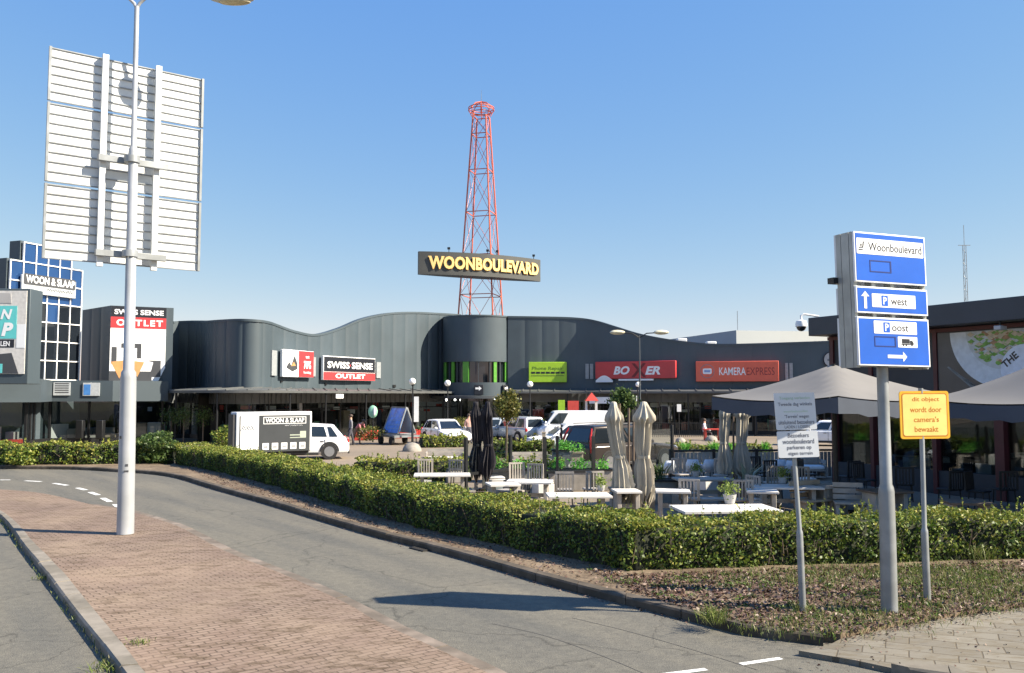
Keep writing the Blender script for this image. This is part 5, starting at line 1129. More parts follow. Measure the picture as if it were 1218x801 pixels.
fpoly(mb, frV, [(u * UL, v) for u, v in [(.06, 4.94), (.12, 4.945), (.135, 5.03), (.118, 5.03), (.108, 4.96), (.06, 4.955)]], .006, .0076); fpoly(mb, frV, [(u * UL, v) for u, v in [(.08, 4.965), (.1, 4.97), (.1, 5.0), (.085, 5.0)]], .006, .0077); mb.build('chair_icon', dk, tp_)
def frame_rect(par, u0, v0, u1, v1, t):
    mb = MB(); a, b = u0 * UL, u1 * UL
    fbox(mb, frV, a, v0, b, v0 + t, .003, .006); fbox(mb, frV, a, v1 - t, b, v1, .003, .006); fbox(mb, frV, a, v0 + t, a + t, v1 - t, .003, .006); fbox(mb, frV, b - t * 1.5, v0 + t, b, v1 - t, .003, .0062); mb.build('outlined_box', M('sign_darkblue'), par)
frame_rect(tp_, .2, 4.63, .5, 4.79, .015)
mp_, z0_, z1 = PN['mid']
def arrow(par, cx, cy, L, hw, sw, ang):
    pts = [(-L / 2, -sw), (L / 2 - hw, -sw), (L / 2 - hw, -hw), (L / 2, 0), (L / 2 - hw, hw), (L / 2 - hw, sw), (-L / 2, sw)]; c_, s_ = math.cos(ang), math.sin(ang)
    mb = MB(); fpoly(mb, frV, [(cx + x * c_ - y * s_, cy + x * s_ + y * c_) for x, y in pts], .003, .006); mb.build('arrow', M('sign_white'), par)
arrow(mp_, .12 * UL, 4.255, .23, .068, .022, math.pi / 2)
VB(mp_, 'name_field', M('sign_white'), .21, 4.165, .82, 4.345, .003, .006, .012); VT(mp_, 'west', dk, .47, 4.205, .7, 4.29, .0075, .006)
VB(mp_, 'parking_mark', M('sign_blue'), .34, 4.185, .43, 4.325, .006, .0075, .008); VT(mp_, 'P', M('sign_white'), .362, 4.205, .412, 4.305, .009, .02)
lp_, z0_, z1 = PN['low']
VB(lp_, 'name_field', M('sign_white'), .22, 3.815, .82, 3.985, .003, .006, .012); VT(lp_, 'oost', dk, .47, 3.855, .7, 3.935, .0075, .006)
VB(lp_, 'parking_mark', M('sign_blue'), .35, 3.832, .44, 3.968, .006, .0075, .008); VT(lp_, 'P', M('sign_white'), .372, 3.852, .422, 3.95, .009, .02)
frame_rect(lp_, .22, 3.64, .52, 3.78, .014); VB(lp_, 'truck_field', M('sign_white'), .545, 3.64, .82, 3.785, .003, .006, .01)
mb = MB(); fbox(mb, frV, .6 * UL, 3.695, .71 * UL, 3.755, .006, .0078); fpoly(mb, frV, [(.715 * UL, 3.68), (.765 * UL, 3.68), (.765 * UL, 3.705), (.745 * UL, 3.735), (.715 * UL, 3.735)], .006, .0078); fbox(mb, frV, .59 * UL, 3.678, .72 * UL, 3.69, .006, .0078)
for u in (.62, .66, .74): fdisc(mb, frV, u * UL, 3.672, .014, .006, .0078, 10)
mb.build('truck_icon', dk, lp_)
arrow(lp_, .53 * UL, 3.515, .33, .068, .022, 0)
# white text sign
def small_post(label, px, py, topx, topy, shx, shy, r0, r1):
    b = G(px, py, .12); t = thing('text_sign', label, 'sign', b, 'small signs on posts'); Q = lambda x, y: D(x, y, b.y)
    mb = MB(); mb.tube([Q(px, py + 1), Q(shx, shy + 3), Q(shx, shy), Q(shx - .1, shy - 3), Q(topx, topy)], [r0, r0, r0 * .95, r1, r1], 12); mb.build('pole', M('galvanised'), t, sharp=60); return t, b
t, b = small_post('two stacked white text plates on a thin leaning grey post', 955, 727, 939.5, 470, 951, 633, .046, .032)
class Lean(Fr):
    lean = 0.0; z0 = 2.0
    def pt(s, u, v, n=0.0): return s.O + s.R * (u - (v - s.z0) * s.lean) + s.U * (v + u * s.lean * .4) + s.N * n
pY = b.y - .07; frQ = Lean(D(924.6, 470, pY), D(972.6, 470, pY + .03)); frQ.lean = .062; frQ.z0 = D(950, 545, pY).z
zl = lambda y: D(948, y, pY).z
paleprint = mat('print_grey', (.12, .13, .16), .5); green_print = mat('print_green', (.42, .55, .42), .5)
for y0, y1, lines in ((468, 512, [('Toegang verboden', .12, .88, .8, .9, green_print), ('Tweede dag winkels', .08, .92, .62, .74, paleprint), ('voorbehouden', .2, .8, .47, .53, green_print), ("'Terrein' wegen", .22, .82, .29, .41, paleprint), ('uitsluitend bezoekers', .06, .94, .15, .26, paleprint), ('LADEN / LOSSEN', .2, .82, .04, .12, paleprint)]), (513.5, 545, [('Bezoekers', .26, .78, .76, .92, paleprint), ('woonboulevard', .12, .9, .52, .7, paleprint), ('parkeren op', .22, .82, .27, .46, paleprint), ('eigen terrein', .24, .84, .06, .22, paleprint)])):
    za, zb = zl(y1), zl(y0); mb = MB(); frbox(mb, frQ, 0, za, frQ.L, zb, .02, 0, .015); pn = mb.build('plate', mat('plate_pale', (.6, .63, .66), .4, 0, .05, 4), t)
    mb = MB(); 
    for body, a, c_, d_, e, m in lines:
        mb = MB(); ftext(mb, body, frQ, frQ.L * a, za + (zb - za) * d_, frQ.L * c_, za + (zb - za) * e, .017, .012); mb.build('lettering', m, pn)
    mb = MB(); fbox(mb, frQ, frQ.L * .3, (za + zb) / 2 - .02, frQ.L * .65, (za + zb) / 2 + .02, -.05, 0); mb.build('clamp', M('galvanised'), pn)
# yellow sign
t, b = small_post('yellow camera warning plate with orange border and text on a grey post', 1103, 713, 1095, 462, 1099.6, 631, .05, .034)
pY = b.y - .07; frY = Lean(D(1069.5, 470, pY), D(1128, 470, pY + .12)); frY.lean = .012; frY.z0 = D(1098, 523, pY).z
za, zb = D(1098, 522.5, pY).z, D(1098, 465.5, pY).z; mb = MB(); frbox(mb, frY, 0, za, frY.L, zb, .04, 0, .015); pn = mb.build('plate', M('yellow_sign'), t)
mb = MB(); frbox(mb, frY, .03, za + .03, frY.L - .03, zb - .03, .04, .015, .0165); mb.build('border', M('orange_print'), pn)
mb = MB(); frbox(mb, frY, .045, za + .045, frY.L - .045, zb - .045, .035, .0165, .018); mb.build('field', M('yellow_pale'), pn)
for k, (body, a, c_) in enumerate((('dit object', .25, .8), ('wordt door', .2, .84), ("camera's", .27, .78), ('bewaakt', .28, .76))):
    mb = MB(); z = zb - (zb - za) * (.24 + .205 * k); ftext(mb, body, frY, frY.L * a, z, frY.L * c_, z + (zb - za) * .115, .0195, .012); mb.build('lettering', M('orange_print'), pn)

# globe lamps and the double lantern
def globe(px, yg, rpx, ybase, label):
    p = G(px, ybase, .06); r = rpx * p.y / F; g0 = D(px, yg, p.y); t = thing('globe_lamp', label, 'street lamp', p, 'globe lamps before the shops')
    mb = MB(); mb.tube([p, Vector((p.x, p.y, .9)), Vector((p.x, p.y, .95)), Vector((p.x, p.y, g0.z - r))], [.07, .07, .045, .04], 8); mb.tube([(p.x, p.y, g0.z - r - .05), (p.x, p.y, g0.z - r + .06)], .09, 10); mb.build('pole', M('black_metal'), t)
    mb = MB(); mb.ball(g0, r, 20); mb.build('globe', M('globe'), t); return t
globe(490.5, 454, 4.1, 530, 'globe lamp beside the blue board trailer')
globe(532.3, 456, 3.7, 524, 'globe lamp at the left edge of the drum tower')
globe(630.5, 457.3, 3.6, 524, 'globe lamp in front of the lime green sign')
globe(759, 457.6, 3.2, 524, 'globe lamp under the BOXXER sign by the double lantern')
globe(940.5, 456, 3.2, 522, 'globe lamp showing just above the left awning near the wall louvres')
globe(900, 467.5, 2.2, 518, 'small far globe lamp just over the edge of the left awning')
p = G(762, 556, .06); dl = thing('street_lamp', 'slim dark street lamp with two lanterns among the beige parasols', 'street lamp', p, 'street lamps')
zt_ = D(762, 399, p.y).z; mb = MB(); mb.tube([p, Vector((p.x, p.y, 2)), Vector((p.x, p.y, zt_))], [.055, .04, .025], 8); mb.build('pole', M('cladding_dark'), dl)
for s_ in (-1, 1):
    mb = MB(); mb.tube([Vector((p.x, p.y, zt_ - .1)), Vector((p.x + s_ * .3, p.y, zt_ + .08)), Vector((p.x + s_ * .65, p.y, zt_ + .1))], .025, 6); mb.build('arm', M('black_metal'), dl)
    mb = MB(); mb.ball((p.x + s_ * .9, p.y, zt_ + .12), .32, 12, (1, .45, .32)); mb.build('lantern', mat('lantern_cream', (.62, .58, .42), .4), dl)

# ================================================================== vehicles
def wheel(mbT, mbR, x, y, r, wd, side):
    for mb_, r_o, w_ in ((mbT, r, wd), (mbR, r * .62, wd + .02)):
        n = 20; vs = []
        for yy in (-w_ / 2, w_ / 2):
            for rr2 in (r_o,): vs += [(x + rr2 * math.cos(2 * math.pi * k / n), y + yy, r + rr2 * math.sin(2 * math.pi * k / n)) for k in range(n)]
        mb_.add(vs, [(k, (k + 1) % n, n + (k + 1) % n, n + k) for k in range(n)] + [tuple(range(n))[::-1], tuple(range(n, 2 * n))])
def car(name, label, cat, L, W, H, paint, kind, loc, yaw, group='parked cars', r=.32):
    """x forward. Lower body and cabin are lofted; glass, lamps and wheels are parts."""
    root = thing(name, label, cat, loc, group, yaw); h = W / 2
    S = {'hatch': dict(belt=.60, hood=.53, nose=.42, cb=(.24, .06, -.36, -.47), rear=.6), 'suv': dict(belt=.58, hood=.56, nose=.45, cb=(.2, .04, -.42, -.49), rear=.58),
         'mpv': dict(belt=.56, hood=.55, nose=.42, cb=(.28, .1, -.44, -.49), rear=.56), 'van': dict(belt=.56, hood=.58, nose=.42, cb=(.43, .31, -.49, -.497), rear=.56)}[kind]
    zb = .2 * H * .8; belt, hood, nose = S['belt'] * H, S['hood'] * H, S['nose'] * H; x0, x1, x2, x3 = [c_ * L for c_ in S['cb']]
    st = [(.5, .86, zb + .05, nose * .8, nose), (.485, .94, zb, nose, nose + .06), (.42, .985, zb - .02, hood * .86, hood * .95), (S['cb'][0], 1, zb - .03, belt * .93, hood + .03 * H), (S['cb'][1], 1, zb - .03, belt * .96, belt), (-.2, 1, zb - .03, belt * .96, belt), (-.42, .985, zb - .02, belt * .95, belt), (-.485, .95, zb, belt * .9, belt * .98), (-.5, .9, zb + .06, belt * .8, belt * .9)]
    vs = []; per = 9
    for fx, fw, z0_, zs, zt_ in st:
        w_ = h * fw; zm = z0_ + (zs - z0_) * .45
        half = [(w_ * .86, z0_), (w_ * .97, z0_ + .1), (w_, zm), (w_ * .975, zs)]
        pts = [(-a, b) for a, b in half] + [(-w_ * .88, zt_)] + [(w_ * .88, zt_)] + [(a, b) for a, b in reversed(half)]
        vs += [(fx * L, y, z) for y, z in pts]
    per = 10; fs = [tuple(range(per)), tuple((len(st) - 1) * per + k for k in reversed(range(per)))]
    for i in range(len(st) - 1):
        for k in range(per): fs.append((i * per + k, i * per + (k + 1) % per, (i + 1) * per + (k + 1) % per, (i + 1) * per + k))
    mb = MB(); mb.add(vs, fs)
    rw = .74 if kind != 'van' else .86; xr0, xr1 = x1, x2
    zr = H; zrr = H * (.965 if kind in ('hatch',) else .985)
    bl = [(x0, h * .86, belt * .99), (x1 * .4 + x0 * .1, h * .93, belt), (x2 * .5, h * .94, belt), (x3, h * .88, belt * .99)]
    tl = [(x1, h * rw * .92, zr * .975), (x1 - .25, h * rw, zr), (x2 * .5, h * rw, zr), (x2, h * rw * .95, zrr)]
    vs = []
    for (bx_, bw, bz), (tx, tw, tz) in zip(bl, tl): vs += [(bx_, -bw, bz - .05), (tx, -tw, tz - .04), (tx, -tw * .85, tz), (tx, tw * .85, tz), (tx, tw, tz - .04), (bx_, bw, bz - .05)]
    fs = [(0, 1, 2, 3, 4, 5), tuple(18 + k for k in (5, 4, 3, 2, 1, 0))]
    for i in range(3):
        for k in range(5): fs.append((6 * i + k, 6 * i + k + 1, 6 * i + 7 + k, 6 * i + 6 + k))
    mb.add(vs, fs); mb.build('body', paint, root, sharp=40, bevel=.035, local=True)
    # glass
    def quad(pts, nm, m=M('car_glass'), push=.012):
        P = [Vector(p) for p in pts]; nn = (P[1] - P[0]).cross(P[2] - P[0]).normalized(); c_ = sum(P, Vector()) / len(P)
        if nn.dot(c_ - Vector((-.05 * L, 0, H * .6))) < 0: nn = -nn
        q = [p + nn * push for p in P]; k = len(q); m_ = MB(); m_.add(q + [p - nn * .03 for p in q], [tuple(range(k))] + [(i, (i + 1) % k, k + (i + 1) % k, k + i) for i in range(k)]); return m_.build(nm, m, root, local=True)
    def L3(a, b, t): return Vector(a).lerp(Vector(b), t)
    bw0, bw3 = bl[0], bl[3]; t0, t3 = tl[0], tl[3]
    A0, A1 = Vector((bw0[0], -bw0[1], bw0[2])), Vector((t0[0], -t0[1], t0[2] - .04)); B0, B1 = Vector((bw0[0], bw0[1], bw0[2])), Vector((t0[0], t0[1], t0[2] - .04))
    quad([L3(A0, B0, .06).lerp(L3(A1, B1, .07), .1), L3(A0, B0, .94).lerp(L3(A1, B1, .93), .1), L3(A0, B0, .94).lerp(L3(A1, B1, .93), .92), L3(A0, B0, .06).lerp(L3(A1, B1, .07), .92)], 'windscreen', push=.02)
    A0, A1 = Vector((bw3[0], -bw3[1], bw3[2])), Vector((t3[0], -t3[1], t3[2] - .04)); B0, B1 = Vector((bw3[0], bw3[1], bw3[2])), Vector((t3[0], t3[1], t3[2] - .04))
    if kind != 'van': quad([L3(A0, B0, .1).lerp(L3(A1, B1, .1), .14), L3(A0, B0, .9).lerp(L3(A1, B1, .9), .14), L3(A0, B0, .88).lerp(L3(A1, B1, .88), .88), L3(A0, B0, .12).lerp(L3(A1, B1, .12), .88)], 'rear_window', push=.02)
    def side_pt(x, t, s_):               # point on the cabin side at x and height fraction t
        def ip(lst, x):
            for a, b in zip(lst[:-1], lst[1:]):
                if a[0] >= x >= b[0]: f_ = (a[0] - x) / (a[0] - b[0] + 1e-9); return [a[k] + (b[k] - a[k]) * f_ for k in range(3)]
            return list(lst[0] if x > lst[0][0] else lst[-1])
        xb = bl[0][0] + (bl[3][0] - bl[0][0]) * x; xt = tl[0][0] + (tl[3][0] - tl[0][0]) * x; B = ip(bl, xb); T = ip(tl, xt)
        return Vector((xb, s_ * B[1], B[2])).lerp(Vector((xt, s_ * T[1], T[2] - .04)), t)
    segs = {'van': [(.05, .22)], 'suv': [(.08, .36), (.40, .66), (.70, .95)], 'mpv': [(.06, .34), (.38, .64), (.68, .92)], 'hatch': [(.08, .42), (.46, .75), (.79, .9)]}[kind]
    for s_ in (-1, 1):
        for a, b in segs: quad([side_pt(a, .12, s_), side_pt(b, .12, s_), side_pt(b, .88, s_), side_pt(a + .03, .88, s_)], 'side_window', push=.018)
    tyre = None
    for s_ in (-1, 1):
        for fx in (.31, -.31 if kind != 'van' else -.3):
            a = MB(); b = MB(); wheel(a, b, fx * L, s_ * (h - .09), r, .22, s_); wt = a.build('wheel', M('tyre'), root, local=True); b.build('rim', M('rim'), wt, local=True)
            m_ = MB(); n = 16; ro, ri = r * 1.2, r * 1.02; vs = []
            for yy in (h * 1.0, h * .93):
                for rr2 in (ro, ri): vs += [(fx * L + rr2 * math.cos(math.pi * k / n), s_ * yy + s_ * .006, r + rr2 * math.sin(math.pi * k / n)) for k in range(n + 1)]
            m_.add(vs, [(k, k + 1, n + 2 + k, n + 1 + k) for k in range(n)] + [(k, k + 1, 2 * n + 3 + k, 2 * n + 2 + k) for k in range(n)]); m_.build('wheel_arch', M('trim_black'), root, local=True)
        m_ = MB(); m_.ball((L * .478, s_ * h * .74, nose + .0), .17, 12, (.35, 1, .55)); m_.build('headlight', M('headlamp'), root, local=True)
        m_ = MB()
        if kind == 'suv': m_.tube([(-L * .488, s_ * h * .9, belt * .72), (-L * .492, s_ * h * .9, belt * 1.0), (-L * .475, s_ * h * .8, belt * 1.3), (-L * .45, s_ * h * .72, H * .93)], [.045, .055, .045, .03], 8)
        else: m_.ball((-L * .487, s_ * h * .84, belt * .88), .15, 12, (.45, .7, 1.1))
        m_.build('tail_light', M('tail_red'), root, local=True)
        m_ = MB(); m_.ball((x0 - .25, s_ * (h + .08), belt + .08), .1, 10, (.7, 1, .75)); m_.build('mirror', paint, root, local=True)
    m_ = MB(); m_.box((L * .493, 0, zb + .2), (.06, W * .62, .16)); m_.build('grille', M('trim_black'), root, local=True, bevel=.02)
    for s_ in (1, -1): m_ = MB(); m_.box((s_ * L * .503, 0, zb + .3 if s_ < 0 else zb + .14), (.02, .5, .11)); m_.build('number_plate', M('plate_yellow'), root, local=True)
    m_ = MB(); m_.box((-L * .495, 0, zb + .08), (.1, W * .86, .16)); m_.box((0, h * .985, zb + .02), (L * .42, .05, .12)); m_.box((0, -h * .985, zb + .02), (L * .42, .05, .12)); m_.build('lower_trim', M('trim_black'), root, local=True, bevel=.02)
    for s_ in (-1, 1):
        m_ = MB()
        for fx in ((.2, -.06, -.27) if kind != 'van' else (.3, .12)): m_.box((fx * L, s_ * (h * .985), (zb + belt) / 2 + .03), (.014, .035, belt - zb - .12))
        m_.build('door_gap', M('trim_black'), root, local=True)
        for fx in ((-.02, -.24) if kind != 'van' else (.15,)): m_ = MB(); m_.box((fx * L, s_ * (h * .995), belt * .86), (.16, .03, .03)); m_.build('door_handle', M('trim_black') if paint is not M('car_dark') else M('rim'), root, local=True)
    if kind == 'suv':
        m_ = MB(); [m_.bar((x1 - .2, s_ * h * .7, H + .05), (x2 + .1, s_ * h * .7, H + .03), .045) for s_ in (-1, 1)]; m_.build('roof_rail', M('rim'), root, local=True)
    return root
def at(px, ybase): p = G(px, ybase, .06); return (p.x, p.y, .06)
yw = lambda d: R_(d)
car('parked_car', 'white suv with dark windows seen from behind beside the advertising trailer', 'car', 4.75, 1.9, 1.62, M('car_white'), 'hatch', at(351, 546), yw(180 + 16), r=.37)
car('parked_car', 'white hatchback facing the camera behind the short hedge strip left of the black parasols', 'car', 4.05, 1.76, 1.46, M('car_white'), 'hatch', at(530, 527.5), yw(-62))
car('parked_car', 'silver white family car between the lollipop tree and the white van', 'car', 4.2, 1.78, 1.58, M('car_silver'), 'mpv', at(615, 525), yw(125))
car('parked_car', 'grey car mostly hidden behind the lollipop tree crown and trunk', 'car', 4.2, 1.76, 1.46, M('car_silver'), 'hatch', at(583, 524), yw(200))
car('delivery_van', 'white delivery van parked side on behind the dark estate car', 'van', 5.1, 1.95, 1.98, M('car_white'), 'van', at(688, 527), yw(184), r=.34)
car('parked_car', 'white car in front of the delivery van with its bonnet behind the glass screens', 'car', 4.3, 1.78, 1.46, M('car_white'), 'hatch', at(676, 536.5), yw(190))
car('parked_car', 'dark brown suv with tall red tail lights behind the beige parasols', 'car', 4.8, 1.92, 1.78, M('car_dark'), 'suv', at(739, 557.5), yw(36), r=.37)
car('parked_car', 'white car seen under the left awning beyond the text sign', 'car', 4.2, 1.76, 1.46, M('car_white'), 'hatch', at(980, 530), yw(160))
car('parked_car', 'silver car far off under the right half of the left awning', 'car', 4.2, 1.76, 1.46, M('car_silver'), 'hatch', at(1046, 528), yw(190))
# advertising trailer
tr = thing('advert_trailer', 'white box trailer with dark WOON & SLAAP advertisement panel parked behind the hedge', 'trailer', at(328, 549))
frA = Fr(D(282, 470, 38.2), D(371.5, 470, 40.2)); zt_, zb_ = D(330, 490, 39.3).z, .5
mb = MB(); fbox(mb, frA, 0, zb_, frA.L, zt_, -.8, 0); mb.build('box_body', M('car_white'), tr, bevel=.03)
mb = MB(); fbox(mb, frA, -.12, zb_ + .2, -.005, zt_ - .1, -.72, -.08); mb.build('front_door', mat('trailer_dark', (.05, .05, .055), .5), tr)
u0, v0, u1, v1 = frA.rect(308, 494, 368.5, 537); mb = MB(); fbox(mb, frA, u0, v0, u1, v1, 0, .012); ad = mb.build('advert_panel', mat('advert_grey', (.045, .05, .055), .4, 0, .08, 2), tr)
A = lambda a, b: (u0 + (u1 - u0) * a, v0 + (v1 - v0) * b)
def aq(nm, m, a, b, c_, d_, n1, par=ad): mb = MB(); fbox(mb, frA, *A(a, b), *A(c_, d_), .012, n1); return mb.build(nm, m, par)
aq('name_frame', M('sign_white'), .08, .76, .92, .955, .016); aq('name_field', M('advert_grey'), .093, .777, .907, .938, .019)
mb = MB(); ftext(mb, 'WOON & SLAAP', frA, *A(.12, .795), *A(.88, .92), .023, .02); mb.build('lettering', M('sign_white'), ad)
mb = MB(); squiggle(mb, frA, A(.5, 0)[0], A(.84, 0)[0], A(0, .71)[1], .11, .016, 4); mb.build('script_line', M('sign_white'), ad)
for k in range(5):
    q = aq('picture_tile', M('sign_white'), .07 + .18 * k, .06, .19 + .18 * k, .24, .016); aq('picture', mat('tile_grey', (.3, .31, .32), .5), .09 + .18 * k, .1, .17 + .18 * k, .17, .02, q)
mb = MB(); fpoly(mb, frA, [A(.6, .46), A(.8, .46), A(.8, .55), A(.92, .55), A(.92, .36), A(.6, .36), A(.6, .385), A(.8, .385), A(.8, .43), A(.6, .43)], .012, .016); mb.build('bed_drawing', mat('tile_olive', (.36, .4, .33), .5), ad)
mb = MB(); uu0, vv0, uu1, vv1 = frA.rect(288, 505, 302, 517); squiggle(mb, frA, uu0, uu1, vv1 - .12, .16, .005, 1); squiggle(mb, frA, uu0 - .05, uu1, vv0 + .22, .15, .005, 2); squiggle(mb, frA, uu0, uu0 + .3, vv0 + .08, .06, .005, 5); mb.build('script_mark', M('poster_dark'), tr)
pxbox('edge_strip', frA, 284.6, 495, 286, 538, 0, .012, M('poster_dark'), tr)
for u in (1.5, 2.2): 
    p = frA.pt(u, 0, -.15); m_ = MB(); n = 16; ax = frA.N
    for nn in (-.09, .09): pass
    vs = [frA.pt(u + .3 * math.cos(2 * math.pi * k / n), .36 + .3 * math.sin(2 * math.pi * k / n), nn) for nn in (-.3, -.08) for k in range(n)]
    m_.add(vs, [(k, (k + 1) % n, n + (k + 1) % n, n + k) for k in range(n)] + [tuple(range(n)), tuple(range(n, 2 * n))]); m_.build('wheel', M('tyre'), tr)
mb = MB(); fbox(mb, frA, .1, .35, frA.L - .1, .5, -.7, -.12); fbox(mb, frA, -1.0, .4, 0, .48, -.45, -.3); mb.build('chassis', M('black_metal'), tr)
# blue A-frame board on a trailer
p0 = G(474, 529.5, .06); k = p0.y / F; aft = thing('board_trailer', 'blue and white tent shaped advertising board on a small trailer', 'trailer', p0)
nb_ = D(476, 470, p0.y - .2); frF = Fr((nb_.x - 1.15, nb_.y + 1.75), (nb_.x, nb_.y)); zT_, zB_ = D(474, 485, p0.y).z, D(474, 516, p0.y).z; FL = frF.L
def aface(nm, m, u0, u1, dn, s_, th_):
    mb = MB(); vs = []
    for o_ in (0, th_): vs += [frF.pt(u0, zB_, s_ * .56 - .5 + o_), frF.pt(u1, zB_, s_ * .56 - .5 + o_), frF.pt(u1 - .02, zT_, -.5 + s_ * .02 + o_), frF.pt(u0 + .12, zT_, -.5 + s_ * .02 + o_)]
    mb.add(vs, [(0, 1, 2, 3), (4, 5, 6, 7), (0, 1, 5, 4), (1, 2, 6, 5), (2, 3, 7, 6), (3, 0, 4, 7)]); return mb.build(nm, m, aft)
aface('front_board', M('board_blue'), 0, FL, 0, 1, .05); aface('rear_board', M('poster_grey'), 0, FL, 0, -1, .05)
mb = MB(); frm = [(0, zB_, .13), (FL, zB_, .13), (FL - .02, zT_, -.42), (.12, zT_, -.42)]
for a, b in zip(frm, frm[1:] + frm[:1]): mb.bar(frF.pt(*a), frF.pt(*b), .07)
mb.bar(frF.pt(FL, zB_, .13), frF.pt(FL, zB_, -1.05), .06); mb.bar(frF.pt(FL - .02, zT_, -.45), frF.pt(FL, zB_, -1.05), .06); mb.build('board_frame', M('galvanised'), aft)
mb = MB()
for j in range(5): 
    for i in range(5): 
        if random.random() < .6: a, b = .1 + i * FL * .18, .25 + j * .24; t0_ = b / (zT_ - zB_); mb.add([frF.pt(a, zB_ + b, .145 - .54 * t0_), frF.pt(a + FL * .13, zB_ + b, .145 - .54 * t0_), frF.pt(a + FL * .13, zB_ + b + .07, .145 - .54 * (t0_ + .04)), frF.pt(a, zB_ + b + .07, .145 - .54 * (t0_ + .04))], [(0, 1, 2, 3)])
mb.build('print', mat('print_pale', (.2, .38, .7), .4), aft)
mb = MB(); fbox(mb, frF, -.3, .5, FL + .1, .62, -1.35, .4); mb.build('deck', M('galvanised'), aft)
for u, nn in ((.3, .3), (FL - .3, .3), (.5, -1.2)):
    m_ = MB(); vs = [frF.pt(u + .25 * math.cos(2 * math.pi * q / 14), .31 + .25 * math.sin(2 * math.pi * q / 14), nn + o_) for o_ in (0, .16) for q in range(14)]; m_.add(vs, [(q, (q + 1) % 14, 14 + (q + 1) % 14, 14 + q) for q in range(14)] + [tuple(range(14)), tuple(range(14, 28))]); m_.build('wheel', M('tyre'), aft)

# ================================================================== terrace
def bollard(px, py, rpx, label):
    p = G(px, py, .06); r = rpx * p.y / F; mb = MB(); mb.ball((0, 0, 0), r, 20, (1, 1, .92)); o = mb.build('stone_bollard', M('concrete')); o.location = (p.x, p.y, .06); tag(o, label, 'bollard', 'half round concrete bollards')
bollard(490, 537, 11.5, 'half round concrete bollard in front of the globe lamp and blue board trailer'); bollard(809.5, 526, 6.2, 'half round concrete bollard left of the red table'); bollard(846, 525, 7.5, 'half round concrete bollard in front of the red table')
def table(px, py, wpx, dep, label, yaw=0.0, top=None, h=.78):
    p = G(px, py, h); L = wpx * p.y / F; root = thing('terrace_table', label, 'table', (p.x, p.y, .06), 'terrace tables', yaw); top = top or M('table_top')
    mb = MB(); n = max(3, int(dep / .16)); 
    for k in range(n): mb.box((0, -dep / 2 + dep * (k + .5) / n, h - .06 - .025), (L, dep / n - .012, .05))
    mb.build('tabletop', top, root, local=True, bevel=.006)
    for s_ in (-1, 1): m_ = MB(); m_.box((s_ * L * .36, 0, (h - .12) / 2), (.1, dep * .7, h - .12)); m_.build('leg', M('wood_weathered'), root, local=True, bevel=.01)
    m_ = MB(); m_.box((0, 0, .35), (L * .7, .06, .1)); m_.build('stretcher', M('wood_weathered'), root, local=True); return root, p
def bench(px, py, wpx, label, yaw=0.0, back=False, m=None, dep=.4):
    p = G(px, py, .47); L = wpx * p.y / F; root = thing('terrace_bench', label, 'bench', (p.x, p.y, .06), 'terrace benches', yaw); m = m or M('wood_weathered')
    mb = MB(); [mb.box((0, -dep / 2 + dep * (k + .5) / 3, .39), (L, dep / 3 - .012, .05)) for k in range(3)]; mb.build('seat', m, root, local=True, bevel=.006)
    for s_ in (-1, 1): m_ = MB(); m_.box((s_ * L * .4, 0, .18), (.09, dep * .85, .36)); m_.build('leg', m, root, local=True, bevel=.01)
    if back: m_ = MB(); [m_.box((0, dep / 2 - .02 + .03 * k, .5 + .14 * k), (L, .035, .11)) for k in range(3)]; m_.build('backrest', m, root, local=True)
    return root
table(526, 564, 66, .85, 'long white topped table at the left end of the terrace', R_(4)); table(630, 572, 54, .9, 'white topped table between the black parasols and the glass screen', R_(-6))
table(688, 588, 74, .85, 'white topped table beside the long planter, left of the beige parasols', R_(3)); table(836, 569, 66, .85, 'grey weathered table behind the green pot, right of the beige parasols', R_(4), M('wood_weathered'))
table(862, 604, 116, 1.1, 'largest nearest white plank table right of the beige parasols', R_(6)); table(935, 578, 78, .9, 'white topped table behind the white text sign', R_(-4)); table(985, 577, 40, .8, 'small dark topped table behind the text sign post under the awning', R_(20), M('wood_weathered'))
table(598, 575, 36, .8, 'short pale table right behind the black parasols', R_(12)); table(906, 583, 36, .8, 'short white table between the far parasols and the text sign', R_(-12)); table(745, 583, 30, .7, 'small pale table partly hidden by the near beige parasols', R_(5)); table(800, 583, 40, .7, 'pale table next to the spiky dark green plant', R_(-8))
bench(520, 578, 50, 'low pale bench in front of the leftmost terrace table'); bench(845, 593, 42, 'small pale bench before the grey weathered table', R_(5)); bench(607, 583, 30, 'short bench at the left of the table beside the black parasols', R_(-40)); bench(695, 603, 60, 'dark bench along the near edge of the table by the planter', 0, False, M('wood_dark'))
bench(500, 572, 24, 'short pale bench end at the far left of the terrace', R_(60)); bench(968, 594, 50, 'slatted wooden bench with backrest behind the text sign post', R_(28), True, M('wood_light'), .5); bench(1010, 597, 34, 'grey slatted bench left of the thick sign post', R_(-15), True, M('wood_weathered'), .5); bench(905, 592, 30, 'white low bench next to the agave', R_(50), False, M('table_top'))
def pouf(px, py, sz, label, m, cush=None, yaw=0.0):
    p = G(px, py, .06); root = thing('stool', label, 'stool', (p.x, p.y, .06), 'cube stools on the terrace', yaw); mb = MB(); mb.box((0, 0, .2), (sz, sz, .4)); mb.build('block', m, root, local=True, bevel=.02)
    mb = MB(); mb.box((0, 0, .43), (sz * .96, sz * .96, .06)); mb.build('cushion', cush or M('trim_black'), root, local=True, bevel=.025); return root
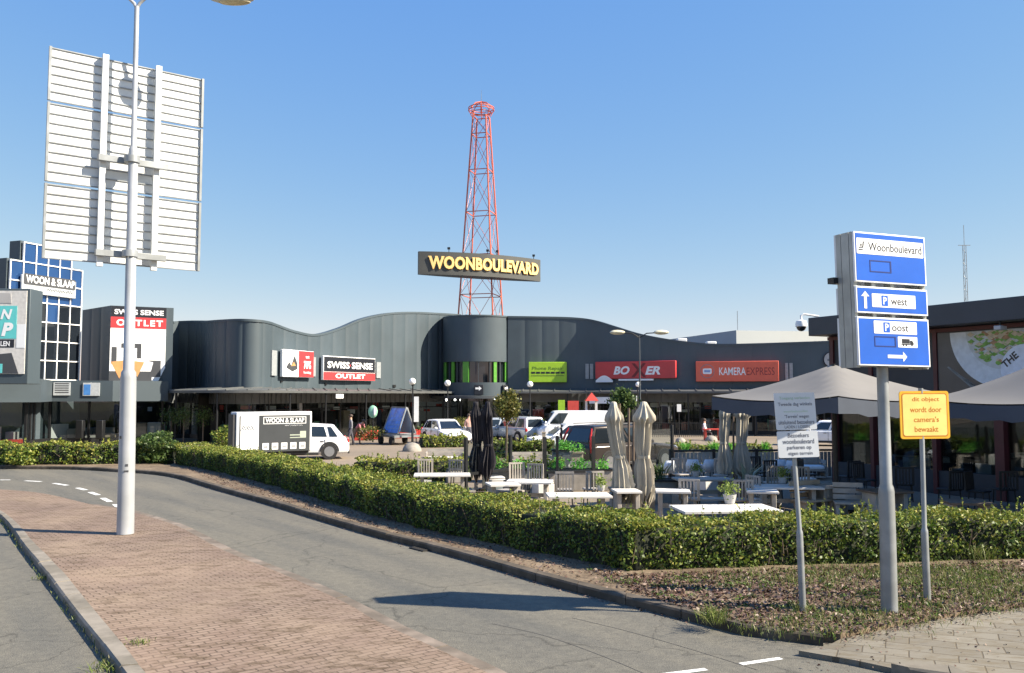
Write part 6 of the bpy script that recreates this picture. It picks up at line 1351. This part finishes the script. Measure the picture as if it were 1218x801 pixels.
for k, (px, py, m, cu, yw_, lab) in enumerate(((590, 585, 'table_top', 'table_top', 10, 'white cube stool just right of the black parasols'), (612, 590, 'concrete', 'trim_black', 40, 'grey cube stool with dark cushion left of the planter table'), (646, 592, 'table_top', 'table_top', 20, 'white cube stool at the left end of the planter table'), (664, 580, 'wood_weathered', 'trim_black', 0, 'dark cushioned stool behind the planter table'), (815, 607, 'concrete', 'wood_weathered', 15, 'stone cube stool at the left end of the nearest plank table'), (840, 586, 'table_top', 'cloth_white', 30, 'white cushioned cube between the grey table and nearest plank table'), (868, 589, 'concrete', 'trim_black', 5, 'dark cushioned stone cube behind the nearest plank table'), (915, 603, 'wood_weathered', 'wood_weathered', 50, 'weathered cube at the right end of the nearest plank table'), (958, 587, 'table_top', 'table_top', 20, 'white cube stool just right of the text sign post'), (985, 600, 'wood_light', 'wood_light', 35, 'pale wooden cube behind the hedge near the thick post'), (770, 585, 'concrete', 'concrete', 0, 'stone cube behind the neat beige parasol'), (540, 574, 'concrete', 'trim_black', 12, 'dark cushioned cube under the right end of the leftmost table'), (497, 566, 'table_top', 'table_top', 8, 'white cube at the left end of the leftmost table'))):
    pouf(px, py, .5, lab, M(m), M(cu), R_(yw_))
def sofa(px, py, wpx, label, yaw, m, cu):
    p = G(px, py, .06); L = wpx * p.y / F; root = thing('lounge_sofa', label, 'sofa', (p.x, p.y, .06), 'lounge sofas on the terrace', yaw)
    mb = MB(); [mb.box((0, -.34 + .14 * k, .33), (L, .125, .05)) for k in range(6)]; mb.build('seat', m, root, local=True); mb = MB(); [mb.box((0, .42 + .02 * k, .45 + .13 * k), (L, .035, .115)) for k in range(3)]; mb.build('backrest', m, root, local=True)
    for s_ in (-1, 1): mb = MB(); [mb.box((s_ * (L / 2 + .02), 0, .16 + .15 * k), (.04, .86, .12)) for k in range(4)]; mb.build('side_panel', m, root, local=True)
    n_ = max(1, int(L / .7))
    for k in range(n_): mb = MB(); mb.box((-L / 2 + L * (k + .5) / n_, -.05, .42), (L / n_ - .03, .72, .13)); mb.build('cushion', cu, root, local=True, bevel=.04)
    return root
sofa(632, 563, 44, 'grey cushioned crate sofa behind the table by the black parasols', R_(8), M('wood_weathered'), M('cloth_grey')); sofa(700, 579, 44, 'crate sofa with dark cushion in front of the long planter', R_(-4), M('wood_weathered'), M('cloth_navy')); sofa(835, 560, 56, 'dark cushioned sofa before the slat fence behind the grey table', R_(2), M('wood_weathered'), M('trim_black')); sofa(955, 570, 46, 'white cushioned sofa behind the table by the text sign', R_(-6), M('wood_weathered'), M('cloth_white')); sofa(530, 558, 44, 'pale crate sofa behind the leftmost terrace table', R_(3), M('wood_weathered'), M('table_top'))
def parasol(px, py, label, m, ztop, rtop, rmid, rlow, zlow=.75, seed=1, flare=1.0, lean=0.0, base=None):
    p = G(px, py, .06); root = thing('closed_parasol', label, 'parasol', (p.x, p.y, .06), 'closed parasols on the terrace'); r = random.Random(seed)
    mb = MB(); mb.tube([(0, 0, 0), (0, 0, ztop - .05)], .028, 8); mb.build('pole', M('wood_dark'), root, local=True)
    n = 96; prof = [(zlow - .12, rlow * .82), (zlow, rlow), (zlow + .25, rlow * .92), (1.2, rmid * 1.12), (1.42, rmid * .8), (1.48, rmid * .8), (1.7, rmid * .98), (2.1, rmid * 1.0), (ztop - .5, rmid * 1.02), (ztop - .44, rtop), (ztop - .34, rtop * .92), (ztop - .14, rtop * .45), (ztop - .02, .07), (ztop, .03)]
    vs = []; ph = [r.uniform(.6, 1.3) for _ in range(8)]
    for i, (z, rad) in enumerate(prof):
        for k in range(n):
            a = 2 * math.pi * k / n; q_ = 6 * a + .3 * math.sin(z * 2.3 + seed) + .35 * math.sin(a + seed); f_ = (1 - 2 * abs(math.sin(q_)) ** .75) * ph[k * 8 // n]; amp = .34 if i < 9 else .2 if i < 12 else 0.03
            rr2 = rad * (1 + amp * f_ * .8 + .1 * math.sin(3 * a + seed + z)); dz = (.12 * f_ + .12 * math.sin(2 * a + seed) if i < 2 else (-.04 * f_ if i in (8, 9) else 0)); ox = lean * (z - 1.4) + .02 * math.sin(z * 4 + seed)
            vs.append((rr2 * math.cos(a) + ox, rr2 * math.sin(a), z + dz))
    fs = []
    for i in range(len(prof) - 1):
        for k in range(n): k2 = (k + 1) % n; fs.append((i * n + k, i * n + k2, (i + 1) * n + k2, (i + 1) * n + k))
    fs.append(tuple((len(prof) - 1) * n + k for k in range(n))); mb = MB(); mb.add(vs, fs); mb.build('cloth', m, root, sharp=70, local=True)
    mb = MB(); mb.lathe([(rmid * .86, 1.41), (rmid * .9, 1.45), (rmid * .86, 1.49)], (lean * .05 + .02 * math.sin(5.8 + seed), 0, 0), 20); mb.build('tie_strap', M('fabric_black') if m is M('fabric_black') else M('fabric_beige'), root, local=True)
    mb = MB(); mb.box((0, 0, .06), (.7, .7, .12)); mb.box((0, 0, .2), (.12, .12, .25)); mb.build('base', base or M('concrete'), root, local=True, bevel=.01); return root
parasol(566.5, 588, 'closed black parasol, left of the black pair', M('fabric_black'), 2.74, .16, .14, .21, .72, 1); parasol(580, 588, 'closed black parasol, right of the black pair', M('fabric_black'), 2.74, .17, .145, .23, .72, 2)
parasol(738, 616, 'crooked closed beige parasol in front of the dark suv tail', M('fabric_beige'), 2.78, .22, .165, .235, .6, 3, lean=-.12); parasol(766.5, 616, 'closed beige parasol of the near pair with neat pointed cap', M('fabric_beige'), 2.78, .27, .18, .225, .55, 4)
parasol(863, 583, 'closed beige parasol of the far pair, left one by the slim post', M('fabric_beige'), 2.75, .17, .14, .22, .62, 5); parasol(883, 583, 'closed beige parasol of the far pair, beside the text sign', M('fabric_beige'), 2.75, .24, .16, .27, .62, 6)
for px, py, zt_, lab in ((748, 606, 2.6, 'slim dark pole beside the crooked beige parasol'), (753.5, 600, 2.2, 'slim dark pole midway between the near beige parasols'), (757, 610, 2.5, 'slim dark pole touching the neat beige parasol'), (873, 580, 2.7, 'slim dark pole between the far beige parasols')):
    p = G(px, py, .06); mb = MB(); mb.tube([(0, 0, 0), (0, 0, .4), (.02, 0, zt_)], [.05, .035, .03], 8); o = mb.build('slim_pole', M('wood_dark')); o.location = (p.x, p.y, .06); tag(o, lab, 'pole', 'slim poles on the terrace')
# wind screens: posts with glass
def screen(x0, y0, x1, y1, ztop, label):
    a = G(x0, y0, .06); b = G(x1, y1, .06); fr_ = Fr(a, b); t = thing('glass_screen', label, 'screen', a, 'glass wind screens on the terrace')
    for u in (0, fr_.L): mb = MB(); fbox(mb, fr_, u - .05, .06, u + .05, ztop, -.04, .04); mb.build('post', M('black_metal'), t)
    mb = MB(); fbox(mb, fr_, .06, .75, fr_.L - .06, ztop - .12, -.006, .006); mb.build('pane', M('screen_glass'), t); mb = MB(); fbox(mb, fr_, .05, .66, fr_.L - .05, .74, -.03, .03); mb.build('rail', M('black_metal'), t)
screen(554, 591, 607, 583, 1.75, 'glass wind screen between the two posts at the black parasols'); screen(648, 588, 706, 586, 1.75, 'glass wind screen above the long planter'); screen(663, 589.5, 668, 566, 1.8, 'narrow glass screen standing end on beside the wooden planter'); screen(773, 580, 800, 575, 2.0, 'dark framed screen between the near beige parasols and the tables')
mb = MB(); p = G(647, 577, .06); mb.box((p.x, p.y, .9), (.11, .11, 1.7)); mb.box((p.x, p.y, 1.77), (.13, .13, .04)); o = mb.build('wooden_post', M('wood_light')); tag(o, 'pale wooden post at the left end of the glass screen by the planter', 'post')
# planters
def planter(px, py, wpx, dep, h, label, m, nleaf=0, lm=None, yaw=0.0, lh=.3, seed=0, rim=True):
    p = G(px, py, .06); L = wpx * p.y / F; root = thing('planter', label, 'planter', (p.x, p.y, .06), 'terrace planters', yaw)
    mb = MB(); mb.box((0, 0, h / 2), (L, dep, h)); mb.build('box', m, root, local=True, bevel=.015)
    if rim: mb = MB(); [mb.box((0, s_ * dep / 2, h + .02), (L + .06, .07, .05)) for s_ in (-1, 1)]; [mb.box((s_ * L / 2, 0, h + .022), (.07, dep + .06, .05)) for s_ in (-1, 1)]; mb.build('rim', M('black_metal') if m is not M('wood_light') else m, root, local=True)
    if nleaf:
        k = max(1, int(L / .5)); cs = []
        for q in range(k): cs.append(np.array([-L / 2 + L * (q + .5) / k, 0, h + lh * .5]) + rng.normal(0, 1, (nleaf // k, 3)) * np.array([.14, dep * .25, lh * .33]))
        o = leaf_object('plants', leaves(np.concatenate(cs), .09), lm or bright_leaf); o.parent = root
    return root
planter(690, 583, 74, .45, .62, 'long low planter with bright lettuce green plants under the glass screen', M('wood_weathered'), 420, bright_leaf); planter(672, 568, 30, .5, .95, 'tall grey planter box with light green plants behind the glass screen', mat('zinc', (.13, .14, .15), .6), 260, bright_leaf)
planter(686, 572, 14, .45, .95, 'tall pale wooden planter box next to the tall grey one', M('wood_light'), 120, bright_leaf); planter(602, 582, 56, .45, .6, 'stone coloured planter with bright plants right of the black parasols', M('concrete'), 300, bright_leaf)
planter(752, 612, 50, .6, .6, 'pale concrete planter at the foot of the near beige parasols', M('concrete'), 160, bush_leaf, lh=.35); planter(790, 598, 50, .55, .6, 'concrete planter with a spiky dark green plant right of the beige parasols', M('concrete'), 0); planter(734, 617, 14, .4, .55, 'rough stone block planter in front of the crooked beige parasol', M('concrete'))
planter(893, 596, 34, .5, .45, 'dark planter of the agave beside the far beige parasols', M('wood_dark'))
def spiky(px, py, z, n, h, label, m, wid=.05, lean=.5):
    p = G(px, py, .06); t = thing('spiky_plant', label, 'plant', (p.x, p.y, z)); V = blades([(p.x + random.gauss(0, .06), p.y + random.gauss(0, .06)) for _ in range(n)], h * .6, h, wid, z, lean); leaf_object('leaves', V, m, t)
spiky(784, 597, .62, 60, .6, 'spiky dark green plant in the concrete planter beside the beige parasols', bush_leaf); spiky(888, 596, .47, 14, .75, 'pale green agave with broad blades beside the far beige parasols', leaf_mat('agave', [(.2, .26, .2), (.28, .34, .27), (.36, .42, .34)], .1), .11, .7)
def pot(px, py, z, r, label):
    p = G(px, py, z); t = thing('potted_plant', label, 'plant', (p.x, p.y, z), 'potted plants on the tables'); mb = MB(); mb.lathe([(r * .7, 0), (r, r * 1.3), (r * .85, r * 1.3), (r * .8, r * 1.1)], tuple(p), 16); mb.build('pot', M('poster_grey'), t)
    c_ = rng.normal(0, 1, (240, 3)) * np.array([r * .75, r * .75, r * .6]) + np.array([p.x, p.y, z + r * 2.1]); leaf_object('plant', leaves(c_, .05), leaf_mat('pot_leaf', [(.1, .16, .03), (.2, .28, .05), (.32, .38, .1)], .3), t)
pot(868, 599, .79, .14, 'small green plant in a grey pot on the nearest plank table'); pot(828, 567, .79, .11, 'small green plant in a pot on the grey weathered table'); pot(931, 575, .79, .12, 'small green plant in a pot on the table behind the text sign'); pot(715, 584, .79, .1, 'small green plant in a pot at the right end of the table by the planter')
# slatted fence panels behind the terrace
fa = G(798, 570, .06); fb = G(1000, 568, .06); frN = Fr(fa, fb); fe = thing('slat_fence', 'low fence of grey wooden slats with black frame behind the far terrace tables', 'fence', fa)
mb = MB(); n = int(frN.L / .14); [fbox(mb, frN, .14 * k + .01, .1, .14 * k + .125, .98, -.015, .015) for k in range(n)]; mb.build('slat_panel', M('wood_weathered'), fe)
for k in range(5): mb = MB(); u = frN.L * k / 4; fbox(mb, frN, u - .05, .06, u + .05, 1.1, -.05, .05); mb.build('post', M('black_metal'), fe)
mb = MB(); fbox(mb, frN, 0, 1.0, frN.L, 1.07, -.045, .045); mb.build('top_rail', M('black_metal'), fe)
for k, xx in enumerate((815, 850, 868, 910)): spiky(xx, 559, .75, 60, .45, ['tall bright green plant above the left end of the slat fence', 'leafy bright plant above the slat fence left of the far parasols', 'green plant behind the far beige parasols', 'bright green plant between the far parasols and the text sign'][k], bright_leaf, .06)
# chairs
def chair(px, py, label, m, yaw, kind='shell'):
    p = G(px, py, .06); root = thing('terrace_chair', label, 'chair', (p.x, p.y, .06), 'terrace chairs', yaw)
    for sx in (-1, 1):
        for sy in (-1, 1): mb = MB(); mb.tube([(sx * .2, sy * .2, 0), (sx * .18, sy * .17, .44)], .016, 6); mb.build('leg', M('black_metal'), root, local=True)
    mb = MB(); mb.box((0, 0, .46), (.46, .46, .05)); mb.build('seat', m, root, local=True, bevel=.02)
    mb = MB(); n = 9; vs = []
    if kind == 'shell':
        for z, rr2, o_ in ((.46, .25, 0), (.66, .27, .03), (.85, .24, .06)):
            vs += [(rr2 * math.cos(a), .04 + o_ + rr2 * math.sin(a), z if abs(k - 4) < 3 else min(z, .68)) for k, a in enumerate([math.pi * q / (n - 1) for q in range(n)])]
        mb.add(vs, [(r * n + k, r * n + k + 1, (r + 1) * n + k + 1, (r + 1) * n + k) for r in range(2) for k in range(n - 1)])
    else:
        for k in range(6): mb.box((-.2 + .08 * k, .25, .7), (.035, .025, .48))
        mb.box((0, .25, .93), (.46, .035, .05)); mb.bar((-.23, .22, .46), (-.23, .25, .95), .035); mb.bar((.23, .22, .46), (.23, .25, .95), .035)
    o = mb.build('backrest', m, root, local=True)
    if kind == 'shell': md = o.modifiers.new('thickness', 'SOLIDIFY'); md.thickness = .02
    return root
wp = mat('shell_white', (.62, .66, .72), .4)
chair(793, 579, 'white shell chair by the dark screen right of the beige parasols', wp, R_(200)); chair(824, 577, 'pale shell chair in front of the slat fence, left', wp, R_(170)); chair(841, 577, 'pale shell chair in front of the slat fence, second from the left', wp, R_(190)); chair(926, 577, 'pale shell chair behind the white text sign', wp, R_(180)); chair(945, 579, 'pale shell chair right of the text sign post', wp, R_(150))
for k, (px, py, yw_) in enumerate(((903, 579, 20), (911, 584, 200), (960, 582, 100), (1010, 585, 200), (1030, 590, 30), (1076, 596, 160), (1130, 603, 200), (1165, 606, 40), (1195, 603, 180))):
    chair(px, py, ['black slatted chair beside the far beige parasols', 'black slatted chair in front of its twin by the far parasols', 'black slatted chair under the left corner of the awning', 'black slatted chair left of the thick sign post', 'black slatted chair just left of the thick sign post base', 'black slatted chair between the thick post and the yellow sign', 'black slatted chair right of the yellow sign post', 'black slatted chair in front of the restaurant windows', 'black slatted chair near the right edge by the restaurant'][k], M('trim_black'), R_(yw_), 'slat')
for k, (px, py, yw_) in enumerate(((505, 582, 190), (545, 583, 170), (618, 590, 20), (640, 590, 160), (672, 604, 175), (705, 603, 190), (822, 617, 160), (880, 618, 190), (905, 611, 120), (812, 582, 20), (858, 583, -20), (920, 594, 180), (955, 595, 150))):
    chair(px, py, ['wooden chair before the left part of the leftmost table', 'wooden chair before the right part of the leftmost table', 'wooden chair turned to the table by the black parasols', 'wooden chair at the right end of the table by the black parasols', 'wooden chair before the planter table, left one', 'wooden chair before the planter table, right one', 'wooden chair just behind the hedge at the left end of the nearest plank table', 'wooden chair just behind the hedge in front of the nearest plank table', 'wooden chair at the right end of the nearest plank table', 'wooden chair at the left end of the grey weathered table', 'wooden chair at the right end of the grey weathered table', 'wooden chair before the table behind the text sign', 'wooden chair right of the text sign post before its table'][k], M('wood_weathered'), R_(yw_), 'slat')
table(1052, 583, 50, .8, 'dark terrace table under the left awning behind the thick post', R_(10), M('wood_dark')); table(1150, 596, 50, .8, 'dark terrace table before the restaurant windows at the right', R_(-10), M('wood_dark'))
# red brown screen wall under the awning
sa = G(1000, 572, .06); sb = G(1110, 577, .06); frX = Fr(sa, sb); sw = thing('terrace_wall', 'low maroon terrace wall with posts under the left awning', 'wall', sa)
mb = MB(); fbox(mb, frX, 0, .06, frX.L, .95, -.06, .06); mb.build('panel', M('maroon'), sw); mb = MB(); fbox(mb, frX, -.02, .95, frX.L + .02, 1.0, -.08, .08); mb.build('coping', M('wood_light'), sw)
for k, px in enumerate((1008, 1021, 1034)): mb = MB(); u = frX.uv(px, 560)[0]; fbox(mb, frX, u - .07, .06, u + .07, 2.75, .07, .2); mb.build('post', M('maroon') if k == 0 else M('wood_dark'), sw)
for px in (1010, 1060, 1095): spiky(px, 569, .95, 70, .4, {1010: 'bright plant on the maroon wall at its left end', 1060: 'bright plant on the maroon wall behind the thick post', 1095: 'bright plant on the maroon wall behind the yellow sign'}[px], bright_leaf, .06)

# ================================================================== small things before the shops
def kiosk():
    p = G(704, 523, .06); t = thing('red_play_frame', 'red roofed frame on white posts behind the white van', 'kiosk', p); k = p.y / F; z1 = D(704, 477, p.y).z; z2 = D(704, 467, p.y).z
    for s_ in (-1, 1):
        for d_ in (0, .7): mb = MB(); mb.box((p.x + s_ * 6 * k, p.y + d_, z1 / 2), (.09, .09, z1)); mb.build('post', M('white_paint'), t)
    mb = MB(); x0, x1, y0, y1 = p.x - 8 * k, p.x + 8 * k, p.y - .3, p.y + 1.0
    mb.add([(x0, y0, z1), (x1, y0, z1), (x1, y1, z1), (x0, y1, z1), (p.x, y0 + .2, z2), (p.x, y1 - .2, z2)], [(0, 1, 4), (1, 2, 5, 4), (2, 3, 5), (3, 0, 4, 5), (0, 1, 2, 3)]); mb.build('roof', M('plastic_red'), t)
kiosk()
def banner(px, y0, y1, wpx, ybase, m, label, cat='banner'):
    p = G(px, ybase, .06); k = p.y / F; t = thing('banner', label, cat, p, 'banners before the shops'); za, zb = D(px, y1, p.y).z, D(px, y0, p.y).z
    mb = MB(); mb.tube([p, (p.x, p.y, zb)], .03, 6); mb.build('pole', M('black_metal'), t); mb = MB(); mb.box((p.x, p.y - .05, (za + zb) / 2), (wpx * k, .03, zb - za)); mb.build('cloth', m, t); return t
banner(668, 476, 503, 8, 524, M('lime'), 'lime green upright banner behind the white van'); banner(682, 477, 503, 13, 524, M('plastic_red'), 'broad red banner behind the white van'); banner(495, 472, 502, 5.5, 527, M('white_paint'), 'narrow white flag beside the globe lamp and board trailer')
banner(356, 479, 490, 6, 523, M('poster_grey'), 'grey banner under the canopy above the advertising trailer'); banner(808, 481, 490, 5, 522, M('white_paint'), 'small white banner under the right canopy'); banner(758, 471, 480, 3, 522, M('white_paint'), 'thin white plate under the BOXXER sign')
fr = wall_fr(714, 770, segR); p = fr.pt(fr.uv(741, 475)[0], 2.5, 2.2); wsn = thing('canopy_sign', 'long white sign plate hanging at the canopy behind the olive headed tree', 'sign', p); u0, v0, u1, v1 = fr.rect(715, 472.5, 767, 480)
mb = MB(); fbox(mb, fr, u0, v0, u1, v1, 2.15, 2.22); mb.build('plate', M('sign_white'), wsn); mb = MB(); [fbox(mb, fr, u, v1, u + .05, 3.2, 2.15, 2.2) for u in (u0 + .4, u1 - .4)]; mb.build('hanger', M('black_metal'), wsn)
fr = wall_fr(364, 376, segL); wsn = thing('canopy_sign', 'small white sign plate under the canopy left of the SWISS SENSE sign', 'sign', fr.pt(fr.uv(370, 471)[0], 2.7, 2.2)); u0, v0, u1, v1 = fr.rect(366, 469, 375, 474); mb = MB(); fbox(mb, fr, u0, v0, u1, v1, 2.2, 2.25); mb.build('plate', M('sign_white'), wsn); mb = MB(); fbox(mb, fr, (u0 + u1) / 2, v1, (u0 + u1) / 2 + .04, 3.2, 2.2, 2.24); mb.build('hanger', M('black_metal'), wsn)
# green egg sign
p = G(443.5, 526, .06); k = p.y / F; gs = thing('round_sign', 'pale green egg shaped sign on a post before the shop windows', 'sign', p); mb = MB(); mb.tube([p, (p.x, p.y, D(443, 500, p.y).z)], .05); mb.build('post', M('black_metal'), gs); c_ = D(443.5, 490, p.y); mb = MB(); mb.ball(c_, 5.6 * k, 18, (1, .35, 1.35)); mb.build('egg', mat('egg_green', (.3, .6, .42), .5), gs); mb = MB(); mb.ball(c_ + Vector((.1, -.08, 0)), 3.2 * k, 14, (.5, .4, 1.6)); mb.build('stripe', M('white_paint'), gs)
# red barrier blocks
for k, (x, y, w_, h, lab) in enumerate(((429, 524, 14, .55, 'red and white goods stand left of the egg shaped sign'), (443, 523, 13, .6, 'red planter block under the egg shaped sign'), (484, 521.5, 24, .6, 'long red planter block behind the blue board trailer'), (500, 521, 12, .55, 'short red planter block left of the white hatchback'))):
    p = G(x, y, .06); L = w_ * p.y / F; t = thing('red_planter', lab, 'planter', p, 'red planters before the shops'); mb = MB(); mb.box((p.x, p.y, .06 + h / 2), (L, .5, h)); mb.build('box', M('plastic_red'), t, bevel=.03)
    c_ = rng.normal(0, 1, (160, 3)) * np.array([L * .3, .15, .12]) + np.array([p.x, p.y, h + .12]); leaf_object('plants', leaves(c_, .12), bush_leaf, t)
p = G(434, 529, .06); make_bush('planted_boat', 'low grey green bushy planting beside the pink shirted person', (p.x + .3, p.y, .3), .9, .9, 700, .13, tree_leaf, 'plant')
p = G(545, 523, .06); make_bush('bush', 'yellowish bush before the drum entrance behind the white hatchback', (p.x, p.y, .06), .8, 1.5, 800, .15, tree_leaf); p = G(645, 523, .06); make_bush('bush', 'green bush at the shop wall left of the lime banner', (p.x, p.y, .06), .8, 1.3, 800, .15, bush_leaf)
# waste bins by the store
for k, x in enumerate((95, 119)):
    p = G(x, 529, .06); t = thing('waste_bin', ['dark waste bin before the store windows, left of two', 'dark waste bin before the store windows, nearer the bed poster'][k], 'bin', p, 'waste bins before the store'); mb = MB(); mb.box((p.x, p.y, .95), (.42, .4, 1.1)); mb.build('bin', M('black_metal'), t, bevel=.04); mb = MB(); mb.tube([p, (p.x, p.y, .45)], .05); mb.build('post', M('black_metal'), t)
for k, (x, y) in enumerate(((203, 528), (218, 529), (241, 529))):
    p = G(x, y, .06); t = thing('globe_shrub', ['dark clipped ball shrub on a stem at the store corner, leftmost of three', 'dark clipped ball shrub on a stem, middle of three by the store corner', 'dark clipped ball shrub on a stem nearest the advertising trailer'][k], 'tree', p, 'ball shrubs by the store corner'); mb = MB(); mb.tube([p, (p.x, p.y, 1.6)], .04); mb.build('trunk', M('bark'), t); c_ = rng.normal(0, .26, (500, 3)) + np.array([p.x, p.y, 1.75]); leaf_object('crown', leaves(c_, .1), bush_leaf, t)
# red table with benches
p = G(847, 524, .06); t = thing('red_table', 'red picnic table on the car park behind the half round bollards', 'table', p); mb = MB(); mb.box((p.x, p.y, .78), (1.15, .7, .06)); mb.build('tabletop', M('plastic_red'), t); 
for s_ in (-1, 1): mb = MB(); mb.box((p.x + s_ * .45, p.y, .4), (.07, .6, .7)); mb.build('leg', M('plastic_red'), t)
# black railing in front of the right shops
ra = G(760, 520, .06); rb = G(852, 520, .06); frD = Fr(ra, rb); rl = thing('railing', 'black railing in front of the right hand shops behind the beige parasols', 'railing', ra); mb = MB(); fbox(mb, frD, 0, 1.0, frD.L, 1.06, -.03, .03); fbox(mb, frD, 0, .2, frD.L, .25, -.025, .025); mb.build('rail', M('black_metal'), rl); mb = MB(); [fbox(mb, frD, frD.L * k / 40 - .015, .06, frD.L * k / 40 + .015, 1.0, -.015, .015) for k in range(41)]; mb.build('bars', M('black_metal'), rl)

# ================================================================== people
def person(label, px, py, top, legs, pose='stand', yaw=0.0, z=0.06, hair='hair', group=None):
    p = G(px, py, .06); root = thing('person', label, 'person', (p.x, p.y, z), group, yaw)
    if pose == 'sit': J = [(0, 0, .5), (0, .02, .75), (0, 0, 1.02), (0, -.01, 1.12), (0, -.02, 1.27)]; hipz = .5
    elif pose == 'bend': J = [(0, 0, .92), (0, -.16, 1.1), (0, -.36, 1.24), (0, -.44, 1.28), (0, -.55, 1.36)]; hipz = .92
    else: J = [(0, 0, .95), (0, 0, 1.2), (0, .01, 1.43), (0, 0, 1.53), (0, -.02, 1.67)]; hipz = .95
    V = [Vector(j) for j in J]; rad = [.15, .14, .15, .06, .11]; E = [(0, 1), (1, 2), (2, 3), (3, 4)]
    for s_ in (-1, 1):
        sh = V[2] + Vector((s_ * .18, 0, -.03)); i = len(V)
        if pose == 'stand': el, wr = sh + Vector((s_ * .06, .02, -.29)), sh + Vector((s_ * .05, -.1, -.53))
        elif pose == 'bend': el, wr = sh + Vector((s_ * .04, -.1, -.28)), sh + Vector((0, -.25, -.48))
        else: el, wr = sh + Vector((s_ * .06, -.08, -.27)), sh + Vector((0, -.3, -.36))
        hd = wr + (wr - el).normalized() * .1
        V += [sh, el, wr, hd]; rad += [.07, .048, .035, .04]; E += [(2, i), (i, i + 1), (i + 1, i + 2), (i + 2, i + 3)]; i = len(V)
        hp = V[0] + Vector((s_ * .09, 0, -.06))
        if pose == 'sit': kn, an, to = hp + Vector((s_ * .04, -.42, .02)), hp + Vector((s_ * .04, -.42, -.38)), hp + Vector((s_ * .04, -.56, -.42))
        else:
            st_ = .16 * s_; kn, an, to = Vector((s_ * .1, -st_ * .8 - .02, .5)), Vector((s_ * .1, -st_ * 1.2 + .03, .09)), Vector((s_ * .11, -st_ * 1.2 - .12, .04))
        V += [hp, kn, an, to]; rad += [.1, .075, .05, .045]; E += [(0, i), (i, i + 1), (i + 1, i + 2), (i + 2, i + 3)]
    me = bpy.data.meshes.new('body'); me.from_pydata([tuple(v) for v in V], E, []); o = bpy.data.objects.new('body', me); C.objects.link(o); o.parent = root
    md = o.modifiers.new('skin', 'SKIN'); md.use_smooth_shade = True
    for k, sv in enumerate(me.skin_vertices[0].data if me.skin_vertices else []): sv.radius = (rad[k], rad[k] * (.8 if k < 3 else 1)); sv.use_root = (k == 0)
    if not me.skin_vertices: pass
    s2 = o.modifiers.new('sub', 'SUBSURF'); s2.levels = 1; s2.render_levels = 1
    m = bpy.data.materials.new('outfit'); m.use_nodes = True; n = m.node_tree.nodes; l = m.node_tree.links; b = n['Principled BSDF']; b.inputs['Roughness'].default_value = .8
    tc = n.new('ShaderNodeTexCoord'); sx = n.new('ShaderNodeSeparateXYZ'); l.new(tc.outputs['Object'], sx.inputs[0]); rp = n.new('ShaderNodeValToRGB'); rp.color_ramp.interpolation = 'CONSTANT'; mr = n.new('ShaderNodeMath'); mr.operation = 'DIVIDE'; mr.inputs[1].default_value = 2.0; l.new(sx.outputs[2], mr.inputs[0]); l.new(mr.outputs[0], rp.inputs[0])
    e = rp.color_ramp.elements; e[0].color = (.03, .03, .03, 1); e[1].position = .055; e[1].color = (*legs, 1); q = e.new((hipz + (.06 if pose != 'sit' else .03)) / 2); q.color = (*top, 1); q = e.new((J[3][2] - .03) / 2); q.color = (.5, .3, .21, 1); l.new(rp.outputs[0], b.inputs['Base Color']); me.materials.append(m)
    h = MB(); hc = V[4]; h.ball((hc.x, hc.y + .025, hc.z + .045), .118, 14, (.92, 1, .9)); h.build('hair', M(hair), root, local=True)
    nz = MB(); nz.ball((hc.x, hc.y - .115, hc.z - .01), .022, 8); nz.build('nose', M('skin'), root, local=True); return root
person('person in pink top and dark shorts bending beside the white suv', 424, 529, (.55, .2, .22), (.25, .15, .12), 'bend', R_(60)); person('person in a dark top walking behind the white suv tail', 417, 530, (.2, .2, .22), (.06, .06, .08), 'stand', R_(-70)); person('person with bare arms standing left of the black parasols', 557.5, 528, (.5, .3, .25), (.08, .08, .1), 'stand', R_(20)); person('person in white shirt sitting at the red table', 838, 523.5, (.75, .75, .75), (.08, .08, .1), 'sit', R_(70)); person('person in dark clothes walking before the drum entrance', 560, 521, (.05, .05, .07), (.05, .05, .07), 'stand', R_(100))
